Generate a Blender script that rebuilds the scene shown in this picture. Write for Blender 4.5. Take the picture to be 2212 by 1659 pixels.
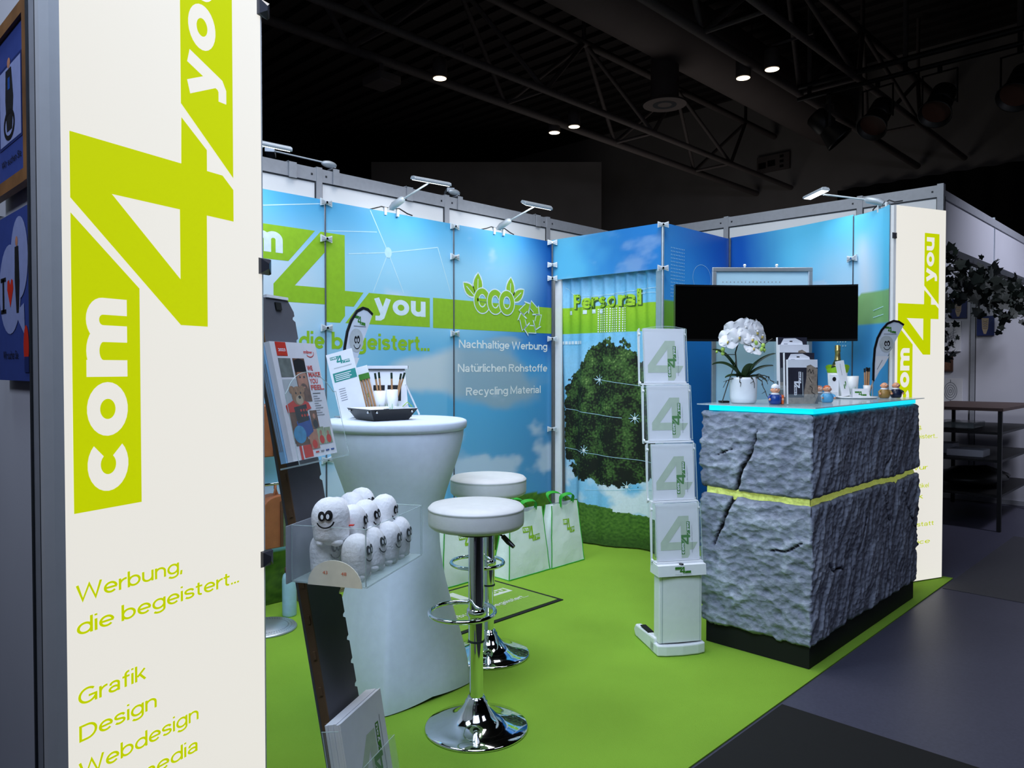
import bpy, bmesh, math, random
from mathutils import Vector, Matrix, noise
from mathutils.geometry import tessellate_polygon
PI = math.pi
random.seed(4)
SC = bpy.context.scene
COL = SC.collection
for o in list(bpy.data.objects):
    bpy.data.objects.remove(o)

# ------------------------------------------------------------------ camera, world, lights, exposure
cd = bpy.data.cameras.new('camera')
cam = bpy.data.objects.new('camera', cd)
COL.objects.link(cam)
cam.location = (0, 0, 1.35)
cam.rotation_euler = (math.radians(90 - 1.217), 0, math.radians(44.3))
cd.sensor_width = 36
cd.lens = 36 * 1624 / 2212
cd.clip_start = 0.05
SC.camera = cam
SC.view_settings.view_transform = 'Standard'
SC.view_settings.look = 'None'
SC.view_settings.gamma = 1
SC.view_settings.use_curve_mapping = False
SC.view_settings.exposure = 0.0
wd = bpy.data.worlds.new('hall_ambient')
SC.world = wd
wd.use_nodes = True
wd.node_tree.nodes['Background'].inputs[0].default_value = (0.55, 0.56, 0.70, 1)
wd.node_tree.nodes['Background'].inputs[1].default_value = 0.034


def area(name, loc, target, size, power, color=(1, 1, 1), spread=PI, sizey=None):
    l = bpy.data.lights.new(name, 'AREA')
    l.energy = power
    l.color = color
    l.size = size
    if sizey:
        l.shape = 'RECTANGLE'
        l.size_y = sizey
    l.spread = spread
    o = bpy.data.objects.new(name, l)
    COL.objects.link(o)
    o.location = loc
    o.rotation_euler = (Vector(target) - Vector(loc)).to_track_quat('-Z', 'Y').to_euler()
    return o


# unseen area lights added to brighten the stand, aisle, hall and neighbouring walls
area('stand_fill', (-2.75, 2.7, 4.4), (-2.75, 2.75, 0), 1.6, 31, (1.0, 0.97, 0.96), math.radians(125))  # stands in for the general hall light from above
area('stand_fill', (-3.1, 0.2, 4.3), (-1.9, 3.3, 0.5), 1.0, 17, (0.76, 0.92, 1.0), math.radians(110))  # added fill for the front face of the counter
area('front_fill', (-0.85, 0.75, 3.5), (-2.8, 2.9, 0.8), 1.6, 46, (0.62, 0.75, 1.0), math.radians(110))  # added bluish fill for upright faces, not a lamp of the hall
area('stand_fill', (-1.95, 3.5, 4.3), (-2.7, 5.2, 1.5), 1.0, 15, (0.95, 0.98, 1.0), math.radians(100))  # added fill for the side and back panels
area('aisle_fill', (1.2, 3.2, 4.8), (-0.8, 3.9, 0.0), 1.5, 9, (0.86, 0.86, 1.0), math.radians(130))  # added fill for the right face of the counter
area('hall_fill', (-7.0, 10.5, 1.6), (-7.0, 10.6, 7), 3.0, 18, (1.0, 0.97, 0.95))  # added fill for trusses and far hall, hidden behind the stand wall
area('neighbour_fill', (0.2, 6.9, 3.6), (-1.7, 8.6, 1.2), 0.6, 30, (0.82, 0.84, 1.0), math.radians(120))  # unseen fill for the right neighbour's back wall
area('neighbour_fill', (-1.9, -0.9, 2.9), (-2.3, 0.5, 1.5), 0.5, 7, (0.72, 0.80, 1.0), math.radians(120))  # unseen fill for the partition at the left edge


# ------------------------------------------------------------------ materials
def lin(h):
    if isinstance(h, str):
        h = h.lstrip('#')
        c = [int(h[i:i + 2], 16) / 255 for i in (0, 2, 4)]
    else:
        c = [v / 255 for v in h]
    return tuple(v / 12.92 if v <= 0.04045 else ((v + 0.055) / 1.055) ** 2.4 for v in c)


MATS = {}


def mat(name, col='#808080', rough=0.5, metal=0.0, emit=0.0, ecol=None, vary=0.06, scale=30.0, bump=0.0, bscale=None,
        trans=0.0, alpha=1.0, spec=0.5, attr=None, coat=0.0, ior=1.45):
    if name in MATS:
        return MATS[name]
    m = bpy.data.materials.new(name)
    MATS[name] = m
    m.use_nodes = True
    nt = m.node_tree
    b = nt.nodes['Principled BSDF']
    b.inputs['Roughness'].default_value = rough
    b.inputs['Metallic'].default_value = metal
    b.inputs['Specular IOR Level'].default_value = spec
    b.inputs['Transmission Weight'].default_value = trans
    b.inputs['Alpha'].default_value = alpha
    b.inputs['Coat Weight'].default_value = coat
    b.inputs['IOR'].default_value = ior
    c = lin(col)
    tc = nt.nodes.new('ShaderNodeTexCoord')
    nz = nt.nodes.new('ShaderNodeTexNoise')
    nz.inputs['Scale'].default_value = scale
    nz.inputs['Detail'].default_value = 4
    nt.links.new(tc.outputs['Object'], nz.inputs['Vector'])
    mx = nt.nodes.new('ShaderNodeMix')
    mx.data_type = 'RGBA'
    mx.blend_type = 'MULTIPLY'
    mx.inputs['Factor'].default_value = 1.0
    rp = nt.nodes.new('ShaderNodeMapRange')
    rp.inputs['From Min'].default_value = 0.3
    rp.inputs['From Max'].default_value = 0.7
    rp.inputs['To Min'].default_value = 1 - vary
    rp.inputs['To Max'].default_value = 1 + vary
    nt.links.new(nz.outputs['Fac'], rp.inputs['Value'])
    if attr:
        at = nt.nodes.new('ShaderNodeAttribute')
        at.attribute_name = attr
        nt.links.new(at.outputs['Color'], mx.inputs['A'])
    else:
        mx.inputs['A'].default_value = (*c, 1)
    nt.links.new(rp.outputs['Result'], mx.inputs['B'])
    nt.links.new(mx.outputs['Result'], b.inputs['Base Color'])
    if bump:
        bn = nt.nodes.new('ShaderNodeBump')
        bn.inputs['Strength'].default_value = bump
        bn.inputs['Distance'].default_value = 0.01
        n2 = nt.nodes.new('ShaderNodeTexNoise')
        n2.inputs['Scale'].default_value = bscale or scale
        n2.inputs['Detail'].default_value = 5
        nt.links.new(tc.outputs['Object'], n2.inputs['Vector'])
        nt.links.new(n2.outputs['Fac'], bn.inputs['Height'])
        nt.links.new(bn.outputs['Normal'], b.inputs['Normal'])
    if emit:
        b.inputs['Emission Color'].default_value = (*lin(ecol or col), 1)
        b.inputs['Emission Strength'].default_value = emit
    return m


LOGO_G = '#8FBE2A'
mat('logo green', LOGO_G, 0.45)
mat('white print', '#E8EEF2', 0.5)
mat('pale sky print', '#D3E6F4', 0.5)
mat('backlit white', '#8A8884', 0.5, emit=0.86, ecol='#F4F1E8', vary=0.02, scale=3)
mat('backlit green', '#6A7800', 0.5, emit=0.84, ecol='#CBDA00', vary=0.02, scale=3)
mat('white plastic', '#E9ECEF', 0.35, vary=0.02)
mat('white leather', '#D6D6D5', 0.45, vary=0.03, bump=0.03, bscale=160)
mat('white paper', '#E6E8EE', 0.6, vary=0.02)
mat('white fabric', '#D4DEEC', 0.85, vary=0.03, bump=0.03, bscale=300)
mat('plush white', '#F1F2F4', 0.95, vary=0.04, scale=120, bump=0.28, bscale=140)
mat('aluminium', '#B9C2CC', 0.35, 0.75, vary=0.04)
mat('grey aluminium', '#A2A6AE', 0.5, 0.1, vary=0.05)
mat('dark groove', '#2C3036', 0.6)
mat('chrome', '#E2E6EA', 0.06, 1.0, vary=0.01)
mat('steel clamp', '#DCE4EA', 0.35, 0.1)
mat('seam rod', '#5C636C', 0.35, 0.3)
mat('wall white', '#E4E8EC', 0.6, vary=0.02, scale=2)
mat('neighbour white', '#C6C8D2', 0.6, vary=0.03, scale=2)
mat('black plastic', '#0C0C0E', 0.35)
mat('screen black', '#020202', 0.3, spec=0.25)
mat('clip black', '#3A3B42', 0.25)
mat('black rubber', '#0A0A0A', 0.7)
mat('charcoal card', '#5E5E64', 0.75, vary=0.03)
mat('cardboard edge', '#6B5138', 0.8)
mat('cream card', '#ECE7D2', 0.6)
mat('cyan glow', '#18E8FF', 0.4, emit=0.92, ecol='#00E9FF', vary=0.01)
mat('seam glow', '#D6E27A', 0.7, emit=0.30, ecol='#C9D86A', vary=0.35, scale=60, bump=0.6, bscale=50)
mat('lamp emitter', '#FFFFFF', 0.5, emit=3.0, ecol='#F4FAFF')
mat('warm emitter', '#FFFFFF', 0.5, emit=4.0, ecol='#FFEBC8')
mat('lamp grey', '#B4BEC8', 0.4, 0.3)
mat('leather brown', '#9A5C3A', 0.5, vary=0.12, scale=20)
mat('leather dark', '#5A3A2A', 0.6)
mat('bottle blue', '#A5CBDD', 0.4)
mat('pencil wood', '#B58A62', 0.6, vary=0.1, scale=80)
mat('dark green tip', '#0F2A1C', 0.5)
mat('ivy', '#16201A', 0.6, vary=0.3)
mat('leaf green', '#2F4A22', 0.45, vary=0.25, scale=25)
mat('root', '#3A3A34', 0.7, vary=0.2)
mat('bud green', '#A5C75A', 0.5)
mat('petal', '#E2E2E4', 0.6, vary=0.02)
mat('petal throat', '#C9B25A', 0.5)
mat('skin tone', '#E2A07C', 0.5)
mat('figure blue', '#123A86', 0.3)
mat('figure navy', '#16203C', 0.35)
mat('figure tan', '#9A7A42', 0.4)
mat('figure light blue', '#62B6E6', 0.35)
mat('figure orange', '#D8602A', 0.4)
mat('gold foil', '#A89A62', 0.3, 0.8)
mat('bottle glass', '#2A3A20', 0.15)
mat('lime plastic', '#9BD220', 0.35)
mat('bag green', '#2FA52E', 0.6)
mat('bag white', '#E2ECE8', 0.7, vary=0.03, scale=10, bump=0.5, bscale=14)
mat('hall floor', '#484858', 0.42, vary=0.10, scale=90, spec=0.4)
mat('black mat', '#111111', 0.85, vary=0.08)
mat('hall wall', '#8E8884', 0.9, vary=0.08, scale=1.5)
mat('hall ceiling', '#3A3534', 0.95, vary=0.15)
mat('hall truss', '#655C59', 0.7, vary=0.1)
mat('duct grey', '#6E6461', 0.8, vary=0.06, scale=2)
mat('drape black', '#080808', 0.95)
mat('wood frame', '#7A5430', 0.55, vary=0.35, scale=9)
mat('poster blue', '#33468C', 0.5)
mat('poster pale', '#8F9AC8', 0.5)
mat('ink black', '#101014', 0.5)
mat('ink grey', '#8A8E98', 0.6)
mat('ink pale', '#B9C2C6', 0.6)
mat('red print', '#D2301E', 0.45)
mat('teal print', '#2F8F86', 0.5)
mat('deep green print', '#3E7F2A', 0.5)
mat('pale logo print', '#BCCBB6', 0.5)
mat('mat green', '#7FA83A', 0.9, vary=0.05, scale=60)
mat('mat white', '#CFD8CC', 0.9)
mat('brown board', '#503E38', 0.6, vary=0.1)
mat('spot black', '#0D0D0D', 0.5)
mat('art blue', '#1B2C66', 0.5)
mat('art cream', '#B8A68A', 0.6)
mat('art brown', '#4A2E22', 0.6)
mat('photo brown', '#6B4A36', 0.5, vary=0.3, scale=60)
mat('photo grey', '#6E7672', 0.5, vary=0.25, scale=40)
mat('photo skin', '#B87F64', 0.5, vary=0.2, scale=60)
mat('photo dark', '#1B1C20', 0.5, vary=0.3, scale=50)
mat('photo teddy', '#A07A58', 0.6, vary=0.25, scale=120)
mat('photo blue', '#1F4C9A', 0.5, vary=0.2, scale=50)
mat('photo aqua', '#3D90BC', 0.5, vary=0.2, scale=50)
mat('photo field', '#9FB08A', 0.5, vary=0.25, scale=50)
mat('driftwood', '#8E8072', 0.6, vary=0.3, scale=60)
mat('card dark', '#2C2C38', 0.45, vary=0.2, scale=30)
mat('catalogue blue', '#8FBEE0', 0.4)
mat('wavy wood', '#8C8468', 0.7, vary=0.3, scale=14)
mat('stripe cloth', '#5C6B4C', 0.8, vary=0.3)
mat('art print', attr='art', rough=0.38, vary=0.0, spec=0.35)
mat('curtain print', attr='art', rough=0.8, vary=0.05, scale=60)
mat('rock', attr='art', rough=0.72, vary=0.18, scale=45, bump=0.35, bscale=70, spec=0.25)



def rock_bump():
    nt = MATS['rock'].node_tree
    vo = nt.nodes.new('ShaderNodeTexVoronoi')
    vo.inputs['Scale'].default_value = 1.0
    mp = nt.nodes.new('ShaderNodeMapping')
    mp.inputs['Scale'].default_value = (30, 30, 44)
    tc = [n for n in nt.nodes if n.type == 'TEX_COORD'][0]
    b1 = [n for n in nt.nodes if n.type == 'BUMP'][0]
    b2 = nt.nodes.new('ShaderNodeBump')
    b2.inputs['Strength'].default_value = 0.55
    b2.inputs['Distance'].default_value = 0.012
    nt.links.new(tc.outputs['Object'], mp.inputs['Vector'])
    nt.links.new(mp.outputs['Vector'], vo.inputs['Vector'])
    nt.links.new(vo.outputs['Distance'], b2.inputs['Height'])
    nt.links.new(b1.outputs['Normal'], b2.inputs['Normal'])
    nt.links.new(b2.outputs['Normal'], nt.nodes['Principled BSDF'].inputs['Normal'])


rock_bump()


def glass_mat(name, col, alpha, rough=0.08):
    m = mat(name, col, rough, alpha=alpha, vary=0.0)
    return m


glass_mat('acrylic', '#D6E6EA', 0.09)
glass_mat('acrylic edge', '#CFE4E2', 0.45)
glass_mat('counter glass', '#D8E8EE', 0.55)


# carpet: short pile with faint trodden patches
def carpet_mat():
    m = mat('carpet green', '#88B33C', 0.95, vary=0.06, scale=2.2, bump=0.5, bscale=420, spec=0.1)
    return m


carpet_mat()


# ------------------------------------------------------------------ 2-D prints
def tris_of(outer, holes=()):
    polys = [[Vector((p[0], p[1], 0)) for p in outer]] + [[Vector((p[0], p[1], 0)) for p in h] for h in holes]
    flat = [p for pl in polys for p in pl]
    out = []
    for t in tessellate_polygon(polys):
        out.append([(flat[i].x, flat[i].y) for i in t])
    return out


TXT = {}


def text_tris(body, bold):
    k = (body, bold)
    if k in TXT:
        return TXT[k]
    cu = bpy.data.curves.new('text_tmp', 'FONT')
    cu.body = body
    cu.size = 1.0
    cu.resolution_u = 4
    cu.offset = bold
    o = bpy.data.objects.new('text_tmp', cu)
    COL.objects.link(o)
    dg = bpy.context.evaluated_depsgraph_get()
    dg.update()
    me = bpy.data.meshes.new_from_object(o.evaluated_get(dg))
    me.calc_loop_triangles()
    t = [[(me.vertices[i].co.x, me.vertices[i].co.y) for i in lt.vertices] for lt in me.loop_triangles]
    bpy.data.objects.remove(o)
    bpy.data.curves.remove(cu)
    bpy.data.meshes.remove(me)
    xs = [p[0] for a in t for p in a]
    ys = [p[1] for a in t for p in a]
    TXT[k] = (t, min(xs), max(xs), min(ys), max(ys))
    return TXT[k]


# ------------------------------------------------------------------ drawn sans-serif letters (x-height 1)
def sans_strokes(body, w):
    h = w / 2

    def arc(cx, cy, rx, ry, a0, a1, n=14):
        return [(cx + rx * math.cos(math.radians(a0 + (a1 - a0) * i / n)), cy + ry * math.sin(math.radians(a0 + (a1 - a0) * i / n))) for i in range(n + 1)]
    A, C, D = 1.42, 1.38, -0.40      # ascender, capital height, descender
    o = lambda x=0.0, W=1.0: (arc(x + W / 2, 0.5, W / 2 - h, 0.5 - h, 0, 360, 26)[:-1], True)
    S = lambda H, W: ([(W - h, H * 0.72)] + arc(W / 2, H - h - (H * 0.25 - h / 2), W / 2 - h, H * 0.25 - h / 2, 25, 230, 10)[1:] + arc(W / 2, h + H * 0.25 - h / 2, W / 2 - h, H * 0.25 - h / 2, 50, -155, 10), False)
    G = {
        'o': (1.0, [o()]),
        'c': (0.93, [(arc(0.5, 0.5, 0.5 - h, 0.5 - h, 42, 318, 20), False)]),
        'e': (0.98, [(arc(0.5, 0.5, 0.5 - h, 0.5 - h, 0, 318, 22), False), ([(h, 0.5), (1 - h * 0.5, 0.5)], False)]),
        'a': (0.92, [([(0.05 + h, 0.66)] + arc(0.44, 0.68, 0.40 - h, 0.32 - h, 150, 0, 8) + [(0.84 - h, 0)], False),
                     (arc(0.42, 0.29, 0.42 - h, 0.29 - h * 0.8, 0, 360, 18)[:-1], True)]),
        'n': (0.92, [([(h, 0), (h, 1)], False), (arc(0.46, 0.56, 0.46 - h, 0.44 - h, 180, 0) + [(0.92 - h, 0)], False)]),
        'h': (0.92, [([(h, 0), (h, A)], False), (arc(0.46, 0.56, 0.46 - h, 0.44 - h, 180, 0) + [(0.92 - h, 0)], False)]),
        'm': (1.46, [([(h, 0), (h, 1)], False), (arc(0.40 + h / 2, 0.60, 0.40 - h / 2, 0.40 - h, 180, 0) + [(0.80, 0)], False),
                     (arc(0.80 + 0.33 - h / 2, 0.60, 0.33 - h / 2, 0.40 - h, 180, 0) + [(1.46 - h, 0)], False)]),
        'u': (0.92, [([(0.92 - h, 1), (0.92 - h, 0)], False), ([(h, 1)] + arc(0.46, 0.44, 0.46 - h, 0.44 - h, 180, 360), False)]),
        'r': (0.56, [([(h, 0), (h, 1)], False), (arc(0.58, 0.48, 0.58 - h, 0.52 - h, 180, 88, 8), False)]),
        's': (0.84, [S(1.0, 0.84)]),
        't': (0.58, [([(0.15 + h, 1.28)] + arc(0.15 + h + 0.22, 0.30, 0.22, 0.30 - h, 180, 285, 8), False), ([(0, 1 - h * 0.8), (0.56, 1 - h * 0.8)], False)]),
        'i': (w, [([(h, 0), (h, 1)], False), ([(h, A - w * 0.85), (h, A)], False)]),
        'l': (w, [([(h, 0), (h, A)], False)]),
        'b': (1.0, [([(h, 0), (h, A)], False), o()]),
        'd': (1.0, [([(1 - h, 0), (1 - h, A)], False), o()]),
        'p': (1.0, [([(h, D), (h, 1)], False), o()]),
        'g': (1.0, [([(1 - h, 1), (1 - h, 0.0)] + arc(0.5, -0.02, 0.5 - h, 0.38 - h, 0, -150, 10), False), o()]),
        'k': (0.92, [([(h, 0), (h, A)], False), ([(0.86 - h, 1), (h + 0.1, 0.42)], False), ([(0.36, 0.62), (0.90 - h, 0)], False)]),
        'f': (0.56, [(arc(0.15 + h + 0.24, 1.10, 0.24, A - 1.10 - h, 80, 180, 8) + [(0.15 + h, 0)], False), ([(0, 1 - h * 0.8), (0.54, 1 - h * 0.8)], False)]),
        'y': (0.98, [([(h, 1), (0.50, 0.06)], False), ([(0.98 - h, 1), (0.46, -0.16), (0.34, D + h), (0.08, D + h)], False)]),
        'v': (0.96, [([(h, 1), (0.48, 0.04), (0.96 - h, 1)], False)]),
        'w': (1.36, [([(h, 1), (0.36, 0.04), (0.68, 0.96), (1.0, 0.04), (1.36 - h, 1)], False)]),
        'W': (1.80, [([(h, C), (0.46, 0.05), (0.90, C - 0.08), (1.34, 0.05), (1.80 - h, C)], False)]),
        'G': (1.32, [(arc(0.66, C / 2, 0.66 - h, C / 2 - h, 45, 335, 20), False), ([(0.70, 0.62), (1.30 - h, 0.62), (1.30 - h, 0)], False)]),
        'D': (1.22, [([(h, 0), (h, C)], False), ([(w, C - h), (0.5, C - h)] + arc(0.55, C / 2, 0.67 - h, C / 2 - h, 90, -90) + [(w, h)], False)]),
        'N': (1.22, [([(h, 0), (h, C)], False), ([(1.22 - h, 0), (1.22 - h, C)], False), ([(h, C), (1.22 - h, 0)], False)]),
        'R': (1.16, [([(h, 0), (h, C)], False), ([(w, C - h), (0.7, C - h)] + arc(0.72, C * 0.74, 0.40 - h, C * 0.26 - h, 90, -90, 10) + [(w, C * 0.48 + h)], False), ([(0.62, 0.62), (1.10 - h, 0)], False)]),
        'M': (1.42, [([(h, 0), (h, C), (0.71, 0.25), (1.42 - h, C), (1.42 - h, 0)], False)]),
        'S': (1.14, [S(C, 1.14)]),
        'P': (1.08, [([(h, 0), (h, C)], False), ([(w, C - h), (0.66, C - h)] + arc(0.68, C * 0.70, 0.40 - h, C * 0.30 - h, 90, -90, 10) + [(w, C * 0.40 + h)], False)]),
        '.': (w, [([(h, 0), (h, w)], False)]),
        ',': (w, [([(h + 0.02, w), (h * 0.6, -0.22)], False)]),
        ' ': (0.30, []),
    }
    G['\u00fc'] = (0.92, G['u'][1] + [([(0.16 + h, A - w * 0.7), (0.16 + h, A)], False), ([(0.76 - h, A - w * 0.7), (0.76 - h, A)], False)])
    x, out = 0.0, []
    for ch in body:
        W, sts = G[ch]
        out += [([(p[0] + x, p[1]) for p in pl], cl) for pl, cl in sts]
        x += W + 0.10
    return out, x - 0.10


class Print:
    def __init__(s):
        s.items = []          # (triangle, material, layer)

    def poly(s, outer, m, layer=0, holes=()):
        for t in tris_of(outer, holes):
            s.items.append((t, m, layer))
        return s

    def rect(s, x0, y0, x1, y1, m, layer=0):
        return s.poly([(x0, y0), (x1, y0), (x1, y1), (x0, y1)], m, layer)

    def disc(s, cx, cy, rx, ry, m, layer=0, n=28, rot=0):
        c, sn = math.cos(rot), math.sin(rot)
        pts = []
        for i in range(n):
            a = 2 * PI * i / n
            x, y = rx * math.cos(a), ry * math.sin(a)
            pts.append((cx + x * c - y * sn, cy + x * sn + y * c))
        return s.poly(pts, m, layer)

    def stroke(s, pts, w, m, layer=0, closed=False):
        P = [Vector((p[0], p[1])) for p in pts]
        k = len(P)
        N = []
        for i in range(k):
            a = P[i - 1] if (i > 0 or closed) else None
            c = P[(i + 1) % k] if (i < k - 1 or closed) else None
            d1 = (P[i] - a).normalized() if a is not None else None
            d2 = (c - P[i]).normalized() if c is not None else None
            if d1 is None:
                d1 = d2
            if d2 is None:
                d2 = d1
            n1, n2 = Vector((-d1.y, d1.x)), Vector((-d2.y, d2.x))
            mm = n1 + n2
            mm = mm.normalized() if mm.length > 1e-6 else n1
            N.append(mm * (w / 2 / max(0.45, mm.dot(n1))))
        for i in range(k if closed else k - 1):
            j = (i + 1) % k
            a, c2, d, e = P[i] + N[i], P[i] - N[i], P[j] - N[j], P[j] + N[j]
            s.items.append(([tuple(a), tuple(c2), tuple(d)], m, layer))
            s.items.append(([tuple(a), tuple(d), tuple(e)], m, layer))
        return s

    def ring(s, cx, cy, rx, ry, w, m, layer=0, a0=0, a1=2 * PI, n=32):
        full = abs(a1 - a0 - 2 * PI) < 1e-6
        pts = [(cx + rx * math.cos(a0 + (a1 - a0) * i / n), cy + ry * math.sin(a0 + (a1 - a0) * i / n)) for i in range(n if full else n + 1)]
        return s.stroke(pts, w, m, layer, closed=full)

    def sans(s, body, x0, y0, x1, y1, m, layer=1, w=0.27):
        """grotesque lettering set from drawn strokes; y0..y1 spans baseline to x-height"""
        st = sans_strokes(body, w)
        X = st[1]
        sx, sy = (x1 - x0) / X, (y1 - y0)
        for i, (pl, cl) in enumerate(st[0]):
            q = Print()
            q.stroke(pl, w, m, layer + 0.12 * (i % 5), cl)
            s.items += [([(x0 + p[0] * sx, y0 + p[1] * sy) for p in t], mm, l) for t, mm, l in q.items]
        return s

    def text(s, body, x0, y0, x1, y1, m, layer=1, bold=0.012):
        t, a, b, c, d = text_tris(body, bold)
        sx, sy = (x1 - x0) / (b - a), (y1 - y0) / (d - c)
        for tr in t:
            s.items.append(([(x0 + (p[0] - a) * sx, y0 + (p[1] - c) * sy) for p in tr], m, layer))
        return s

    def add(s, other, fn, dl=0):
        for t, m, l in other.items:
            s.items.append(([fn(*p) for p in t], m, l + dl))
        return s

    def recolor(s, table):
        s.items = [(t, table.get(m, m), l) for t, m, l in s.items]
        return s

    def clip(s, axis, val, keep_less):
        r = Print()
        for t, m, l in s.items:
            out = []
            for i in range(3):
                p, q = t[i], t[(i + 1) % 3]
                pin = (p[axis] <= val) if keep_less else (p[axis] >= val)
                qin = (q[axis] <= val) if keep_less else (q[axis] >= val)
                if pin:
                    out.append(p)
                if pin != qin:
                    f = (val - p[axis]) / (q[axis] - p[axis])
                    out.append((p[0] + f * (q[0] - p[0]), p[1] + f * (q[1] - p[1])))
            for i in range(1, len(out) - 1):
                r.items.append(([out[0], out[i], out[i + 1]], m, l))
        return r


def logo(green='logo green', white='white print', texts=True):
    """the stand's logo, height 0..1, x from -0.93 to 2.13"""
    p = Print()
    p.poly([(-0.93, 0.635), (0.175, 0.635), (0.50, 1.0), (-0.93, 1.0)], green)
    p.poly([(0.57, 1.0), (0, 0.38), (0, 0.197), (0.63, 0.197), (0.63, 0), (0.815, 0), (0.882, 0.08), (0.882, 0.193),
            (1.0, 0.193), (1.135, 0.365), (0.882, 0.368), (0.882, 1.0)], green, holes=[[(0.63, 0.785), (0.25, 0.38), (0.63, 0.38)]])
    p.poly([(0.885, 0), (2.13, 0), (2.13, 0.367), (1.21, 0.367)], green)
    if texts:
        p.sans('com', -0.845, 0.71, 0.11, 0.93, white, 1, 0.31)
        p.sans('you', 1.28, 0.125, 2.06, 0.315, white, 1, 0.30)
    return p


def smile():
    """two oval eyes and a smile, about 1 wide"""
    p = Print()
    p.disc(-0.17, 0.15, 0.19, 0.27, 'ink black', 1)
    p.disc(0.19, 0.17, 0.20, 0.29, 'ink black', 1)
    p.disc(-0.14, 0.12, 0.075, 0.13, 'white print', 2)
    p.disc(0.15, 0.13, 0.08, 0.14, 'white print', 2)
    p.ring(0.0, -0.12, 0.43, 0.38, 0.075, 'ink black', 1, PI * 1.08, PI * 1.95)
    return p


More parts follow.
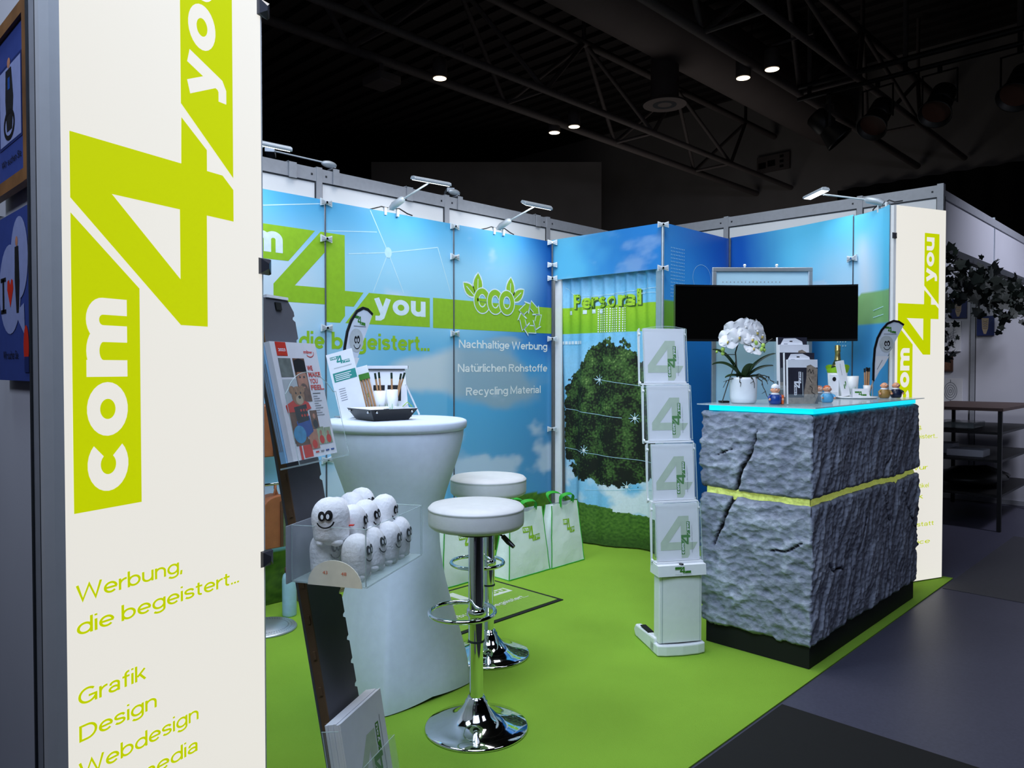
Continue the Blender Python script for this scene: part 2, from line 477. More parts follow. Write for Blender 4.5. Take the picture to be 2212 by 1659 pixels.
# ------------------------------------------------------------------ meshes
class MB:
    def __init__(s):
        s.v = []
        s.f = []
        s.m = []
        s.sm = []
        s.col = {}
        s.M = Matrix.Identity(4)

    def add(s, verts, faces, m, smooth=False, cols=None):
        b = len(s.v)
        s.v += [s.M @ Vector(p) for p in verts]
        if cols:
            for i, c in enumerate(cols):
                s.col[b + i] = c
        for f in faces:
            s.f.append([b + i for i in f])
            s.m.append(m)
            s.sm.append(smooth)
        return s

    def box(s, x0, y0, z0, x1, y1, z1, m, bev=0.0):
        if bev:
            bm = bmesh.new()
            bmesh.ops.create_cube(bm, size=1)
            for v in bm.verts:
                v.co = ((x0 + x1) / 2 + v.co.x * (x1 - x0), (y0 + y1) / 2 + v.co.y * (y1 - y0), (z0 + z1) / 2 + v.co.z * (z1 - z0))
            bmesh.ops.bevel(bm, geom=bm.edges[:], offset=bev, segments=2, affect='EDGES', profile=0.5)
            s.bm(bm, m, False)
            return s
        return s.add([(x0, y0, z0), (x1, y0, z0), (x1, y1, z0), (x0, y1, z0), (x0, y0, z1), (x1, y0, z1), (x1, y1, z1), (x0, y1, z1)],
                     [(0, 3, 2, 1), (4, 5, 6, 7), (0, 1, 5, 4), (1, 2, 6, 5), (2, 3, 7, 6), (3, 0, 4, 7)], m)

    def obox(s, o, u, w, h, u0, u1, w0, w1, h0, h1, m):
        """box spanned by three direction vectors from point o"""
        o, u, w, h = Vector(o), Vector(u), Vector(w), Vector(h)
        P = [o + u * a + w * b + h * c for c in (h0, h1) for a, b in ((u0, w0), (u1, w0), (u1, w1), (u0, w1))]
        return s.add(P, [(0, 3, 2, 1), (4, 5, 6, 7), (0, 1, 5, 4), (1, 2, 6, 5), (2, 3, 7, 6), (3, 0, 4, 7)], m)

    def bm(s, bm, m, smooth=True):
        bm.verts.index_update()
        s.add([v.co.copy() for v in bm.verts], [[v.index for v in f.verts] for f in bm.faces], m, smooth)
        bm.free()
        return s

    def lathe(s, prof, m, n=40, c=(0, 0, 0), smooth=True, cap=True):
        vs, fs = [], []
        for r, z in prof:
            for i in range(n):
                a = 2 * PI * i / n
                vs.append((c[0] + r * math.cos(a), c[1] + r * math.sin(a), c[2] + z))
        k = len(prof)
        for j in range(k - 1):
            for i in range(n):
                i2 = (i + 1) % n
                fs.append((j * n + i, j * n + i2, (j + 1) * n + i2, (j + 1) * n + i))
        if cap:
            s.add(vs, fs, m, smooth)
            if prof[0][0] > 1e-5:
                s.add(vs[:n], [tuple(range(n - 1, -1, -1))], m)
            if prof[-1][0] > 1e-5:
                s.add(vs[(k - 1) * n:], [tuple(range(n))], m)
            return s
        return s.add(vs, fs, m, smooth)

    def tube(s, pts, r, m, n=10, closed=False, smooth=True):
        pts = [Vector(p) for p in pts]
        k = len(pts)
        rr = r if isinstance(r, (list, tuple)) else [r] * k
        vs, fs = [], []
        ref = None
        for i, p in enumerate(pts):
            if closed:
                d = pts[(i + 1) % k] - pts[i - 1]
            else:
                d = pts[min(i + 1, k - 1)] - pts[max(i - 1, 0)]
            d.normalize()
            if ref is None:
                ref = Vector((0, 0, 1)) if abs(d.z) < 0.9 else Vector((1, 0, 0))
            a = d.cross(ref).normalized()
            b = a.cross(d).normalized()
            ref = b
            for j in range(n):
                t = 2 * PI * j / n
                vs.append(p + a * (rr[i] * math.cos(t)) + b * (rr[i] * math.sin(t)))
        for i in range(k if closed else k - 1):
            i2 = (i + 1) % k
            for j in range(n):
                j2 = (j + 1) % n
                fs.append((i * n + j, i2 * n + j, i2 * n + j2, i * n + j2))
        s.add(vs, fs, m, smooth)
        if not closed:
            s.add(vs[:n], [tuple(range(n))], m)
            s.add(vs[(k - 1) * n:], [tuple(range(n - 1, -1, -1))], m)
        return s

    def ball(s, c, r, m, u=20, v=12, rot=None):
        bm = bmesh.new()
        bmesh.ops.create_uvsphere(bm, u_segments=u, v_segments=v, radius=1)
        r = (r, r, r) if isinstance(r, (int, float)) else r
        for q in bm.verts:
            p = Vector((q.co.x * r[0], q.co.y * r[1], q.co.z * r[2]))
            if rot:
                p = rot @ p
            q.co = p + Vector(c)
        return s.bm(bm, m, True)

    def prism(s, pts, o, u, v, n, h, m):
        """2-D outline pts on plane (o,u,v), extruded h along n"""
        o, u, v, n = Vector(o), Vector(u), Vector(v), Vector(n)
        k = len(pts)
        P = [o + u * a + v * b for a, b in pts] + [o + u * a + v * b + n * h for a, b in pts]
        fs = [(i, (i + 1) % k, k + (i + 1) % k, k + i) for i in range(k)]
        fs.append(tuple(range(k - 1, -1, -1)))
        fs.append(tuple(range(k, 2 * k)))
        return s.add(P, fs, m)

    def prt(s, p, o, u, v, n, lift=0.001, step=0.0004, warp=None):
        o, u, v, n = Vector(o), Vector(u), Vector(v), Vector(n)
        for t, m, l in p.items:
            a = (t[1][0] - t[0][0]) * (t[2][1] - t[0][1]) - (t[1][1] - t[0][1]) * (t[2][0] - t[0][0])
            if a < 0:
                t = [t[0], t[2], t[1]]
            P = []
            for q in t:
                k = lift + step * l
                w = warp(*q) if warp else Vector((0, 0, 0))
                P.append(o + u * q[0] + v * q[1] + n * k + w)
            s.add(P, [(0, 1, 2)], m)
        return s

    def grid(s, fn, nu, nv, m, smooth=True, colfn=None, flip=False):
        vs, cs, fs = [], [], []
        for j in range(nv + 1):
            for i in range(nu + 1):
                vs.append(fn(i / nu, j / nv))
                if colfn:
                    cs.append(colfn(i / nu, j / nv))
        for j in range(nv):
            for i in range(nu):
                q = (j * (nu + 1) + i, j * (nu + 1) + i + 1, (j + 1) * (nu + 1) + i + 1, (j + 1) * (nu + 1) + i)
                fs.append(q[::-1] if flip else q)
        return s.add(vs, fs, m, smooth, cs or None)

    def build(s, name, parent=None, label=None, world=True, bevel=0.0):
        """link as one mesh object; world=True: coordinates are world ones"""
        me = bpy.data.meshes.new(name)
        vs = s.v
        loc = Vector((0, 0, 0))
        if parent is None:
            if world:
                lo = [min(p[i] for p in vs) for i in range(3)]
                hi = [max(p[i] for p in vs) for i in range(3)]
                loc = Vector(((lo[0] + hi[0]) / 2, (lo[1] + hi[1]) / 2, lo[2]))
                vs = [p - loc for p in vs]
        elif world:
            I = root_matrix(parent).inverted()
            vs = [I @ p for p in vs]
        me.from_pydata([tuple(p) for p in vs], [], s.f)
        names = []
        for n in s.m:
            if n not in names:
                names.append(n)
        for n in names:
            me.materials.append(MATS[n])
        idx = {n: i for i, n in enumerate(names)}
        me.polygons.foreach_set('material_index', [idx[n] for n in s.m])
        me.polygons.foreach_set('use_smooth', s.sm)
        if s.col:
            ca = me.color_attributes.new('art', 'FLOAT_COLOR', 'POINT')
            for i in range(len(vs)):
                c = s.col.get(i, (0.5, 0.5, 0.5))
                ca.data[i].color = (c[0], c[1], c[2], 1)
        me.update()
        ob = bpy.data.objects.new(name, me)
        COL.objects.link(ob)
        ob.location = loc
        if parent:
            ob.parent = parent
        if label:
            ob['label'] = label
        if bevel:
            md = ob.modifiers.new('bevel', 'BEVEL')
            md.width = bevel
            md.segments = 2
            md.limit_method = 'ANGLE'
        return ob


def root_matrix(o):
    while o.parent:
        o = o.parent
    return Matrix.LocRotScale(o.location, o.rotation_euler.to_quaternion(), o.scale)


def tag(o, label=None, cat=None, group=None, kind=None):
    if label:
        o['label'] = label
    if cat:
        o['category'] = cat
    if group:
        o['group'] = group
    if kind:
        o['kind'] = kind
    return o


def thing(name, label, cat, loc=(0, 0, 0), rz=0.0, group=None):
    o = bpy.data.objects.new(name, None)
    COL.objects.link(o)
    o.location = loc
    o.rotation_euler = (0, 0, rz)
    o.empty_display_size = 0.1
    return tag(o, label, cat, group)


def structure(name, label, loc=(0, 0, 0)):
    o = bpy.data.objects.new(name, None)
    COL.objects.link(o)
    o.location = loc
    return tag(o, label, 'wall', None, 'structure')


def kids(o):
    return [c for c in bpy.data.objects if c.parent == o]


def part(o, nm):
    return [c for c in kids(o) if c.name.split('.')[0] == nm][-1]


def dup(root, loc, rot=None, label=None, group=None):
    """copy a thing with its parts and sub-parts"""
    r = root.copy()
    COL.objects.link(r)
    r.location = loc
    if rot is not None:
        r.rotation_euler = rot if isinstance(rot, (tuple, list)) else (0, 0, rot)
    if label:
        r['label'] = label
    if group:
        r['group'] = group
    for ch in kids(root):
        c = ch.copy()
        COL.objects.link(c)
        c.parent = r
        for g in kids(ch):
            d = g.copy()
            COL.objects.link(d)
            d.parent = c
    return r


Z = Vector((0, 0, 1))
def V(x, y, z=0.0): return Vector((x, y, z))
def mixc(a, b, t):
    t = max(0.0, min(1.0, t))
    return tuple(x + (y - x) * t for x, y in zip(a, b))
def sst(a, b, x):
    t = max(0.0, min(1.0, (x - a) / (b - a)))
    return t * t * (3 - 2 * t)
def fbm(x, y, z=0.0, o=4): return noise.fractal(Vector((x, y, z)), 1.0, 2.0, o)



# ------------------------------------------------------------------ hall: floor, ceiling, walls
b = MB(); b.box(-16, -3.5, -0.06, 5, 17, 0, 'hall floor')
tag(b.build('floor', None, 'blue grey speckled hall floor'), kind='structure')
b = MB(); b.box(-18, -4, 7.2, 7, 19, 7.3, 'hall ceiling')
for i in range(60):
    b.box(-18, -3.6 + i * 0.37, 7.12, 7, -3.5 + i * 0.37, 7.2, 'hall ceiling')
tag(b.build('ceiling', None, 'dark slatted hall ceiling'), kind='structure')
b = MB(); b.box(-16, 15.0, 0, 6, 15.2, 7.15, 'hall wall')
tag(b.build('wall_back', None, 'dark grey hall wall far behind the stand'), kind='structure')
b = MB(); b.box(-16.2, -3.5, 0, -16, 15.2, 7.15, 'drape black')
tag(b.build('wall_left', None, 'black hall wall far to the left'), kind='structure')
b = MB()
b.obox((-14.2, 10.0, 0), (0.7157, 0.6984, 0), (-0.6984, 0.7157, 0), Z, 0, 5.2, 0, 0.3, 0, 6.0, 'hall wall')
tag(b.build('wall_center', None, 'dark brown hall wall block behind the stand'), kind='structure')
b = MB(); b.box(4.9, -3.5, 0, 5.1, 15.2, 7.15, 'drape black')
tag(b.build('wall_right', None, 'black hall wall to the right'), kind='structure')

# black drape hanging along the back wall
b = MB()
b.grid(lambda a, c: V(-5.7 + 10 * a, 14.85 + 0.05 * math.sin(a * 150), 0.03 + 4.75 * c), 300, 2, 'drape black')
tag(b.build('drape', None, 'black stage drape hanging along the dark hall wall'), cat='curtain')

# floor coverings
b = MB(); b.box(-4.06, 0.60, 0.0005, -1.322, 5.40, 0.006, 'carpet green')
tag(b.build('carpet', None, 'bright green carpet covering the whole stand'), cat='carpet')
b = MB(); b.box(-1.310, 0.2, 0.0005, 3.5, 2.892, 0.004, 'black mat')
tag(b.build('floor_runner', None, 'black floor runner beside the near end of the green carpet'), cat='floor mat')
mat('grey runner', '#3C3C42', 0.6, vary=0.08, scale=40)
b = MB(); b.box(-1.310, 5.12, 0.0005, 3.5, 7.1, 0.003, 'grey runner')
tag(b.build('floor_runner', None, 'dark grey floor runner in front of the neighbouring stand'), cat='floor mat')

# ------------------------------------------------------------------ white system walls round the stand
def system_wall(name, label, o, u, n, length, posts, ztop, m='wall white', base=0.0):
    """panels between aluminium posts under a top rail; u runs along, n faces the viewer"""
    o, u, n = Vector(o), Vector(u), Vector(n)
    w = structure(name, label, o)
    for i, (a, c) in enumerate(zip(posts[:-1], posts[1:])):
        p = MB(); p.obox(o, u, n, Z, a + 0.02, c - 0.02, -0.035, -0.015, base + 0.05, ztop - 0.07, m)
        p.build('panel', w)
        p = MB(); p.obox(o, u, n, Z, a + 0.02, c - 0.02, -0.045, -0.005, ztop - 0.08, ztop, 'grey aluminium')
        p.obox(o, u, n, Z, a + 0.02, c - 0.02, -0.014, -0.010, ztop - 0.088, ztop - 0.08, 'dark groove')
        for e in (a + 0.05, c - 0.05):
            p.obox(o, u, n, Z, e - 0.006, e + 0.006, -0.005, -0.003, ztop - 0.047, ztop - 0.035, 'dark groove')
        p.build('top_rail', w)
        p = MB(); p.obox(o, u, n, Z, a + 0.02, c - 0.02, -0.045, -0.005, base + 0.003, base + 0.05, 'grey aluminium')
        p.build('bottom_rail', w)
    for a in posts:
        p = MB(); p.obox(o, u, n, Z, a - 0.02, a + 0.02, -0.048, 0.0, base + 0.001, ztop + 0.008, 'grey aluminium')
        p.obox(o, u, n, Z, a - 0.026, a - 0.02, -0.03, -0.008, base + 0.05, ztop - 0.08, 'dark groove')
        p.obox(o, u, n, Z, a + 0.02, a + 0.026, -0.03, -0.008, base + 0.05, ztop - 0.08, 'dark groove')
        p.build('post', w)
    return w

system_wall('wall_stand_left', 'white system wall behind the blue printed panels on the left', (-4.10, 0, 0), (0, 1, 0), (1, 0, 0), 5,
            [0.56, 1.50, 2.504, 3.539, 4.63, 5.70], 2.578)
system_wall('wall_stand_back', 'white system wall at the back of the stand behind the screen', (0, 5.75, 0), (1, 0, 0), (0, -1, 0), 3,
            [-4.08, -3.12, -2.047, -1.515], 2.605)
# neighbour's partition at the left edge of the picture
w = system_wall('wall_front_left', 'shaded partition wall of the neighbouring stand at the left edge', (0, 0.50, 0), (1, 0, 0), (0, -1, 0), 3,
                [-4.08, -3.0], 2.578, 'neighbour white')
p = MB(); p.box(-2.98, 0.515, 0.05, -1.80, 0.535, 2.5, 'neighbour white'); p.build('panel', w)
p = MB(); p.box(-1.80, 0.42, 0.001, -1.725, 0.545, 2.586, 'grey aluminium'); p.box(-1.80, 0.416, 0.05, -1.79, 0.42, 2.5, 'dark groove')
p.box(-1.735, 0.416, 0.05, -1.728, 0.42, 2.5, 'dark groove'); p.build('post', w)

# ------------------------------------------------------------------ artwork of the printed panels
BLUE_D, BLUE_M, BLUE_S, SKY, PALE = lin((22, 92, 178)), lin((38, 128, 204)), lin((84, 172, 222)), lin((152, 208, 238)), lin((208, 222, 238))
GRASS1, GRASS2 = lin((52, 92, 28)), lin((96, 140, 40))
BAND = lin((140, 190, 44)); BAND_D = lin((112, 168, 40))


def art_left(y, z):
    t = sst(2.36, 1.95, z)
    c = mixc(BLUE_S, SKY, t)
    c = mixc(c, PALE, 0.85 * sst(2.75, 2.1, y) * sst(2.2, 1.85, z) * sst(1.1, 1.5, z))
    if z < 1.72:
        c = mixc(c, mixc(BLUE_S, SKY, 0.35), sst(1.75, 1.45, z) * (0.4 + 0.6 * sst(2.5, 3.1, y)))
    r = math.hypot((y - 3.8) / 0.62, (z - 2.1) / 0.42)
    d = sst(3.45, 4.5, y)
    if y > 3.4:
        edge = mixc(BLUE_M, BLUE_D, sst(3.9, 4.5, y))
        c = mixc(c, edge, d * sst(0.25, 1.2, r))
        c = mixc(c, mixc(BLUE_S, lin((98, 166, 208)), sst(1.2, 0.6, z) * 0.8), sst(1.6, 1.3, z) * 0.7)
    f = fbm(y * 2.2, z * 3.4, 3.1)
    k = math.exp(-(((y - 3.55) / 0.45) ** 2 + ((z - 1.32) / 0.20) ** 2)) + 0.8 * math.exp(-(((y - 4.05) / 0.35) ** 2 + ((z - 1.25) / 0.22) ** 2)) \
        + 0.7 * math.exp(-(((y - 3.0) / 0.3) ** 2 + ((z - 1.28) / 0.10) ** 2)) + 0.55 * math.exp(-(((y - 4.0) / 0.22) ** 2 + ((z - 1.56) / 0.03) ** 2))
    c = mixc(c, mixc(lin((204, 216, 226)), lin((150, 176, 194)), sst(3.3, 3.6, y)), 0.92 * sst(0.25, 0.72, k + 0.35 * f))
    c = mixc(c, PALE, 0.75 * sst(0.05, 0.5, f + 0.9 * math.exp(-((z - 0.62) / 0.13) ** 2) - 0.45))
    g = 0.36 + 0.05 * math.sin(y * 2.1) + 0.015 * fbm(y * 9, 0)
    if z < g:
        c = mixc(mixc(GRASS1, GRASS2, 0.5 + 0.7 * fbm(y * 18, z * 30)), lin((22, 40, 14)), sst(g, 0, z) * 0.5)
    return c


def art_head(s, z):
    c = mixc(lin((96, 190, 232)), lin((44, 128, 206)), sst(0.1, 0.75, s + 0.25 * fbm(s * 2, z * 2)))
    return mixc(c, PALE, 0.25 * sst(0.1, 0.6, fbm(s * 3 + 4, z * 6)))


def art_side(s, z):
    c = mixc(lin((58, 150, 228)), lin((30, 100, 200)), sst(0.0, 1.0, s * 0.9 + 0.5 * (z - 1.9)))
    c = mixc(c, lin((58, 152, 222)), 0.7 * math.exp(-(((s - 0.35) / 0.5) ** 2 + ((z - 1.93) / 0.16) ** 2)))
    if 1.622 < z < 1.822:
        c = mixc(BAND_D, lin((70, 120, 50)), sst(0.0, 0.9, s))
    if z < 1.622:
        c = mixc(lin((40, 126, 200)), lin((28, 96, 170)), sst(1.5, 0.4, z))
    return c


def art_back(s, z):
    c = mixc(lin((26, 92, 184)), lin((96, 196, 236)), sst(0.05, 0.62, s + 0.12 * fbm(s * 2, z)))
    c = mixc(c, lin((176, 212, 240)), 0.85 * sst(0.45, 1.0, s) * sst(2.35, 1.9, z))
    if s > 1.1:
        c = mixc(c, lin((90, 190, 232)), sst(1.25, 1.42, s))
        c = mixc(c, PALE, 0.65 * math.exp(-((s - 1.19 + 0.1 * (z - 2)) / 0.06) ** 2) * sst(2.28, 2.1, z))
    k = math.hypot(s - 0.76, z - 1.86)
    if k < 0.11:
        c = mixc(c, PALE, 0.4)
    band = 1.73 + 0.10 * (s - 1.0) * 0.25
    if abs(z - band) < 0.10:
        c = mixc(c, lin((126, 176, 96)), 0.92)
    elif z < band:
        c = mixc(lin((52, 140, 206)), lin((84, 168, 220)), 0.5 + 0.5 * fbm(s * 2, z * 2))
    return c


def polypath(pts):
    pts = [Vector((p[0], p[1], 0)) for p in pts]
    L = [0.0]
    for a, c in zip(pts[:-1], pts[1:]):
        L.append(L[-1] + (c - a).length)

    def at(s):
        for i in range(len(L) - 1):
            if s <= L[i + 1] or i == len(L) - 2:
                t = (s - L[i]) / (L[i + 1] - L[i])
                d = (pts[i + 1] - pts[i]).normalized()
                return pts[i] + (pts[i + 1] - pts[i]) * t, d
    return at, L[-1]


def printed_panel(label, pts, z0, z1, art, s0=0.0, group=None):
    """one blue panel: printed sheet on a thin stiff board"""
    at, L = polypath(pts)
    root = thing('printed_panel', label, 'display panel', (*((Vector(pts[0]) + Vector(pts[-1])) / 2), z0))
    nu, nv = max(2, int(L / 0.016)), int((z1 - z0) / 0.016)

    def fn(a, c):
        q, d = at(a * L)
        n = d.cross(Z)
        return q + n * 0.004 + Z * (z0 + (z1 - z0) * c)
    g = MB(); g.grid(fn, nu, nv, 'art print', True, lambda a, c: art(s0 + a * L, z0 + (z1 - z0) * c))
    g.build('printed_sheet', root)
    k = MB(); nb = max(1, nu // 4)
    k.grid(lambda a, c: at(a * L)[0] + Z * (z0 + (z1 - z0) * c), nb, 1, 'white plastic', True)
    k.grid(lambda a, c: at(a * L)[0] - at(a * L)[1].cross(Z) * 0.004 + Z * (z0 + (z1 - z0) * c), nb, 1, 'white plastic', True, flip=True)
    for zz in (z0, z1):
        k.grid(lambda a, c: at(a * L)[0] + at(a * L)[1].cross(Z) * (0.004 - 0.008 * c) + Z * zz, nb, 1, 'white plastic', False)
    k.build('board', root)
    return root


WX = -3.95
pa = printed_panel('blue printed panel with pale sky half hidden behind the near white column', [(WX, 1.44), (WX, 2.441)], 0.01, 2.352, art_left, 1.44)
pb = printed_panel('blue printed panel carrying the stem of the large green 4 behind the bar table', [(WX, 2.449), (WX, 3.458)], 0.01, 2.348, art_left, 2.449)
pc = printed_panel('blue printed panel with leaf emblem, recycling arrows and a grey cloud', [(WX, 3.466), (WX, 4.496)], 0.01, 2.348, art_left, 3.466)
pd = printed_panel('short blue panel bridging the opening above the tree curtain', [(-3.945, 4.50), (-2.93, 4.50)], 2.045, 2.362, art_head)
pe = printed_panel('dark blue side panel with a dot grid running back beside the tree curtain', [(-2.925, 4.505), (-2.925, 5.43)], 0.01, 2.365, art_side)
backp = [(-2.905, 5.44), (-2.6, 5.40), (-2.3, 5.335), (-2.05, 5.26), (-1.885, 5.195)]
pf = printed_panel('blue to pale sky panel behind the wide black screen', backp, 0.01, 2.372, art_back)
pg = printed_panel('narrow curved pale blue panel beside the far white column', [(-1.878, 5.19), (-1.80, 5.155), (-1.72, 5.105), (-1.65, 5.05), (-1.588, 4.978)], 0.01, 2.362, art_back, 1.10)

mat('bright green print', '#A4D22A', 0.5)
mat('shade green print', '#2C5218', 0.5)
mat('line print', '#B9E0F2', 0.5)


def wall_print(pr, parents):
    """split a left-wall print at the panel seams and hang each share on its own panel"""
    for (pn, a, c, nm) in parents:
        q = pr.clip(0, a, False).clip(0, c, True)
        if not q.items:
            continue
        k = MB(); k.prt(q, (WX, 0, 0), (0, 1, 0), Z, (1, 0, 0), 0.0046, 0.0003)
        k.build(nm, part(pn, 'printed_sheet'))


S = 0.535
lg = logo('logo green', 'pale sky print')
pr = Print().add(lg, lambda x, y: (2.11 + x * S, 1.625 + y * S))
pr.rect(3.277, 1.622, 4.49, 1.826, 'logo green')
wall_print(pr, [(pa, 0, 2.441, 'logo_print'), (pb, 2.449, 3.458, 'logo_print'), (pc, 3.466, 4.49, 'band_print')])
pr = Print().sans('die', 2.268, 1.465, 2.437, 1.538, 'logo green', 1, 0.26).sans('begeistert...', 2.487, 1.465, 3.246, 1.538, 'logo green', 1, 0.26)
wall_print(pr, [(pa, 0, 2.441, 'slogan_print'), (pb, 2.449, 3.458, 'slogan_print')])
pr = Print()
c0 = (2.907, 2.09)
for q in [(2.77, 2.34), (3.32, 2.17), (2.61, 2.05), (2.79, 1.83), (3.03, 1.84)]:
    pr.stroke([c0, q], 0.006, 'line print')
pr.stroke([(3.32, 2.17), (3.45, 1.83)], 0.006, 'line print').stroke([(2.05, 2.26), (2.44, 2.33)], 0.006, 'line print').stroke([(2.45, 2.17), (2.82, 2.21)], 0.005, 'line print')
pr.disc(*c0, 0.028, 0.034, 'line print', 1)
wall_print(pr, [(pa, 0, 2.441, 'line_print'), (pb, 2.449, 3.458, 'line_print')])


# leaf emblem and recycling arrows
def leaf(pr, x0, y0, x1, y1, w, m, layer, grow=0.0):
    d = Vector((x1 - x0, y1 - y0)); L = d.length; d.normalize(); nn = Vector((-d.y, d.x))
    o = Vector((x0, y0)) - d * grow; L += 2 * grow
    prof = [0, 0.55, 0.9, 1.0, 0.85, 0.5, 0]
    up = [o + d * (L * i / 6) + nn * (w * prof[i] / 2 + grow * (0 < i < 6)) for i in range(7)]
    dn = [o + d * (L * i / 6) - nn * (w * prof[i] / 2 + grow * (0 < i < 6)) for i in range(5, 0, -1)]
    pr.poly([tuple(p) for p in up + dn], m, layer)
    if not grow:
        pr.stroke([(x0, y0), (x0 + 0.75 * (x1 - x0), y0 + 0.75 * (y1 - y0))], 0.006, 'pale sky print', layer + 1)


pr = Print()
lv = [(3.69, 1.865, 3.695, 2.03, 0.085), (3.665, 1.86, 3.555, 1.95, 0.075), (4.02, 1.86, 4.03, 2.025, 0.085), (4.05, 1.85, 4.17, 1.945, 0.075)]
for a in lv:
    leaf(pr, *a, 'pale sky print', 2, 0.010)
for a in lv:
    leaf(pr, *a, 'logo green', 3)
for i, (cx, t) in enumerate([(3.735, 'E'), (3.865, 'C'), (3.985, 'O')]):
    a0, a1 = (0.12 * PI, 1.85 * PI) if t != 'O' else (0, 2 * PI)
    L = 5 + i * 3
    pr.ring(cx, 1.835, 0.058, 0.068, 0.056, 'pale sky print', L, a0, a1)
    pr.ring(cx, 1.835, 0.058, 0.068, 0.040, 'logo green', L + 1, a0, a1)
    if t == 'E':
        pr.rect(cx - 0.05, 1.828, cx + 0.05, 1.850, 'logo green', L + 1)
cx, cy = 4.237, 1.735
for i in range(5):
    a = PI / 2 + i * 2 * PI / 5

    def rot(x, y, a=a - PI / 2):
        return (cx + x * math.cos(a) - y * math.sin(a), cy + x * math.sin(a) + y * math.cos(a))
    ro, ri = 0.138, 0.076
    P0, P1 = Vector((0, ro)), Vector((ro * math.sin(-2 * PI / 5) * -1, ro * math.cos(2 * PI / 5)))
    Q0, Q1 = P0 * (ri / ro), P1 * (ri / ro)
    d = (P1 - P0).normalized(); nn = Vector((d.y, -d.x)) * -1
    for g, m, L in ((0.007, 'pale sky print', 16), (0, 'logo green', 17)):
        pts = [P0.lerp(P1, 0.10) - d * g + nn * g, P0.lerp(P1, 0.62) + nn * g, P0.lerp(P1, 0.62) + nn * (0.016 + 2 * g), (P0.lerp(P1, 0.97) + Q0.lerp(Q1, 0.97)) / 2 + d * g * 2,
               Q0.lerp(Q1, 0.55) - nn * (0.016 + 2 * g), Q0.lerp(Q1, 0.55) - nn * g, Q0.lerp(Q1, 0.02) - d * g - nn * g]
        pr.poly([rot(p.x, p.y) for p in pts], m, L)
wall_print(pr, [(pc, 3.466, 4.49, 'eco_emblem')])
pr = Print().sans('Nachhaltige Werbung', 3.51, 1.492, 4.44, 1.533, 'white print', 1, 0.22)
pr.sans('Nat\u00fcrlichen Rohstoffe', 3.50, 1.322, 4.44, 1.363, 'white print', 1, 0.22)
pr.sans('Recycling Material', 3.577, 1.155, 4.364, 1.196, 'white print', 1, 0.22)
wall_print(pr, [(pc, 3.466, 4.49, 'slogan_print')])
# dot grid and circle on the side panel, lines on the narrow panel
pr = Print()
for i in range(9):
    for j in range(15):
        pr.disc(0.10 + i * 0.021, 1.86 + j * 0.0245, 0.0045, 0.0045, 'line print', 1, 6)
k = MB(); k.prt(pr, (-2.925, 4.505, 0), (0, 1, 0), Z, (1, 0, 0), 0.0055); k.build('dot_print', part(pe, 'printed_sheet'))
pr = Print().ring(0.52, 2.02, 0.13, 0.10, 0.003, 'line print', 1)
k = MB(); k.prt(pr, (-2.925, 4.505, 0), (0, 1, 0), Z, (1, 0, 0), 0.0055); k.build('circle_print', part(pe, 'printed_sheet'))
pr = Print().stroke([(0.0, 1.675), (0.11, 1.69), (0.125, 1.70)], 0.004, 'line print').stroke([(0.0, 1.72), (0.125, 1.742)], 0.004, 'line print')
k = MB(); k.prt(pr, (-1.72, 5.105, 0), Vector((0.788, -0.618, 0)).normalized(), Z, Vector((-0.618, -0.788, 0)), 0.0075); k.build('line_print', part(pg, 'printed_sheet'))
pr = Print()
for i in range(4):
    for j in range(6):
        pr.disc(0.06 + i * 0.022, 1.50 + j * 0.028, 0.006, 0.006, 'line print', 1, 6)
k = MB(); k.prt(pr, (-2.05, 5.26, 0), Vector((0.9305, -0.3665, 0)), Z, Vector((-0.3665, -0.9305, 0)), 0.0075); k.build('dot_print', part(pf, 'printed_sheet'))


# ------------------------------------------------------------------ rods and clamps at the panel seams
def clamp_mesh(k, o, u, n, m='steel clamp'):
    """butterfly clamp: two pinched wings over a screw"""
    for sgn in (-1, 1):
        k.prism([(0, -0.009), (sgn * 0.038, -0.022), (sgn * 0.038, 0.022), (0, 0.009)][::sgn], o, u, Z, n, 0.011, m)
        k.prism([(sgn * 0.006, -0.004), (sgn * 0.034, -0.013), (sgn * 0.034, 0.013), (sgn * 0.006, 0.004)][::sgn], Vector(o) + Vector(n) * 0.011, u, Z, n, 0.004, 'lamp grey')
    k.obox(o, u, n, Z, -0.006, 0.006, 0, 0.018, -0.006, 0.006, 'chrome')


def seam(label, x, y, u, n, zs, z0=0.012, z1=2.34, r=0.0045, m='seam rod'):
    root = thing('support_rod', label, 'panel rod', (x, y, z0), group=None)
    k = MB(); k.tube([(x, y, z0), (x, y, z1)], r, m, 8); k.build('rod', root)
    for zz in zs:
        k = MB(); clamp_mesh(k, Vector((x, y, zz)) + Vector(n) * 0.005, u, n); k.build('clamp', root)


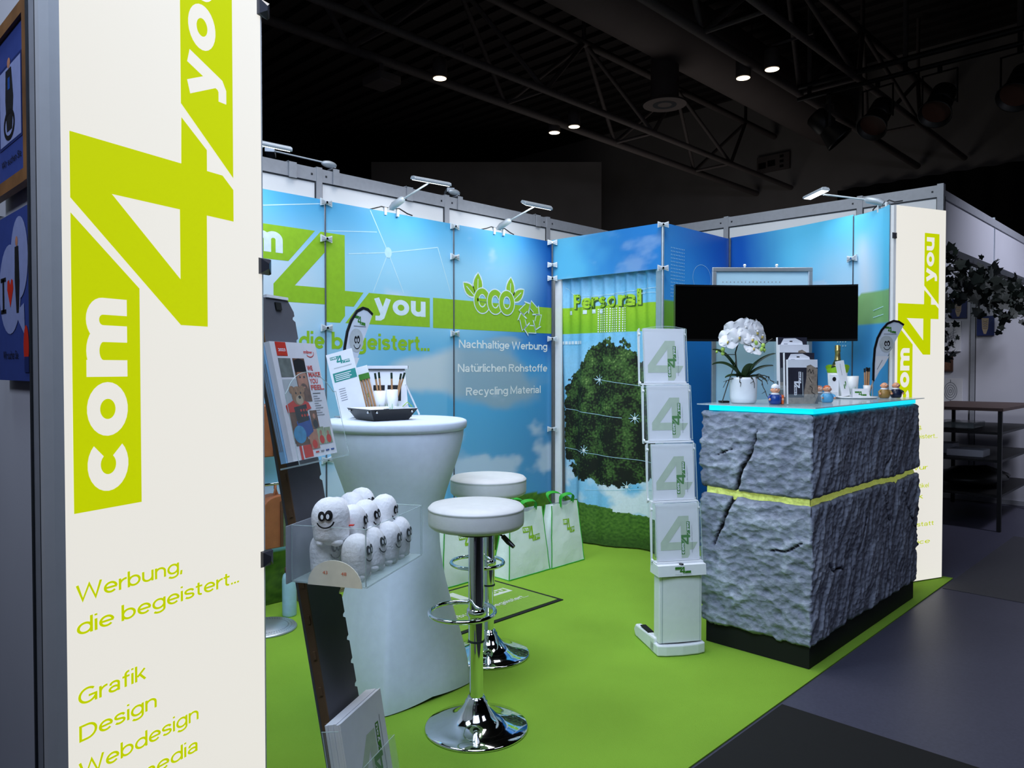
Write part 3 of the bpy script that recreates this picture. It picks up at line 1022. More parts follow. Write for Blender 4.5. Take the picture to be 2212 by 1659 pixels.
seam('thin rod with clamps at the seam crossing the large green 4', WX + 0.008, 2.445, (0, 1, 0), (1, 0, 0), (2.335, 2.12, 1.59, 0.8))
seam('thin rod with clamps at the seam left of the leaf emblem', WX + 0.008, 3.462, (0, 1, 0), (1, 0, 0), (2.33, 2.12, 1.59, 0.8))
c45 = Vector((1, -1, 0)).normalized(); u45 = Vector((1, 1, 0)).normalized()
seam('thin rod with clamps in the corner left of the tree curtain', -3.914, 4.464, u45, c45, (2.335, 2.16, 2.055, 1.58, 0.87), r=0.007)
seam('shiny rod with two clamps on the corner right of the tree curtain', -2.915, 4.488, u45, c45, (2.345, 2.045), 0.012, 2.36, 0.011, 'aluminium')
seam('dark thin rod in the inner corner left of the framed poster', -2.900, 5.412, u45, c45, (), 0.012, 2.365, 0.008)
seam('thin rod with one square clamp left of the narrow curved panel', -1.884, 5.186, Vector((0.93, -0.37, 0)), Vector((-0.37, -0.93, 0)), (2.08, 1.0), 0.012, 2.36)

# white reveal strips beside the curtain
b = MB(); b.box(-3.925, 4.512, 0.012, -3.865, 4.53, 2.04, 'white plastic')
tag(b.build('side_post', None, 'white reveal strip left of the tree curtain'), cat='post')
b = MB(); b.box(-2.985, 4.512, 0.012, -2.935, 4.53, 2.04, 'aluminium')
tag(b.build('side_post', None, 'pale metal reveal strip right of the tree curtain'), cat='post')

# ------------------------------------------------------------------ the tree curtain
CX0, CX1, CZ0, CZ1 = -3.885, -2.972, 0.018, 2.06


def wave(x, z):
    t = (CZ1 - z) / (CZ1 - CZ0)
    s = x - CX0
    top = 0.013 * math.sin(s * 62 + 0.8 * math.sin(s * 9)) * (1 - sst(0.0, 0.30, t) * 0.75)
    low = (0.012 + 0.05 * t) * math.sin(s * 7.6 - 1.35 + 0.5 * t)
    fold = 0.014 * math.sin(s * 25 + 2 * math.sin(s * 5)) * sst(0.05, 0.4, t)
    return 4.545 - low * sst(0.0, 0.6, t) - fold - top


def art_curtain(x, z):
    s = x - CX0
    c = mixc(lin((104, 188, 234)), lin((150, 206, 240)), 0.5 + 0.6 * fbm(s * 2, z * 2))
    if z > 1.86:
        c = mixc(c, lin((110, 160, 216)), 0.5 * sst(1.86, 2.05, z) * (0.5 + 0.5 * math.sin(s * 62)))
    if z < 0.75:
        c = mixc(c, lin((222, 234, 244)), sst(0.75, 0.4, z) * sst(-0.2, 0.3, fbm(s * 3, z * 4 + 7)))
    if 1.615 < z < 1.822:
        c = mixc(lin((150, 200, 40)), lin((128, 186, 36)), sst(1.8, 1.62, z))
    g = 0.335 - 0.07 * s + 0.012 * fbm(s * 14, 1)
    if s > 0.52:
        g -= 0.02
    if z < g:
        return mixc(mixc(lin((50, 92, 26)), lin((88, 132, 44)), 0.5 + 0.8 * fbm(s * 40, z * 60)), lin((30, 58, 16)), 0.6 * sst(0.18, 0.02, z))
    # crown of the tree
    cx, cz = 0.475, 0.98
    dx, dz = (s - cx), (z - cz)
    hw = 0.47 if dz < 0 else 0.47 - 0.20 * (dz / 0.58) ** 1.5
    hh = 0.58 if dz > 0 else 0.52
    r = math.sqrt(abs(dx / hw) ** 2.4 + (abs(dz) / hh) ** (2.6 if dz > 0 else 4.0))
    e = r + 0.16 * fbm(s * 7, z * 7, 2) + 0.10 * fbm(s * 28, z * 28, 5)
    if e < 1.0:
        f1 = fbm(s * 9, z * 9, 1.0)
        f2 = 0.75 * (0.42 - noise.voronoi(Vector((s * 52, z * 60, 0.3 + 0.4 * f1)))[0][0]) * 1.6 + 0.35 * fbm(s * 80, z * 80, 4.0, 2)
        lum = 0.36 + 0.50 * f1 + 0.75 * f2 + 0.32 * dz
        c2 = mixc(lin((10, 20, 10)), lin((66, 100, 44)), sst(0.05, 0.75, lum))
        return mixc(c2, lin((136, 164, 92)), sst(0.72, 1.15, lum))
    return c


cur = thing('curtain', 'sky curtain printed with a big leafy tree and a meadow', 'curtain', (-3.43, 4.545, 0.018))
NU, NV = 230, 500
k = MB(); k.grid(lambda a, c: V(CX0 + (CX1 - CX0) * a, wave(CX0 + (CX1 - CX0) * a, CZ0 + (CZ1 - CZ0) * c), CZ0 + (CZ1 - CZ0) * c), NU, NV, 'curtain print', True,
                 lambda a, c: art_curtain(CX0 + (CX1 - CX0) * a, CZ0 + (CZ1 - CZ0) * c))
k.build('printed_cloth', cur)
k = MB(); k.tube([(-3.93, 4.56, 2.075), (-2.935, 4.56, 2.075)], 0.008, 'aluminium'); k.build('curtain_rail', cur)


def subdiv(pr, m):
    """cut long print triangles so that they follow the folds"""
    out = Print()
    st = list(pr.items)
    while st:
        t, mm, l = st.pop()
        e = [math.dist(t[i], t[(i + 1) % 3]) for i in range(3)]
        i = e.index(max(e))
        if e[i] > m:
            a, c2, d = t[i], t[(i + 1) % 3], t[(i + 2) % 3]
            h = ((a[0] + c2[0]) / 2, (a[1] + c2[1]) / 2)
            st += [([a, h, d], mm, l), ([h, c2, d], mm, l)]
        else:
            out.items.append((t, mm, l))
    return out


pr = Print()
letters = [('P', -3.755, -3.690, 0.115), ('e', -3.672, -3.59, 0.082), ('r', -3.585, -3.525, 0.08), ('s', -3.518, -3.44, 0.082), ('o', -3.43, -3.352, 0.084), ('r', -3.33, -3.275, 0.082),
           ('a', -3.268, -3.18, 0.084), ('l', -3.160, -3.130, 0.135)]
for ch, a, c, h in letters:
    pr.sans(ch, a + 0.007, 1.801, c + 0.008, 1.884, 'shade green print', 1, 0.33)
    pr.sans(ch, a, 1.808, c, 1.890, 'bright green print', 2, 0.27)
for i in range(12):
    for j in range(11):
        pr.disc(-3.52 + i * 0.0225, 1.625 + j * 0.0168, 0.006, 0.006, 'white print', 1, 6)
for a in (-3.80, -3.66, -3.57, -3.51):
    pr.rect(a, 1.765, a + 0.03, 1.795, 'pale sky print', 1)
for i in range(7):
    pr.rect(-3.875 + i * 0.030, 1.535, -3.852 + i * 0.030, 1.56, 'pale sky print', 1)
pr.ring(-3.13, 1.96, 0.065, 0.075, 0.003, 'line print', 1)
pr.stroke([(-3.84, 1.98), (-3.70, 1.885), (-3.0, 1.925)], 0.004, 'line print').stroke([(-3.72, 1.905), (-3.0, 1.89)], 0.003, 'line print')
for q in [((-3.55, 1.27), (-3.02, 1.20)), ((-3.85, 1.03), (-3.3, 0.98)), ((-3.85, 0.72), (-3.0, 0.66)), ((-3.6, 0.42), (-3.0, 0.47))]:
    pr.stroke(q, 0.003, 'line print')
for q in [(-3.50, 1.26), (-3.21, 0.98), (-3.62, 0.72), (-3.27, 0.47)]:
    for a in range(4):
        dx, dz = 0.04 * math.cos(a * PI / 4), 0.04 * math.sin(a * PI / 4)
        pr.stroke([(q[0] - dx, q[1] - dz), (q[0] + dx, q[1] + dz)], 0.004, 'line print')
    pr.disc(*q, 0.012, 0.012, 'white print', 1, 10)
pr = subdiv(pr, 0.03)
k = MB(); k.prt(pr, (0, 0, 0), (1, 0, 0), Z, (0, -1, 0), 0.003, 0.0006, warp=lambda x, z: Vector((0, wave(min(max(x, CX0), CX1), z), 0)))
k.build('curtain_lettering', part(cur, 'printed_cloth'))


# ------------------------------------------------------------------ back-lit columns
LOGO_T = logo('backlit green', 'backlit white')


def light_column(label, o, d, u0, u1, lg_u, lines, clips, dep=0.12):
    o, d = Vector(o), Vector(d).normalized()
    n = d.cross(Z)
    root = thing('light_column', label, 'light column', (*(o + d * (u0 + u1) / 2 - n * 0.06).to_2d(), 0.0))
    z0, z1 = 0.012, 2.347
    k = MB()
    k.grid(lambda a, c: o + d * (u0 + 0.022 + (u1 - u0 - 0.034) * a) + Z * (z0 + (z1 - z0) * c), 1, 1, 'backlit white')
    k.build('front_panel', root)
    k = MB()
    # rolled edges and back housing
    pts = [(u1 - 0.012, 0.0), (u1 - 0.004, -0.004), (u1, -0.014), (u1, -dep), (u0, -dep), (u0, -0.020), (u0 + 0.008, -0.006), (u0 + 0.022, 0.0)]
    P = [o + d * a + n * c for a, c in pts]
    for p, q in zip(P[:-1], P[1:]):
        k.add([p + Z * z0, q + Z * z0, q + Z * z1, p + Z * z1], [(0, 1, 2, 3)], 'white plastic')
    k.add([p + Z * z1 for p in P], [tuple(range(len(P)))], 'white plastic')
    k.add([p + Z * z0 for p in P], [tuple(range(len(P)))[::-1]], 'white plastic')
    k.build('housing', root)
    k = MB(); k.prt(Print().add(LOGO_T, lambda x, y: (lg_u - y * 0.357, 1.434 + x * 0.357)), o, d, Z, n, 0.0006, 0.0003); k.build('logo_print', part(root, 'front_panel'))
    q = Print()
    for t, a, c, zb, xh in lines:
        q.sans(t, a, zb, c, zb + xh, 'backlit green', 1, 0.185)
    k = MB(); k.prt(q, o, d, Z, n, 0.0006, 0.0002); k.build('lettering', part(root, 'front_panel'))
    for (uc, zc) in clips:
        k = MB()
        a = o + d * uc + Z * zc
        P = [a + d * x + Z * y + n * h for x, y, h in [(-0.016, -0.018, 0), (0.016, -0.018, 0), (0.016, 0.018, 0), (-0.016, 0.018, 0), (-0.015, -0.016, 0.007), (0.002, -0.005, 0.014), (0.002, 0.005, 0.014), (-0.015, 0.016, 0.007), (0.015, -0.016, 0.007), (0.015, 0.016, 0.007)]]
        k.add(P, [(0, 1, 8, 5, 4), (4, 5, 6, 7), (5, 8, 9, 6), (3, 7, 6, 9, 2), (0, 4, 7, 3), (1, 2, 9, 8)], 'clip black')
        k.add([p - n * 0.001 for p in P[:4]], [(3, 2, 1, 0)], 'clip black')
        k.build('clip', root)
    return root


light_column('near white back-lit column filling the left of the picture, three black clips on its edge', (-1.501, 0.631, 0.0), (-0.314, 0.949, 0), -0.290, 0.197, 0.104,
             [('Werbung,', -0.252, -0.034, 0.950, 0.0205), ('die begeistert...', -0.251, 0.111, 0.892, 0.0205), ('Grafik', -0.25, -0.116, 0.770, 0.0205),
              ('Design', -0.249, -0.095, 0.707, 0.0205), ('Webdesign', -0.251, 0.002, 0.643, 0.0205), ('Multimedia', -0.251, 0.001, 0.580, 0.0205)],
             [(0.191, 2.14), (0.191, 1.575), (0.191, 0.925)], 0.030)
light_column('far white back-lit column behind the rock counter', (-1.397, 5.295, 0.0), (0.386, 0.9225, 0), -0.40, 0.07, 0.0,
             [('Werbung,', -0.356, -0.138, 0.968, 0.0205), ('die begeistert...', -0.355, 0.005, 0.907, 0.0205), ('Gravur', -0.354, -0.082, 0.712, 0.0205),
              ('Werbeartikel', -0.354, -0.070, 0.597, 0.0205), ('Stick', -0.354, -0.117, 0.530, 0.0205), ('Werkstatt', -0.354, -0.020, 0.354, 0.0205), ('Service', -0.354, -0.054, 0.243, 0.0205)],
             [(-0.394, 2.16)], 0.018)

# ------------------------------------------------------------------ rock counter
RX0, RX1, RY0, RY1 = -1.905, -1.357, 3.285, 4.785
ROCK = lin((138, 144, 160)); ROCK_SHADE = lin((8, 8, 11)); ROCK_H = lin((184, 192, 206))
# cracks: (side, [(along, z)...], width)
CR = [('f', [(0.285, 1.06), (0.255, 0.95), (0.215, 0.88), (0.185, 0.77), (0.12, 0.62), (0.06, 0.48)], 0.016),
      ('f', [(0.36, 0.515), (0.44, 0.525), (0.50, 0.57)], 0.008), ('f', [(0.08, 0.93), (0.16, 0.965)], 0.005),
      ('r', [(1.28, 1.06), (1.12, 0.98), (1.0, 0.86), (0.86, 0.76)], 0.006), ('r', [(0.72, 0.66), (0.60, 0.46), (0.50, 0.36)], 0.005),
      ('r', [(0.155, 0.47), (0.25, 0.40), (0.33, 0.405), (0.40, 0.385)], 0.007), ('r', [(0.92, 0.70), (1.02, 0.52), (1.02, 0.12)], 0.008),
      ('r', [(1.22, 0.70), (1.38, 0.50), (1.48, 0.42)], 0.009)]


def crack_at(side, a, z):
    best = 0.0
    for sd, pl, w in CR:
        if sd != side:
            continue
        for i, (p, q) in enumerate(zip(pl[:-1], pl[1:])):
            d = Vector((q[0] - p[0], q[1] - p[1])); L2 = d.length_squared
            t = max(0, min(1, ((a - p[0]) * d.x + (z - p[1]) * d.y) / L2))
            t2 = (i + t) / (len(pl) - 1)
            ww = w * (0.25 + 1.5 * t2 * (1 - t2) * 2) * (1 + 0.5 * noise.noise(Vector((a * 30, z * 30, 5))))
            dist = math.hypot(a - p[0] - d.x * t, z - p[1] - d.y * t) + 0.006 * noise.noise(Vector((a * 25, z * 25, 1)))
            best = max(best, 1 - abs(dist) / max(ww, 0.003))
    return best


def rock_disp(side, a, z):
    if side == 'f':
        f = noise.voronoi(Vector((a * 11 + 0.3 * noise.noise(Vector((a * 9, z * 9, 0))), 0.5, z * 17)))[0][0]
        f2 = noise.voronoi(Vector((a * 23, 3.5, z * 34)))[0][0]
        d = 0.020 * f + 0.015 * f2 - 0.016 + 0.010 * fbm(a * 4, z * 4)
    elif side == 'r':
        d = 0.010 * fbm(a * 16 - z * 8, z * 4, 3) + 0.0055 * noise.ridged_multi_fractal(Vector((a * 22 - z * 8, z * 4, 9)), 1.0, 2.0, 3, 1.0, 2.0) - 0.008 + 0.012 * fbm(a * 3, z * 3)
    else:
        d = 0.012 * fbm(a * 9, z * 9, 8)
    return d


def seam_z(x, y):
    return 0.752 + 0.010 * fbm(x * 4 + 2, y * 4) + 0.004 * fbm(x * 20, y * 20)


def rock_block(name, root, lower):
    sides = [('b', (RX0, RY1), (RX0, RY0), 0.05), ('f', (RX0, RY0), (RX1, RY0), 0.0075), ('r', (RX1, RY0), (RX1, RY1), 0.0095), ('k', (RX1, RY1), (RX0, RY1), 0.05)]
    cols = []
    for sd, p, q, st in sides:
        p, q = Vector((*p, 0)), Vector((*q, 0)); L = (q - p).length; d = (q - p) / L
        nrm = d.cross(Z); k = int(L / st)
        for i in range(k):
            cols.append((sd, i * L / k, p + d * (i * L / k), nrm if i else (nrm + cols[-1][3] if cols else nrm + Vector((0, 1, 0)))))
    nz = 82 if lower else 52
    m = MB(); vs, cs, fs = [], [], []
    n = len(cols)
    for j in range(nz + 1):
        t = j / nz
        for sd, a, p, nm in cols:
            sz = seam_z(p.x, p.y)
            gap = 0.015 + 0.003 * fbm(p.x * 11, p.y * 11)
            if lower:
                zb = 0.112 + 0.012 * fbm(p.x * 12, p.y * 12, 2) + (0.010 if sd == 'f' else 0.0) * fbm(a * 30, 3)
                zt = sz - gap
            else:
                zb, zt = sz + gap, 1.1425 + 0.003 * fbm(p.x * 12, p.y * 12, 2)
            z = zb + (zt - zb) * t
            dsp = rock_disp(sd, a, z)
            if a == 0:
                dsp = 0.5 * (dsp + rock_disp({'b': 'k', 'f': 'b', 'r': 'f', 'k': 'r'}[sd], 0.5, z)) + 0.010 * fbm(2, z * 26)
            e = min(t, 1 - t) * (zt - zb)
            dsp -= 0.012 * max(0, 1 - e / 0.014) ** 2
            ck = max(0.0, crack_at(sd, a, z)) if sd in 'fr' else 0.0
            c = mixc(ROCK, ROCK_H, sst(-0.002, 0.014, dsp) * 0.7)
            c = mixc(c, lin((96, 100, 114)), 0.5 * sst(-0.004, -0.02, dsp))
            c = mixc(c, ROCK_SHADE, sst(0.0, 0.55, ck))  # shade of the crack's depth painted into the rock colour
            dsp -= 0.024 * sst(0.0, 0.8, ck)
            vs.append(p + Vector((nm.x, nm.y, 0)) * dsp + Z * z); cs.append(c)
    for j in range(nz):
        for i in range(n):
            i2 = (i + 1) % n
            fs.append((j * n + i, j * n + i2, (j + 1) * n + i2, (j + 1) * n + i))
    fs.append(tuple(range(n - 1, -1, -1))); fs.append(tuple(nz * n + i for i in range(n)))
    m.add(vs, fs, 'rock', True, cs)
    return m.build(name, root)


ctr = thing('counter', 'rock-faced counter with a glowing cyan edge and a yellow-green glowing crack', 'counter', (-1.63, 4.03, 0.006))
k = MB(); k.box(RX0 + 0.02, RY0 + 0.018, 0.007, RX1 - 0.016, RY1 - 0.02, 0.14, 'black rubber'); k.build('plinth', ctr)
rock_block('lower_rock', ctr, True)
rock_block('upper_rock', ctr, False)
k = MB()
sidep = [((RX0 + 0.02, RY0 + 0.018), (RX1 - 0.018, RY0 + 0.018)), ((RX1 - 0.018, RY0 + 0.018), (RX1 - 0.018, RY1 - 0.02))]
for p, q in sidep:
    p, q = Vector((*p, 0)), Vector((*q, 0)); d = (q - p).normalized(); nn = d.cross(Z)
    k.grid(lambda a, c: p + (q - p) * a + Z * (seam_z(*(p + (q - p) * a).to_2d()) - 0.032 + 0.064 * c) + nn * (0.010 * fbm((p + (q - p) * a).x * 17, (p + (q - p) * a).y * 17, c * 2) * math.sin(PI * (0.1 + 0.8 * c))), 120, 8, 'seam glow')
k.build('glowing_seam', ctr)
k = MB(); k.box(RX0 + 0.035, RY0 + 0.008, 1.146, RX1 - 0.003, RY1 - 0.06, 1.170, 'cyan glow'); k.build('light_strip', ctr)
k = MB(); k.box(-1.925, 3.272, 1.171, -1.342, 4.83, 1.176, 'counter glass'); k.box(-1.918, 3.280, 1.1702, -1.349, 4.822, 1.1708, 'white plastic'); k.build('glass_top', ctr)

# ------------------------------------------------------------------ wide screen and framed poster
CAMR = Vector((0.7157, 0.6984, 0)); FACE = Vector((0.6984, -0.7157, 0))      # right and front of things that face the aisle corner
tv = thing('screen', 'wide curved black screen hanging behind the counter', 'television', (-2.19, 4.56, 0.006), math.radians(44.3))
k = MB(); W2, RAD = 0.580, 2.6
fr = lambda a, off: V((a - 0.5) * 2 * W2, 0.06 - (RAD - math.sqrt(RAD ** 2 - ((a - 0.5) * 2 * W2) ** 2)) + off)
k.grid(lambda a, c: fr(a, 0) + Z * (1.530 + 0.335 * c), 40, 1, 'screen black')
k.build('display', tv, world=False)
k = MB()
for c in (0, 1):
    k.grid(lambda a, c2, c=c: fr(a, 0.0 if c else 0.045) + Z * (1.516 + 0.36 * c2), 40, 1, 'black plastic', flip=not c) if not c else None
for z in (1.516, 1.530, 1.865, 1.876):
    k.grid(lambda a, c2: fr(a, -0.004 + 0.05 * c2) + Z * z, 40, 1, 'black plastic')
k.grid(lambda a, c2: fr(a, -0.004) + Z * (1.516 + 0.014 * c2), 40, 1, 'black plastic')
k.grid(lambda a, c2: fr(a, -0.004) + Z * (1.865 + 0.011 * c2), 40, 1, 'black plastic')
for a in (0.0, 1.0):
    k.grid(lambda c, c2: fr(a, -0.004 + 0.05 * c) + Z * (1.516 + 0.36 * c2), 1, 1, 'black plastic')
k.box(-0.2, 0.09, 1.58, 0.2, 0.125, 1.80, 'black plastic')
k.box(0.545, 0.0, 1.520, 0.549, 0.002, 1.524, 'lamp grey'); k.box(0.555, 0.0, 1.520, 0.559, 0.002, 1.524, 'lamp grey')
k.build('casing', tv, world=False)
k = MB(); k.box(0.13, 0.125, 0.02, 0.19, 0.165, 1.75, 'black plastic'); k.build('stand_pole', tv, world=False)
k = MB(); k.box(-0.10, 0.06, 0.001, 0.42, 0.22, 0.02, 'black plastic', 0.006); k.build('stand_foot', tv, world=False)

fs_ = thing('poster_stand', 'silver framed pale blue poster standing behind the screen', 'poster frame', (-2.385, 4.905, 0.006), math.radians(44.3))
k = MB(); k.box(-0.325, 0.004, 1.03, 0.325, 0.014, 2.005, 'white plastic')
k.build('back_board', fs_, world=False)
mat('poster print', '#A9CFE6', 0.3, vary=0.10, scale=1.4)
k = MB(); k.grid(lambda a, c: V(-0.325 + 0.65 * a, 0.003, 1.03 + 0.975 * c), 1, 1, 'poster print')
q = Print()
for i in range(16):
    q.disc(-0.27 + i * 0.026, 1.935, 0.004, 0.004, 'ink grey', 1, 6)
k.prt(q, (0, 0.003, 0), (1, 0, 0), Z, (0, -1, 0), 0.001)
k.build('poster', part(fs_, 'back_board'), world=False)
k = MB()
for x in (-0.345, 0.315):
    k.box(x, -0.006, 1.0, x + 0.03, 0.018, 2.035, 'aluminium', 0.004)
for z in (1.0, 2.005):
    k.box(-0.345, -0.007, z, 0.345, 0.019, z + 0.03, 'aluminium', 0.004)
k.build('frame', fs_, world=False)
for x in (-0.12, 0.10):
    k = MB(); k.lathe([(0.007, 0), (0.007, 0.008), (0.011, 0.014), (0.008, 0.024), (0.0, 0.026)], 'white plastic', 12, (x, 0.006, 2.033)); k.build('knob', part(fs_, 'frame'), world=False)
for x in (-0.33, 0.30):
    k = MB(); k.box(x, 0.0, 0.02, x + 0.022, 0.016, 1.0, 'aluminium'); k.build('leg', fs_, world=False)
k = MB(); k.box(-0.37, -0.06, 0.001, -0.28, 0.16, 0.02, 'aluminium', 0.004); k.box(0.27, -0.06, 0.001, 0.36, 0.16, 0.02, 'aluminium', 0.004); k.box(-0.3, 0.0, 0.004, 0.3, 0.016, 0.018, 'aluminium'); k.build('foot', fs_, world=False)

# ------------------------------------------------------------------ zig-zag brochure rack
rk = thing('brochure_rack', 'tall white folding brochure rack with four clear pockets beside the counter', 'brochure rack', (-1.939, 2.955, 0.006), math.radians(56.3))
k = MB()
k.box(0.012, 0.010, 0.055, 0.228, 0.075, 0.372, 'white plastic', 0.006)
k.build('housing', rk, world=False)
k = MB(); k.prism([(0, 0.0), (0.04, -0.012), (0.12, -0.018), (0.20, -0.012), (0.24, 0.0), (0.24, 0.09), (0, 0.09)], (0, 0, 0.002), (1, 0, 0), (0, 1, 0), Z, 0.050, 'white plastic'); k.build('base', rk, world=False, bevel=0.006)
k = MB(); k.grid(lambda a, c: V(0.030 + 0.185 * a, 0.008 - 0.006 * math.sin(PI * a), 0.06 + 0.305 * c), 10, 1, 'white plastic'); k.box(0.026, 0.008, 0.058, 0.030, 0.0115, 0.368, 'ink pale'); k.box(0.215, 0.008, 0.058, 0.218, 0.0115, 0.368, 'ink pale'); k.build('front_door', rk, world=False)
k = MB()
k.add([(0, -0.010, 0.375), (0.24, -0.010, 0.375), (0.24, 0.09, 0.375), (0, 0.09, 0.375), (0, -0.004, 0.424), (0.24, -0.004, 0.424), (0.24, 0.085, 0.430), (0, 0.085, 0.430)],
      [(0, 3, 2, 1), (4, 5, 6, 7), (0, 1, 5, 4), (1, 2, 6, 5), (2, 3, 7, 6), (3, 0, 4, 7)], 'white plastic')
q = Print().add(logo('deep green print', 'white paper', False), lambda x, y: (0.106 + x * 0.026, 0.388 + y * 0.030))
q.text('Werbung, die begeistert', 0.082, 0.380, 0.165, 0.385, 'ink grey', 1, 0)
k.prt(q, (0, -0.0075, 0), (1, 0, 0), Z, (0, -1, 0), 0.0035)
k.build('lid', rk, world=False)
k = MB(); k.lathe([(0.011, 0), (0.011, 0.004), (0.004, 0.006), (0.0, 0.006)], 'black plastic', 14, (0.12, 0.006, 0.4242)); k.build('lock_button', part(rk, 'lid'), world=False)
for x in (0.0, 0.205):
    k = MB(); k.prism([(0.02, 0.0), (0.26, 0.0), (0.285, 0.03), (0.26, 0.062), (0.02, 0.075)], (x, 0.02, 0.001), (0, 1, 0), Z, (1, 0, 0), 0.035, 'white plastic'); k.build('foot', rk, world=False, bevel=0.008)
    k = MB(); k.box(x + 0.004, 0.12, 0.072, x + 0.031, 0.22, 0.077, 'black rubber'); k.build('foot_pad', part(rk, 'foot'), world=False)
TIER = [(0.440, 0.020), (0.717, 0.075), (0.997, 0.130), (1.275, 0.185)]
for i, (z0, yb) in enumerate(TIER):
    for x in (-0.004, 0.236):
        k = MB()
        pts = [(yb + 0.045, z0 - 0.02), (yb + 0.055, z0 - 0.02), (yb + 0.075, z0 + 0.255), (yb + 0.055, z0 + 0.265)]
        k.prism(pts, (x, 0, 0), (0, 1, 0), Z, (1, 0, 0), 0.006, 'white plastic')
        for zz, yy in ((z0 - 0.005, yb + 0.045), (z0 + 0.235, yb + 0.058)):
            k.prism([(0.008 * math.cos(t * PI / 4), 0.008 * math.sin(t * PI / 4)) for t in range(8)], (x - 0.002, yy, zz), (0, 1, 0), Z, (1, 0, 0), 0.010, 'white plastic')
        k.build('side_strut', rk, world=False)
    k = MB()
    ly = lambda z: yb + (z - z0) * 0.10                # tilt back
    k.grid(lambda a, c: V(0.006 + 0.228 * a, ly(z0 + 0.262 * c) - 0.010 * math.sin(PI * a), z0 + 0.262 * c + (0.012 * math.sin(PI * a) if i == 3 else 0.006 * math.sin(PI * a)) * c), 12, 1, 'acrylic')
    k.grid(lambda a, c: V(0.006, ly(z0 + 0.262 * c) + 0.040 * a, z0 + 0.262 * c), 1, 1, 'acrylic', flip=True)
    k.grid(lambda a, c: V(0.234, ly(z0 + 0.262 * c) + 0.040 * a, z0 + 0.262 * c), 1, 1, 'acrylic')
    k.tube([(0.006 + 0.228 * a / 10, ly(z0 + 0.262) - 0.010 * math.sin(PI * a / 10), z0 + 0.262 + (0.012 if i == 3 else 0.006) * math.sin(PI * a / 10)) for a in range(11)], 0.0012, 'acrylic edge', 6)
    for x in (0.006, 0.234):
        k.tube([(x, ly(z0), z0), (x, ly(z0 + 0.262), z0 + 0.262)], 0.0016, 'acrylic edge', 6)
    k.build('pocket', rk, world=False)
    k = MB(); k.box(0.002, yb, z0 - 0.014, 0.238, yb + 0.05, z0 - 0.006, 'white plastic'); k.build('pocket_floor', rk, world=False)
words = ['lowest', 'second lowest', 'second highest', 'highest']
RKM = Matrix.Translation((-1.939, 2.955, 0.006)) @ Matrix.Rotation(math.radians(56.3), 4, 'Z')


def folder_print():
    q = Print()
    four = Print(); four.poly([(0.57, 1.0), (0, 0.38), (0, 0.197), (0.63, 0.197), (0.63, 0), (0.82, 0), (0.882, 0.08), (0.882, 0.193), (1.0, 0.193), (1.135, 0.365), (0.882, 0.368), (0.882, 1.0)], 'pale logo print', holes=[[(0.63, 0.785), (0.25, 0.38), (0.63, 0.38)]])
    q.add(four, lambda x, y: (0.018 + x * 0.165, 0.012 + y * 0.196))
    q.add(logo('deep green print', 'white paper'), lambda x, y: (0.168 - y * 0.046, 0.075 + x * 0.050), 2)
    t = Print().text('Werbung, die begeistert...', 0, 0, 0.135, 0.006, 'ink grey', 3, 0)
    q.add(t, lambda x, y: (0.180 - y, 0.035 + x))
    return q


FP = folder_print()
for i, (z0, yb) in enumerate(TIER):
    k = MB()
    tilt = Matrix.Translation((0.013, yb + 0.012, z0 - 0.004)) @ Matrix.Rotation(-math.atan(0.10), 4, 'X')
    k.M = tilt
    k.box(0, 0, 0, 0.212, 0.012, 0.268, 'white paper')
    for j in range(4):
        k.box(0.0008, 0.0005 + j * 0.003, 0.0, 0.2125, 0.0015 + j * 0.003, 0.2686, 'white paper')
    k.prt(FP, (0, 0, 0), (1, 0, 0), Z, (0, -1, 0), 0.0008, 0.0003)
    k.M = Matrix.Identity(4)
    k.v = [RKM @ p for p in k.v]
    o = k.build('folder', None)
    tag(o, 'white folder with pale green figure in the %s pocket of the folding rack' % words[i], 'folder', 'folders in the brochure rack')


# ------------------------------------------------------------------ bar stools
st1 = thing('bar_stool', 'front white round bar stool on a chrome foot beside the bar table', 'bar stool', (-2.04, 1.90, 0.006), 0.0, 'white bar stools')
k = MB(); k.lathe([(0.0, 0.752), (0.150, 0.752), (0.166, 0.755), (0.176, 0.764), (0.178, 0.775), (0.178, 0.816), (0.1775, 0.822), (0.180, 0.8255), (0.177, 0.829), (0.168, 0.838), (0.120, 0.845), (0.0, 0.847)], 'white leather', 56)
k.build('seat', st1, world=False)
k = MB(); k.lathe([(0.0, 0.732), (0.085, 0.732), (0.085, 0.7518), (0.0, 0.7518)], 'black plastic', 28); k.build('seat_plate', st1, world=False)
k = MB(); k.lathe([(0.0295, 0.33), (0.0295, 0.735)], 'chrome', 32); k.lathe([(0.031, 0.325), (0.031, 0.333)], 'dark groove', 32); k.build('upper_column', st1, world=False)
k = MB(); k.lathe([(0.0255, 0.11), (0.0255, 0.33)], 'chrome', 32); k.build('column', st1, world=False)
k = MB(); k.lathe([(0.0, 0.001), (0.192, 0.001), (0.1935, 0.004), (0.193, 0.008), (0.188, 0.012), (0.150, 0.020), (0.108, 0.033), (0.075, 0.052), (0.054, 0.077), (0.043, 0.096), (0.041, 0.104), (0.034, 0.108), (0.033, 0.118), (0.0255, 0.120)], 'chrome', 64); k.build('foot', st1, world=False)
loop = []
for a, r in [(200, 0.0295), (215, 0.10), (207, 0.150), (196, 0.166), (180, 0.170), (164, 0.166), (152, 0.150)]:
    loop.append((r, a))


def ring_path(cx, rx, ry, n=40):
    return [(cx + rx * math.cos(2 * PI * i / n) * (1 + 0.10 * abs(math.sin(2 * PI * i / n)) ** 3), ry * math.sin(2 * PI * i / n), 0.435) for i in range(n)]


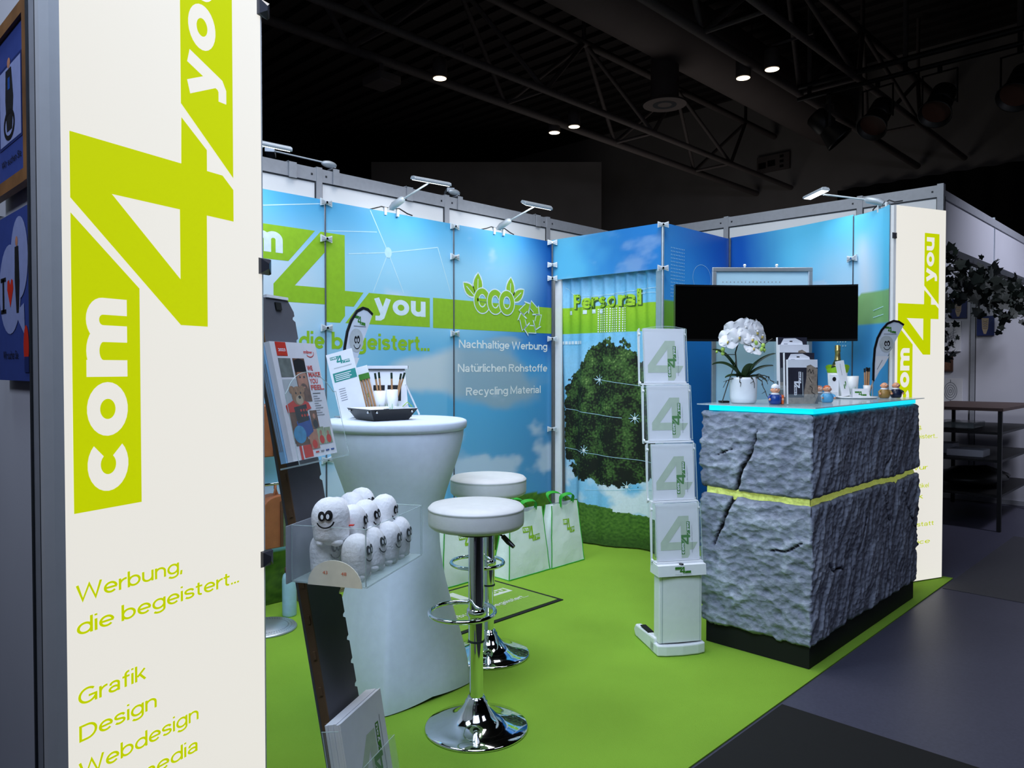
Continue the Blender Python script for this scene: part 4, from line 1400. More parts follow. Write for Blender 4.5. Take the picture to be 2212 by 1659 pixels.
k = MB()
tilt = Matrix.Rotation(math.radians(44.3), 4, 'Z')
k.M = tilt
k.tube(ring_path(-0.052, 0.122, 0.120), 0.0085, 'chrome', 10, closed=True)
k.lathe([(0.031, 0.420), (0.036, 0.424), (0.036, 0.446), (0.031, 0.450)], 'chrome', 28)
k.build('footrest', st1, world=False)
k = MB(); k.M = tilt
k.tube([(0.02, -0.01, 0.742), (0.09, -0.06, 0.738), (0.105, -0.07, 0.73)], 0.004, 'black plastic', 8)
k.tube([(0.100, -0.066, 0.733), (0.120, -0.080, 0.715), (0.140, -0.092, 0.700)], [0.009, 0.010, 0.007], 'black plastic', 8); k.build('lever', st1, world=False)
st2 = dup(st1, (-2.53, 2.434, 0.006), math.radians(12), 'rear white round bar stool on a chrome foot half hidden behind the front stool')

# ------------------------------------------------------------------ bar table under a stretch cover
TX, TY = -2.57, 1.93
tb = thing('bar_table', 'round bar table under a white stretch cover', 'bar table', (TX, TY, 0.006), 0.0)


def cover_r(th, z):
    t = z / 1.10
    R = 0.180 + 0.107 * sst(0.52, 1.0, t) ** 1.5
    sq = 0.312 / (abs(math.cos(th - PI / 4)) ** 1.12 + abs(math.sin(th - PI / 4)) ** 1.12) ** (1 / 1.12)
    foot = (1 - sst(0.0, 0.66, t)) ** 1.35
    return R + (sq - R) * foot


k = MB(); nu, nv = 120, 50
vs, fs = [], []
for j in range(nv + 1):
    t = j / nv
    for i in range(nu):
        th = 2 * PI * i / nu
        lift = 0.012 * (1 - (0.5 + 0.5 * math.cos(4 * th + PI)) ** 0.5)
        z = 0.004 + lift + (1.085 - 0.004 - lift) * t
        r = cover_r(th, max(0, z))
        r += 0.004 * math.sin(4 * th + 9 * t) * (1 - t) * t
        vs.append((r * math.cos(th), r * math.sin(th), z))
for j in range(nv):
    for i in range(nu):
        i2 = (i + 1) % nu
        fs.append((j * nu + i, j * nu + i2, (j + 1) * nu + i2, (j + 1) * nu + i))
k.add(vs, fs, 'white fabric', True)
k.build('stretch_cover', tb, world=False)
k = MB(); k.lathe([(0.285, 1.085), (0.296, 1.092), (0.300, 1.100), (0.300, 1.118), (0.297, 1.124), (0.288, 1.128), (0.0, 1.129)], 'white fabric', 80); k.build('tabletop', tb, world=False)
for i in range(4):
    a = PI / 4 + i * PI / 2
    k = MB(); k.lathe([(0.022, 0), (0.024, 0.006), (0.024, 0.028), (0.012, 0.034), (0, 0.034)], 'white plastic', 16, (0.270 * math.cos(a), 0.270 * math.sin(a), 0.0)); k.build('leg_foot', tb, world=False)
TZ = 1.136


def on_table(r, f, z=0.0):
    """point on the bar table: r to the right, f away, seen from the aisle"""
    return Vector((TX, TY, TZ + z)) + CAMR * r - FACE * f


# ------------------------------------------------------------------ shopping bags against the wall
def bag(label, x, y, rz, w=0.385, d=0.155, h=0.42, ls=1.0):
    r = thing('shopping_bag', label, 'shopping bag', (x, y, 0.006), rz, 'white shopping bags')
    # local: width along x, front at y=0 facing -y, depth to +y
    def P(a, c, side):
        tw = w * (1 - 0.22 * c)
        x0 = -tw / 2
        dep = d * (1 - 0.62 * c)
        yo = 0.035 * c
        bulge = 0.012 * math.sin(PI * a) * math.sin(PI * min(1, c * 1.2)) + 0.004 * fbm(a * 5, c * 5, x * 7)
        if side == 0:
            return V(x0 + tw * a, yo - bulge, h * c + 0.010 * math.sin(a * 9) * c ** 4)
        if side == 2:
            return V(x0 + tw * (1 - a), yo + dep + bulge, h * c)
        sg = 1 if side == 1 else -1
        pin = 0.045 * math.sin(PI * a) * c
        if side == 1:
            return V(tw / 2 - pin, yo + dep * a, h * c)
        return V(-tw / 2 + pin, yo + dep * (1 - a), h * c)
    k = MB()
    for sd in range(4):
        k.grid(lambda a, c, sd=sd: P(a, c, sd), 14, 14, 'bag white')
    k.add([P(0, 0, 0), P(1, 0, 0), P(1, 0, 1), P(0, 0, 2) + V(-w, 0, 0)], [(3, 2, 1, 0)], 'bag white')
    q = Print().add(logo('logo green', 'bag white'), lambda a, c: (0.49 + ls * a * 0.155, 0.52 + c * 0.235))
    q = subdiv(q, 0.06)
    for t, m, l in q.items:
        pts = [P(min(max(p[0], 0), 1), p[1], 0) + V(0, -0.0022 - 0.0004 * l, 0) for p in t]
        a2 = (t[1][0] - t[0][0]) * (t[2][1] - t[0][1]) - (t[1][1] - t[0][1]) * (t[2][0] - t[0][0])
        k.add(pts if a2 > 0 else [pts[0], pts[2], pts[1]], [(0, 1, 2)], m)
    k.build('bag_body', r, world=False)
    k = MB()
    for a in (0, 1):
        k.tube([P(a, c / 10, 0) for c in range(11)], 0.0035, 'bag green', 6)
        k.tube([P(1 - a, c / 10, 2) for c in range(11)], 0.0035, 'bag green', 6)
    k.tube([P(c / 10, 0.004, 0) + V(0, -0.001, 0.002) for c in range(11)], 0.0035, 'bag green', 6)
    k.tube([P(c / 10, 0.004, 1) for c in range(11)], 0.0035, 'bag green', 6); k.tube([P(c / 10, 0.004, 3) for c in range(11)], 0.0035, 'bag green', 6)
    k.build('piping', part(r, 'bag_body'), world=False)
    for sd, hh, lean in ((0, 0.10, -0.03), (2, 0.085, 0.05)):
        k = MB(); n = 14
        path = []
        for i in range(n + 1):
            t = i / n
            a = 0.30 + 0.40 * t
            b = P(a if sd == 0 else 1 - a, 0.93, sd)
            up = math.sin(PI * t) ** 0.7
            path.append(b + V(0.03 * math.sin(5 * t + x), lean * up + 0.012 * math.sin(7 * t), 0.02 + hh * up + 0.015 * math.sin(3 * t + y)))
        vs = []
        for p in path:
            vs += [p + V(0, -0.012, -0.006), p + V(0, 0.012, 0.006)]
        k.add(vs, [(2 * i, 2 * i + 1, 2 * i + 3, 2 * i + 2) for i in range(n)], 'bag green', True)
        k.add([v + V(0, 0, 0.0025) for v in vs], [(2 * i, 2 * i + 2, 2 * i + 3, 2 * i + 1) for i in range(n)], 'bag green', True)
        k.build('handle', r, world=False)
    return r


bag('middle white shopping bag with green handles and a large green 4 on the front', -3.305, 3.555, PI / 2, 0.388)
bag('rightmost white shopping bag beside the foot of the tree curtain', -3.300, 3.935, PI / 2, 0.345, 0.15, 0.415, 0.8)
bag('leftmost white shopping bag partly hidden behind the bar stools', -3.465, 3.145, PI / 2, 0.385, 0.15, 0.41)

# ------------------------------------------------------------------ door mat
dm = thing('door_mat', 'green floor mat with black rubber rim and white lettering', 'door mat', (-3.11, 2.89, 0.006))
k = MB(); k.box(-3.417, 2.475, 0.0065, -2.808, 3.303, 0.011, 'black rubber'); k.build('rim', dm)
k = MB(); k.box(-3.392, 2.500, 0.010, -2.833, 3.278, 0.0135, 'mat green')
q = Print().add(logo('mat white', 'mat green'), lambda x, y: (2.735 + x * 0.224, 0.02 + y * 0.224))
q.sans('Werbung, die begeistert...', 2.56, -0.125, 3.20, -0.092, 'mat white', 1, 0.22)
k.prt(q, (-3.11, 0, 0.0135), (0, 1, 0), (-1, 0, 0), Z, 0.0008, 0.0004)
k.build('pile', dm)

# ------------------------------------------------------------------ leaning cardboard display with catalogue, plush tray and brochures
DU, DN = Vector((-0.469, 0.883, 0)), Vector((0.883, 0.469, 0))
cd_ = thing('cardboard_display', 'leaning charcoal cardboard display column with notched edge', 'display stand', (-1.60, 1.07, 0.0065))
B0 = Vector((-1.550, 1.053, 0.013)); DW = (Z - DN * 0.186).normalized(); DNN = DU.cross(DW)
H_ = 1.545
CWD = 0.152
pts = [(0.0, 0.0), (CWD, 0.0)]
for i in range(24):
    z = 0.05 + i * 0.0625
    pts += [(CWD, z), (CWD - 0.011, z + 0.006), (CWD - 0.009, z + 0.012), (CWD, z + 0.016)]
pts += [(CWD, H_ - 0.03), (CWD - 0.02, H_), (0.02, H_), (0.0, H_ - 0.03)]
k = MB(); k.prism(pts, B0, DU, DW, -DNN, 0.010, 'charcoal card'); k.build('front_board', cd_)
k = MB(); k.obox(B0, DU, DNN, DW, -0.004, 0.0, -0.022, 0.0, 0.0, H_ - 0.06, 'cardboard edge')
for i in range(16):
    k.obox(B0, DU, DNN, DW, -0.007, -0.004, -0.012, -0.004, 0.08 + i * 0.09, 0.10 + i * 0.09, 'cardboard edge')
k.build('side_flange', cd_)
k = MB(); k.obox(B0, DU, DNN, DW, 0.0, CWD, -0.032, -0.022, 0.0, H_ - 0.08, 'charcoal card'); k.build('back_board', cd_)
k = MB(); k.obox(B0, DU, DNN, DW, 0.03, 0.13, -0.035, 0.004, H_ + 0.0005, H_ + 0.008, 'white plastic'); k.obox(B0, DU, DNN, DW, 0.065, 0.09, 0.001, 0.005, H_ - 0.03, H_ - 0.01, 'black plastic'); k.build('top_hook', cd_)
k = MB(); k.obox(Vector((-1.60, 0.98, 0)), DU, DN, Z, -0.05, 0.25, -0.18, 0.20, 0.0066, 0.012, 'charcoal card'); k.build('base_plate', cd_)

# catalogue
CO = Vector((-1.669, 0.943, 1.12)); CW = (Z - DN * 0.225).normalized(); CN = DU.cross(CW)
cat_ = thing('catalogue', 'catalogue with red corner tab, bearded man and teddy bear on its cover', 'catalogue', CO)
k = MB(); k.obox(CO, DU, CN, CW, 0.0, 0.212, -0.016, 0.0, 0.0, 0.304, 'white paper')
A4W, A4H = 0.212, 0.304
q = Print()
sx = lambda v: v * A4W
sy = lambda v: v * A4H


def R4(x0, y0, x1, y1, m, l=1):
    q.rect(sx(x0), sy(y0), sx(x1), sy(y1), m, l)


R4(0.10, 0.88, 0.32, 0.998, 'red print'); q.text('2023', sx(0.14), sy(0.918), sx(0.29), sy(0.944), 'white paper', 2, 0.03); q.text('NEUHEITEN', sx(0.14), sy(0.892), sx(0.29), sy(0.902), 'figure orange', 2, 0)
q.text('mbw', sx(0.68), sy(0.905), sx(0.88), sy(0.935), 'red print', 1, 0.02); q.ring(sx(0.82), sy(0.91), sx(0.09), sy(0.035), 0.0022, 'red print', 1, -2.6, 0.3)
R4(0.10, 0.70, 0.36, 0.86, 'photo grey'); R4(0.40, 0.48, 0.66, 0.86, 'photo brown')
q.disc(sx(0.53), sy(0.66), sx(0.115), sy(0.115), 'photo skin', 2); q.poly([(sx(0.40), sy(0.74)), (sx(0.66), sy(0.74)), (sx(0.65), sy(0.84)), (sx(0.53), sy(0.86)), (sx(0.41), sy(0.84))], 'photo dark', 3)
q.disc(sx(0.53), sy(0.585), sx(0.085), sy(0.055), 'photo brown', 3); q.disc(sx(0.53), sy(0.605), sx(0.035), sy(0.008), 'photo skin', 4)
for e in (0.485, 0.575):
    q.disc(sx(e), sy(0.695), sx(0.02), sy(0.010), 'photo dark', 4)
R4(0.10, 0.14, 0.40, 0.47, 'photo brown'); R4(0.10, 0.46, 0.40, 0.68, 'ink pale')
q.poly([(sx(0.06), sy(0.46)), (sx(0.24), sy(0.50)), (sx(0.36), sy(0.52)), (sx(0.56), sy(0.47)), (sx(0.60), sy(0.42)), (sx(0.44), sy(0.40)), (sx(0.20), sy(0.40)), (sx(0.08), sy(0.40))], 'red print', 5)
q.poly([(sx(0.22), sy(0.44)), (sx(0.50), sy(0.46)), (sx(0.50), sy(0.32)), (sx(0.24), sy(0.30))], 'photo dark', 6)
for a in range(3):
    for c in range(2):
        q.disc(sx(0.36 + 0.06 * a), sy(0.41 - 0.045 * c), sx(0.018), sy(0.012), 'red print', 7, 10)
q.poly([(sx(0.22), sy(0.32)), (sx(0.52), sy(0.36)), (sx(0.54), sy(0.22)), (sx(0.40), sy(0.18)), (sx(0.22), sy(0.20))], 'photo blue', 6)
q.disc(sx(0.24), sy(0.21), sx(0.13), sy(0.075), 'photo aqua', 7)
q.disc(sx(0.25), sy(0.585), sx(0.06), sy(0.036), 'photo teddy', 7); q.disc(sx(0.47), sy(0.59), sx(0.055), sy(0.032), 'photo teddy', 7)
q.disc(sx(0.36), sy(0.535), sx(0.135), sy(0.082), 'photo teddy', 8); q.disc(sx(0.375), sy(0.500), sx(0.078), sy(0.040), 'art cream', 9); q.disc(sx(0.385), sy(0.522), sx(0.030), sy(0.014), 'photo dark', 10)
for e in (0.32, 0.42):
    q.disc(sx(e), sy(0.558), sx(0.015), sy(0.010), 'photo dark', 10)
R4(0.12, 0.12, 0.44, 0.16, 'photo brown', 3)
for i, t in enumerate(['WE', 'MAKE', 'YOU', 'FEEL.']):
    q.text(t, sx(0.69), sy(0.752 - i * 0.058), sx(0.69 + 0.062 * len(t) + (0.03 if t == 'MAKE' else 0)), sy(0.797 - i * 0.058), 'red print', 2, 0.03)
R4(0.70, 0.545, 0.88, 0.551, 'ink black', 2)
for i in range(9):
    R4(0.70, 0.52 - i * 0.021, 0.80 + 0.08 * ((i * 7) % 3) / 2, 0.526 - i * 0.021, 'ink grey', 2)
for (x0, y0, x1, y1, m) in [(0.54, 0.24, 0.70, 0.40, 'photo brown'), (0.42, 0.07, 0.62, 0.235, 'photo skin'), (0.62, 0.10, 0.78, 0.25, 'photo field'), (0.79, 0.10, 0.94, 0.24, 'photo field')]:
    R4(x0, y0, x1, y1, m, 4)
    q.disc(sx((x0 + x1) / 2), sy(y1 - 0.05), sx(0.03), sy(0.022), 'photo skin', 5); q.disc(sx((x0 + x1) / 2), sy(y0 + 0.04), sx(0.055), sy(0.038), 'photo dark' if y0 > 0.2 else 'red print', 5)
R4(0.17, 0.0, 0.22, 0.115, 'red print', 4); R4(0.25, 0.01, 0.44, 0.115, 'red print', 4)
for i, m in enumerate(['red print', 'ink grey', 'photo blue', 'photo blue']):
    R4(0.50 + i * 0.12, 0.035, 0.58 + i * 0.12, 0.048, m, 4)
k.prt(q, CO, DU, CW, CN, 0.0006, 0.00012); k.build('cover', cat_)
k = MB(); k.obox(CO, DU, CN, CW, -0.006, 0.206, -0.032, -0.017, 0.0, 0.302, 'catalogue blue')
for j in range(3):
    k.obox(CO, DU, CN, CW, -0.0066, -0.006, -0.031 + j * 0.005, -0.029 + j * 0.005, 0.03, 0.25, 'ink grey')
k.build('inner_volumes', cat_)
pk = thing('acrylic_pocket', 'clear acrylic pocket holding the catalogue on the leaning display', 'acrylic holder', CO)
k = MB(); n = 16
prof = lambda a: 0.165 + 0.055 * math.sin(PI * min(1, max(0, a * 1.15 - 0.05))) ** 0.6
k.grid(lambda a, c: CO + DU * (-0.012 + 0.245 * a) + CN * 0.022 + CW * (-0.012 + (0.012 + prof(a)) * c), n, 1, 'acrylic'); k.build('front', pk)
k = MB(); k.tube([CO + DU * (-0.012 + 0.245 * i / n) + CN * 0.022 + CW * prof(i / n) for i in range(n + 1)], 0.0012, 'acrylic edge', 6)
for a in (0, 1):
    k.tube([CO + DU * (-0.012 + 0.245 * a) + CN * 0.022 + CW * (-0.012), CO + DU * (-0.012 + 0.245 * a) + CN * 0.022 + CW * prof(a)], 0.0012, 'acrylic edge', 6)
k.build('edge', pk)
k = MB(); k.obox(CO, DU, CN, CW, -0.012, 0.233, -0.033, 0.022, -0.014, -0.010, 'acrylic edge'); k.build('floor_plate', pk)

# plush tray
T0 = Vector((-1.645, 0.923, 0.836)); TL, TD, TH = 0.327, 0.2, 0.135
tr = thing('acrylic_tray', 'clear acrylic tray full of white plush figures on the leaning display', 'acrylic tray', T0)
k = MB(); k.obox(T0, DU, DN, Z, 0, TL, 0, TD, -0.004, 0.0, 'acrylic edge'); k.build('floor_plate', tr)
k = MB(); k.obox(T0, DU, DN, Z, -0.02, TL + 0.005, -0.004, -0.001, -0.004, TH, 'grey aluminium'); k.build('back_plate', tr)
for nm, (a0, a1, b0, b1) in {'front_plate': (0, TL, TD - 0.003, TD), 'side_plate': (0, 0.003, 0, TD - 0.003), 'side_plate_': (TL - 0.003, TL, 0, TD - 0.003)}.items():
    k = MB(); k.obox(T0, DU, DN, Z, a0, a1, b0, b1, 0.0, TH, 'acrylic')
    for a, b_ in ((a0, b0), (a1, b1)):
        k.tube([T0 + DU * a + DN * b_ + Z * 0, T0 + DU * a + DN * b_ + Z * TH], 0.0012, 'acrylic edge', 6)
    k.tube([T0 + DU * a0 + DN * b0 + Z * TH, T0 + DU * a1 + DN * b1 + Z * TH], 0.0010, 'acrylic edge', 6)
    k.build(nm.rstrip('_'), tr)
k = MB(); k.prism([(0.072 * math.cos(PI * i / 16), 0.062 * math.sin(PI * i / 16)) for i in range(17)], T0 + DU * (-0.002) + DN * 0.118 - Z * 0.004, DN, Z, -DU, 0.003, 'cream card')
q = Print().text('43', -0.031, 0.028, -0.018, 0.036, 'figure orange', 1, 0).text('48', 0.018, 0.028, 0.032, 0.036, 'figure orange', 1, 0)
k.prt(q, T0 + DU * (-0.005) + DN * 0.118 - Z * 0.004, DN, Z, -DU, 0.0006); k.build('price_card', tr)
k = MB(); k.box(0, 0, 0, 0.001, 0.001, 0.001, 'acrylic') if False else None


def plush_r(z):
    return 0.0385 * math.sqrt(max(0.0, 1 - ((z - 0.046) / 0.050) ** 2)) * (1 + 0.06 * math.sin(z * 62 + 2.3)) + 0.004 * math.exp(-((z - 0.012) / 0.012) ** 2)


pl = thing('plush_figure', 'x', 'plush toy', (0, 0, 0), 0, 'white plush figures in the tray')
k = MB(); nu, nv = 28, 22
k.grid(lambda a, c: V(plush_r(0.096 * c) * math.cos(2 * PI * a) * (1.0 + 0.05 * math.cos(6 * PI * a)), plush_r(0.096 * c) * math.sin(2 * PI * a) * 0.92, 0.096 * c), nu, nv, 'plush white')
k.build('body', pl, world=False)
k = MB()
q = Print().add(smile(), lambda x, y: (x * 0.038, 0.058 + y * 0.036)); q = subdiv(q, 0.006)
for t, m, l in q.items:
    P = [V(p[0], -0.92 * math.sqrt(max(1e-6, (1.045 * plush_r(p[1])) ** 2 - p[0] ** 2)) - 0.0006 - 0.0004 * l, p[1]) for p in t]
    a2 = (t[1][0] - t[0][0]) * (t[2][1] - t[0][1]) - (t[1][1] - t[0][1]) * (t[2][0] - t[0][0])
    k.add(P if a2 > 0 else [P[0], P[2], P[1]], [(0, 1, 2)], m)
k.build('face_print', part(pl, 'body'), world=False)
for sx_ in (-1, 1):
    k = MB(); k.ball((sx_ * 0.014, -0.012, 0.007), (0.013, 0.016, 0.010), 'plush white', 12, 8); k.build('foot', pl, world=False)
k = MB(); k.box(0.0365, -0.004, 0.035, 0.046, 0.004, 0.037, 'red print'); k.build('tag', part(pl, 'body'), world=False)
RN, RU = math.radians(118), math.radians(28)
spots = []
row = ['nearest', 'second', 'third', 'farthest']
for i, a in enumerate((0.048, 0.124, 0.200, 0.276)):
    spots.append((a, 0.149, 0.0045, RN + random.uniform(-.12, .12), 'plush figure in the bottom front row of the tray, %s of four' % row[i], 0.0))
for i, a in enumerate((0.048, 0.124, 0.200, 0.276)):
    spots.append((a, 0.064, 0.0045, RN + random.uniform(-.3, .3), 'plush figure in the bottom back row of the tray, %s of four' % row[i], 0.0))
for i, a in enumerate((0.100, 0.175, 0.252)):
    spots.append((a, 0.112, 0.066, RN + random.uniform(-.2, .2), 'plush figure in the upper middle row of the tray, %s of three' % ['nearest', 'second', 'farthest'][i], 0.0))
spots.append((0.040, 0.085, 0.086, RU + 0.25, 'large plush figure on top of the tray smiling towards the aisle', 1))
for i, a in enumerate((0.118, 0.195, 0.272)):
    spots.append((a, 0.046, 0.078, RN - 0.15 + random.uniform(-.2, .2), 'plush figure topmost against the back plate of the tray, %s of three' % ['nearest', 'second', 'farthest'][i], 0.0))
for i, (a, b_, zz, rz, lab, big) in enumerate(spots):
    p = T0 + DU * a + DN * b_ + Z * zz
    if i == 0:
        o = pl; o.location = p; o.rotation_euler = (0, 0, rz); o['label'] = 'white ' + lab
    else:
        o = dup(pl, p, (random.uniform(-.12, .12), random.uniform(-.12, .12), rz), 'white ' + lab)
    o.scale = (1.06, 1.06, 1.14)
    if big:
        o.scale = (1.25, 1.25, 1.2)

# brochures in the lowest pocket
BW = (Z - DN * 0.17).normalized(); BN = DU.cross(BW)
BO = Vector((-1.555, 0.998, 0.488)) - BW * 0.297
names = ['front brochure with a large pale figure 4 in the low pocket of the leaning display', 'white brochures stacked behind the front one in the low pocket']
k = MB(); k.obox(BO, DU, BN, BW, 0, 0.216, -0.004, 0.0, 0.0, 0.297, 'white paper')
q = Print(); four = Print(); four.poly([(0.57, 1.0), (0, 0.38), (0, 0.197), (0.63, 0.197), (0.63, 0), (0.82, 0), (0.882, 0.08), (0.882, 0.193), (1.0, 0.193), (1.135, 0.365), (0.882, 0.368), (0.882, 1.0)], 'pale logo print', holes=[[(0.63, 0.785), (0.25, 0.38), (0.63, 0.38)]])
q.add(four, lambda x, y: (0.030 + x * 0.14, 0.03 + y * 0.19)); q.add(logo('deep green print', 'white paper'), lambda x, y: (0.176 - y * 0.046, 0.10 + x * 0.060), 2); q.rect(0.186, 0.06, 0.188, 0.24, 'ink grey', 2)
k.prt(q, BO, DU, BW, BN, 0.0006, 0.0002)
tag(k.build('brochure', None), 'front white brochure with pale figure 4 in the low pocket of the leaning display', 'brochure', 'brochures in the low pocket')
words5 = ['second', 'third', 'fourth', 'fifth', 'rearmost']
for j in range(5):
    k = MB(); k.obox(BO, DU, BN, BW, 0.001 * (j % 2), 0.215, -0.0116 - j * 0.0078, -0.0046 - j * 0.0078, 0.0, 0.295 + 0.002 * ((j * 3) % 4) / 3, 'white paper')
    k.obox(BO, DU, BN, BW, -0.0004 + 0.001 * (j % 2), 0.001 * (j % 2), -0.0116 - j * 0.0078, -0.0046 - j * 0.0078, 0.16, 0.18, 'ink pale')
    tag(k.build('brochure', None), '%s white brochure from the front of the low pocket stack' % words5[j], 'brochure', 'brochures in the low pocket')
k = MB(); k.obox(BO, DU, BN, BW, -0.012, 0.24, 0.006, 0.008, -0.01, 0.16, 'acrylic'); k.obox(BO, DU, BN, BW, -0.012, 0.24, -0.046, 0.008, -0.012, -0.008, 'acrylic edge')
k.obox(BO, DU, BN, BW, -0.012, -0.009, -0.046, 0.006, -0.01, 0.285, 'acrylic'); k.obox(BO, DU, BN, BW, 0.237, 0.24, -0.046, 0.006, -0.01, 0.16, 'acrylic'); k.tube([BO + DU * (-0.012) + BW * 0.16 + BN * 0.007, BO + DU * 0.24 + BW * 0.16 + BN * 0.007], 0.001, 'acrylic edge', 6)
k.tube([BO + DU * (-0.012) + BN * (-0.046) + BW * 0.285, BO + DU * (-0.012) + BN * 0.0 + BW * 0.285], 0.0012, 'acrylic edge', 6); k.tube([BO + DU * (-0.012) + BN * (-0.045) + BW * 0.285, BO + DU * (-0.012) + BN * (-0.045)], 0.0012, 'acrylic edge', 6)
tag(k.build('brochure_pocket', None), 'clear acrylic pocket low on the leaning display', 'acrylic holder')


# ------------------------------------------------------------------ arm lamps on the panels and on the wall rail
def arm_lamp(label, base, head, axis, down, lit, length=0.27, group='arm lamps over the panels', power=2.0):
    base, head, axis, down = Vector(base), Vector(head), Vector(axis).normalized(), Vector(down).normalized()
    side = axis.cross(down).normalized()
    r = thing('arm_lamp', label, 'lamp', base, 0, group)
    dirn = (head - base).normalized()
    k = MB(); k.tube([base + Z * 0.012, base + Z * 0.02 + dirn * 0.03, base + Z * 0.02 + dirn * 0.10, base + Z * 0.02 + dirn * 0.115], [0.018, 0.024, 0.022, 0.010], 'lamp grey', 14); k.build('driver_box', r)
    k = MB(); k.tube([base + Z * 0.02 + dirn * 0.10, head - down * 0.01], 0.006, 'lamp grey', 10); k.build('arm', r)
    k = MB()
    prof = [(-0.028, -0.010), (-0.022, -0.020), (0.0, -0.024), (0.022, -0.020), (0.028, -0.010), (0.028, 0.0), (-0.028, 0.0)]
    k.prism([(a, -c) for a, c in prof][::-1], head - axis * length / 2, side, -down, axis, length, 'lamp grey'); k.build('head', r, bevel=0.003)
    hd_ = part(r, 'head')
    k = MB(); k.obox(head, axis, side, down, -length / 2 + 0.012, length / 2 - 0.012, -0.024, 0.024, 0.0005, 0.003, 'lamp emitter' if lit else 'white plastic'); k.build('diffuser', hd_)
    hor = Vector((axis.x, axis.y, 0)).normalized()
    k = MB()
    for e in (-0.045, 0.045):
        k.obox(base + hor * e, hor, hor.cross(Z), Z, -0.008, 0.008, -0.004, 0.012, -0.035, 0.012, 'steel clamp')
    k.obox(base, hor, hor.cross(Z), Z, -0.055, 0.055, -0.006, 0.006, 0.002, 0.010, 'lamp grey')
    k.build('clamp', r)
    k = MB(); k.tube([base + hor * 0.02 + Z * 0.012, base + hor * 0.06 + Z * 0.020, base + hor * 0.12 + Z * -0.005, base + hor * 0.17 - Z * 0.008 - hor.cross(Z) * 0.02], 0.004, 'black plastic', 6); k.build('cable', r)
    k = MB(); k.tube([base - hor * 0.02 + Z * 0.012, base - hor * 0.07 + Z * 0.016, base - hor * 0.12 - Z * 0.002, base - hor * 0.15 - Z * 0.01 - hor.cross(Z) * 0.02], 0.004, 'black plastic', 6); k.build('cable', r)
    if lit:
        area('arm_lamp_light', head + down * 0.012, head + down, length, power, (0.96, 0.99, 1.0), math.radians(165), 0.05)
    return r


arm_lamp('lit arm lamp at the far left above the com panel', (-3.945, 1.80, 2.362), (-3.66, 1.92, 2.502), (0.06, 1, 0), (-0.35, 0, -1), True)
arm_lamp('lit arm lamp above the panel with the large green 4', (-3.945, 2.93, 2.362), (-3.64, 3.01, 2.500), (0.12, 1, 0), (-0.30, 0, -1), True)
arm_lamp('lit arm lamp above the panel with the leaf emblem', (-3.945, 3.90, 2.362), (-3.63, 3.97, 2.500), (0.06, 1, 0), (-0.55, 0, -1), True)
arm_lamp('lit arm lamp on the narrow curved panel at the right', (-1.655, 5.060, 2.378), (-2.06, 5.00, 2.50), (0.75, -0.66, 0), (0.15, -0.25, -1), True, 0.27)


def rail_lamp(label, y, dy):
    r = thing('rail_lamp', label, 'lamp', (-4.09, y, 2.50), 0, 'neighbours lamps hooked on the wall rail')
    k = MB(); k.box(-4.098, y - 0.022, 2.495, -4.092, y + 0.022, 2.60, 'grey aluminium'); k.box(-4.16, y - 0.022, 2.594, -4.092, y + 0.022, 2.60, 'grey aluminium'); k.box(-4.16, y - 0.022, 2.54, -4.154, y + 0.022, 2.594, 'grey aluminium'); k.build('hook', r)
    k = MB(); k.ball((-4.13, y - 0.03, 2.625), (0.025, 0.055, 0.022), 'lamp grey'); k.box(-4.145, y - 0.012, 2.596, -4.115, y + 0.012, 2.615, 'lamp grey'); k.build('joint', r)
    k = MB(); k.tube([(-4.13, y - 0.03, 2.63), (-4.35, y + dy, 2.70)], 0.006, 'lamp grey', 8); k.build('arm', r)
    k = MB(); k.obox((-4.37, y + dy, 2.70), (-0.8, 0.5, 0), (0.5, 0.8, 0), Z, -0.04, 0.12, -0.03, 0.03, -0.012, 0.018, 'lamp grey'); k.build('head', r)
    return r


rail_lamp('grey lamp hooked over the wall rail left of the large green 4', 2.62, -0.30)
rail_lamp('grey lamp hooked over the wall rail between the two arm lamps', 3.66, 0.14)
for i, (y, nm) in enumerate([(2.32, 'near the left column'), (3.20, 'above the large green 4'), (4.50, 'near the corner')]):
    k = MB(); k.box(-4.098, y - 0.025, 2.490, -4.091, y + 0.025, 2.588, 'grey aluminium'); k.box(-4.15, y - 0.025, 2.582, -4.091, y + 0.025, 2.588, 'grey aluminium')
    tag(k.build('rail_clip', None), 'grey metal clip hooked over the wall rail ' + nm, 'clip', 'clips on the wall rail')


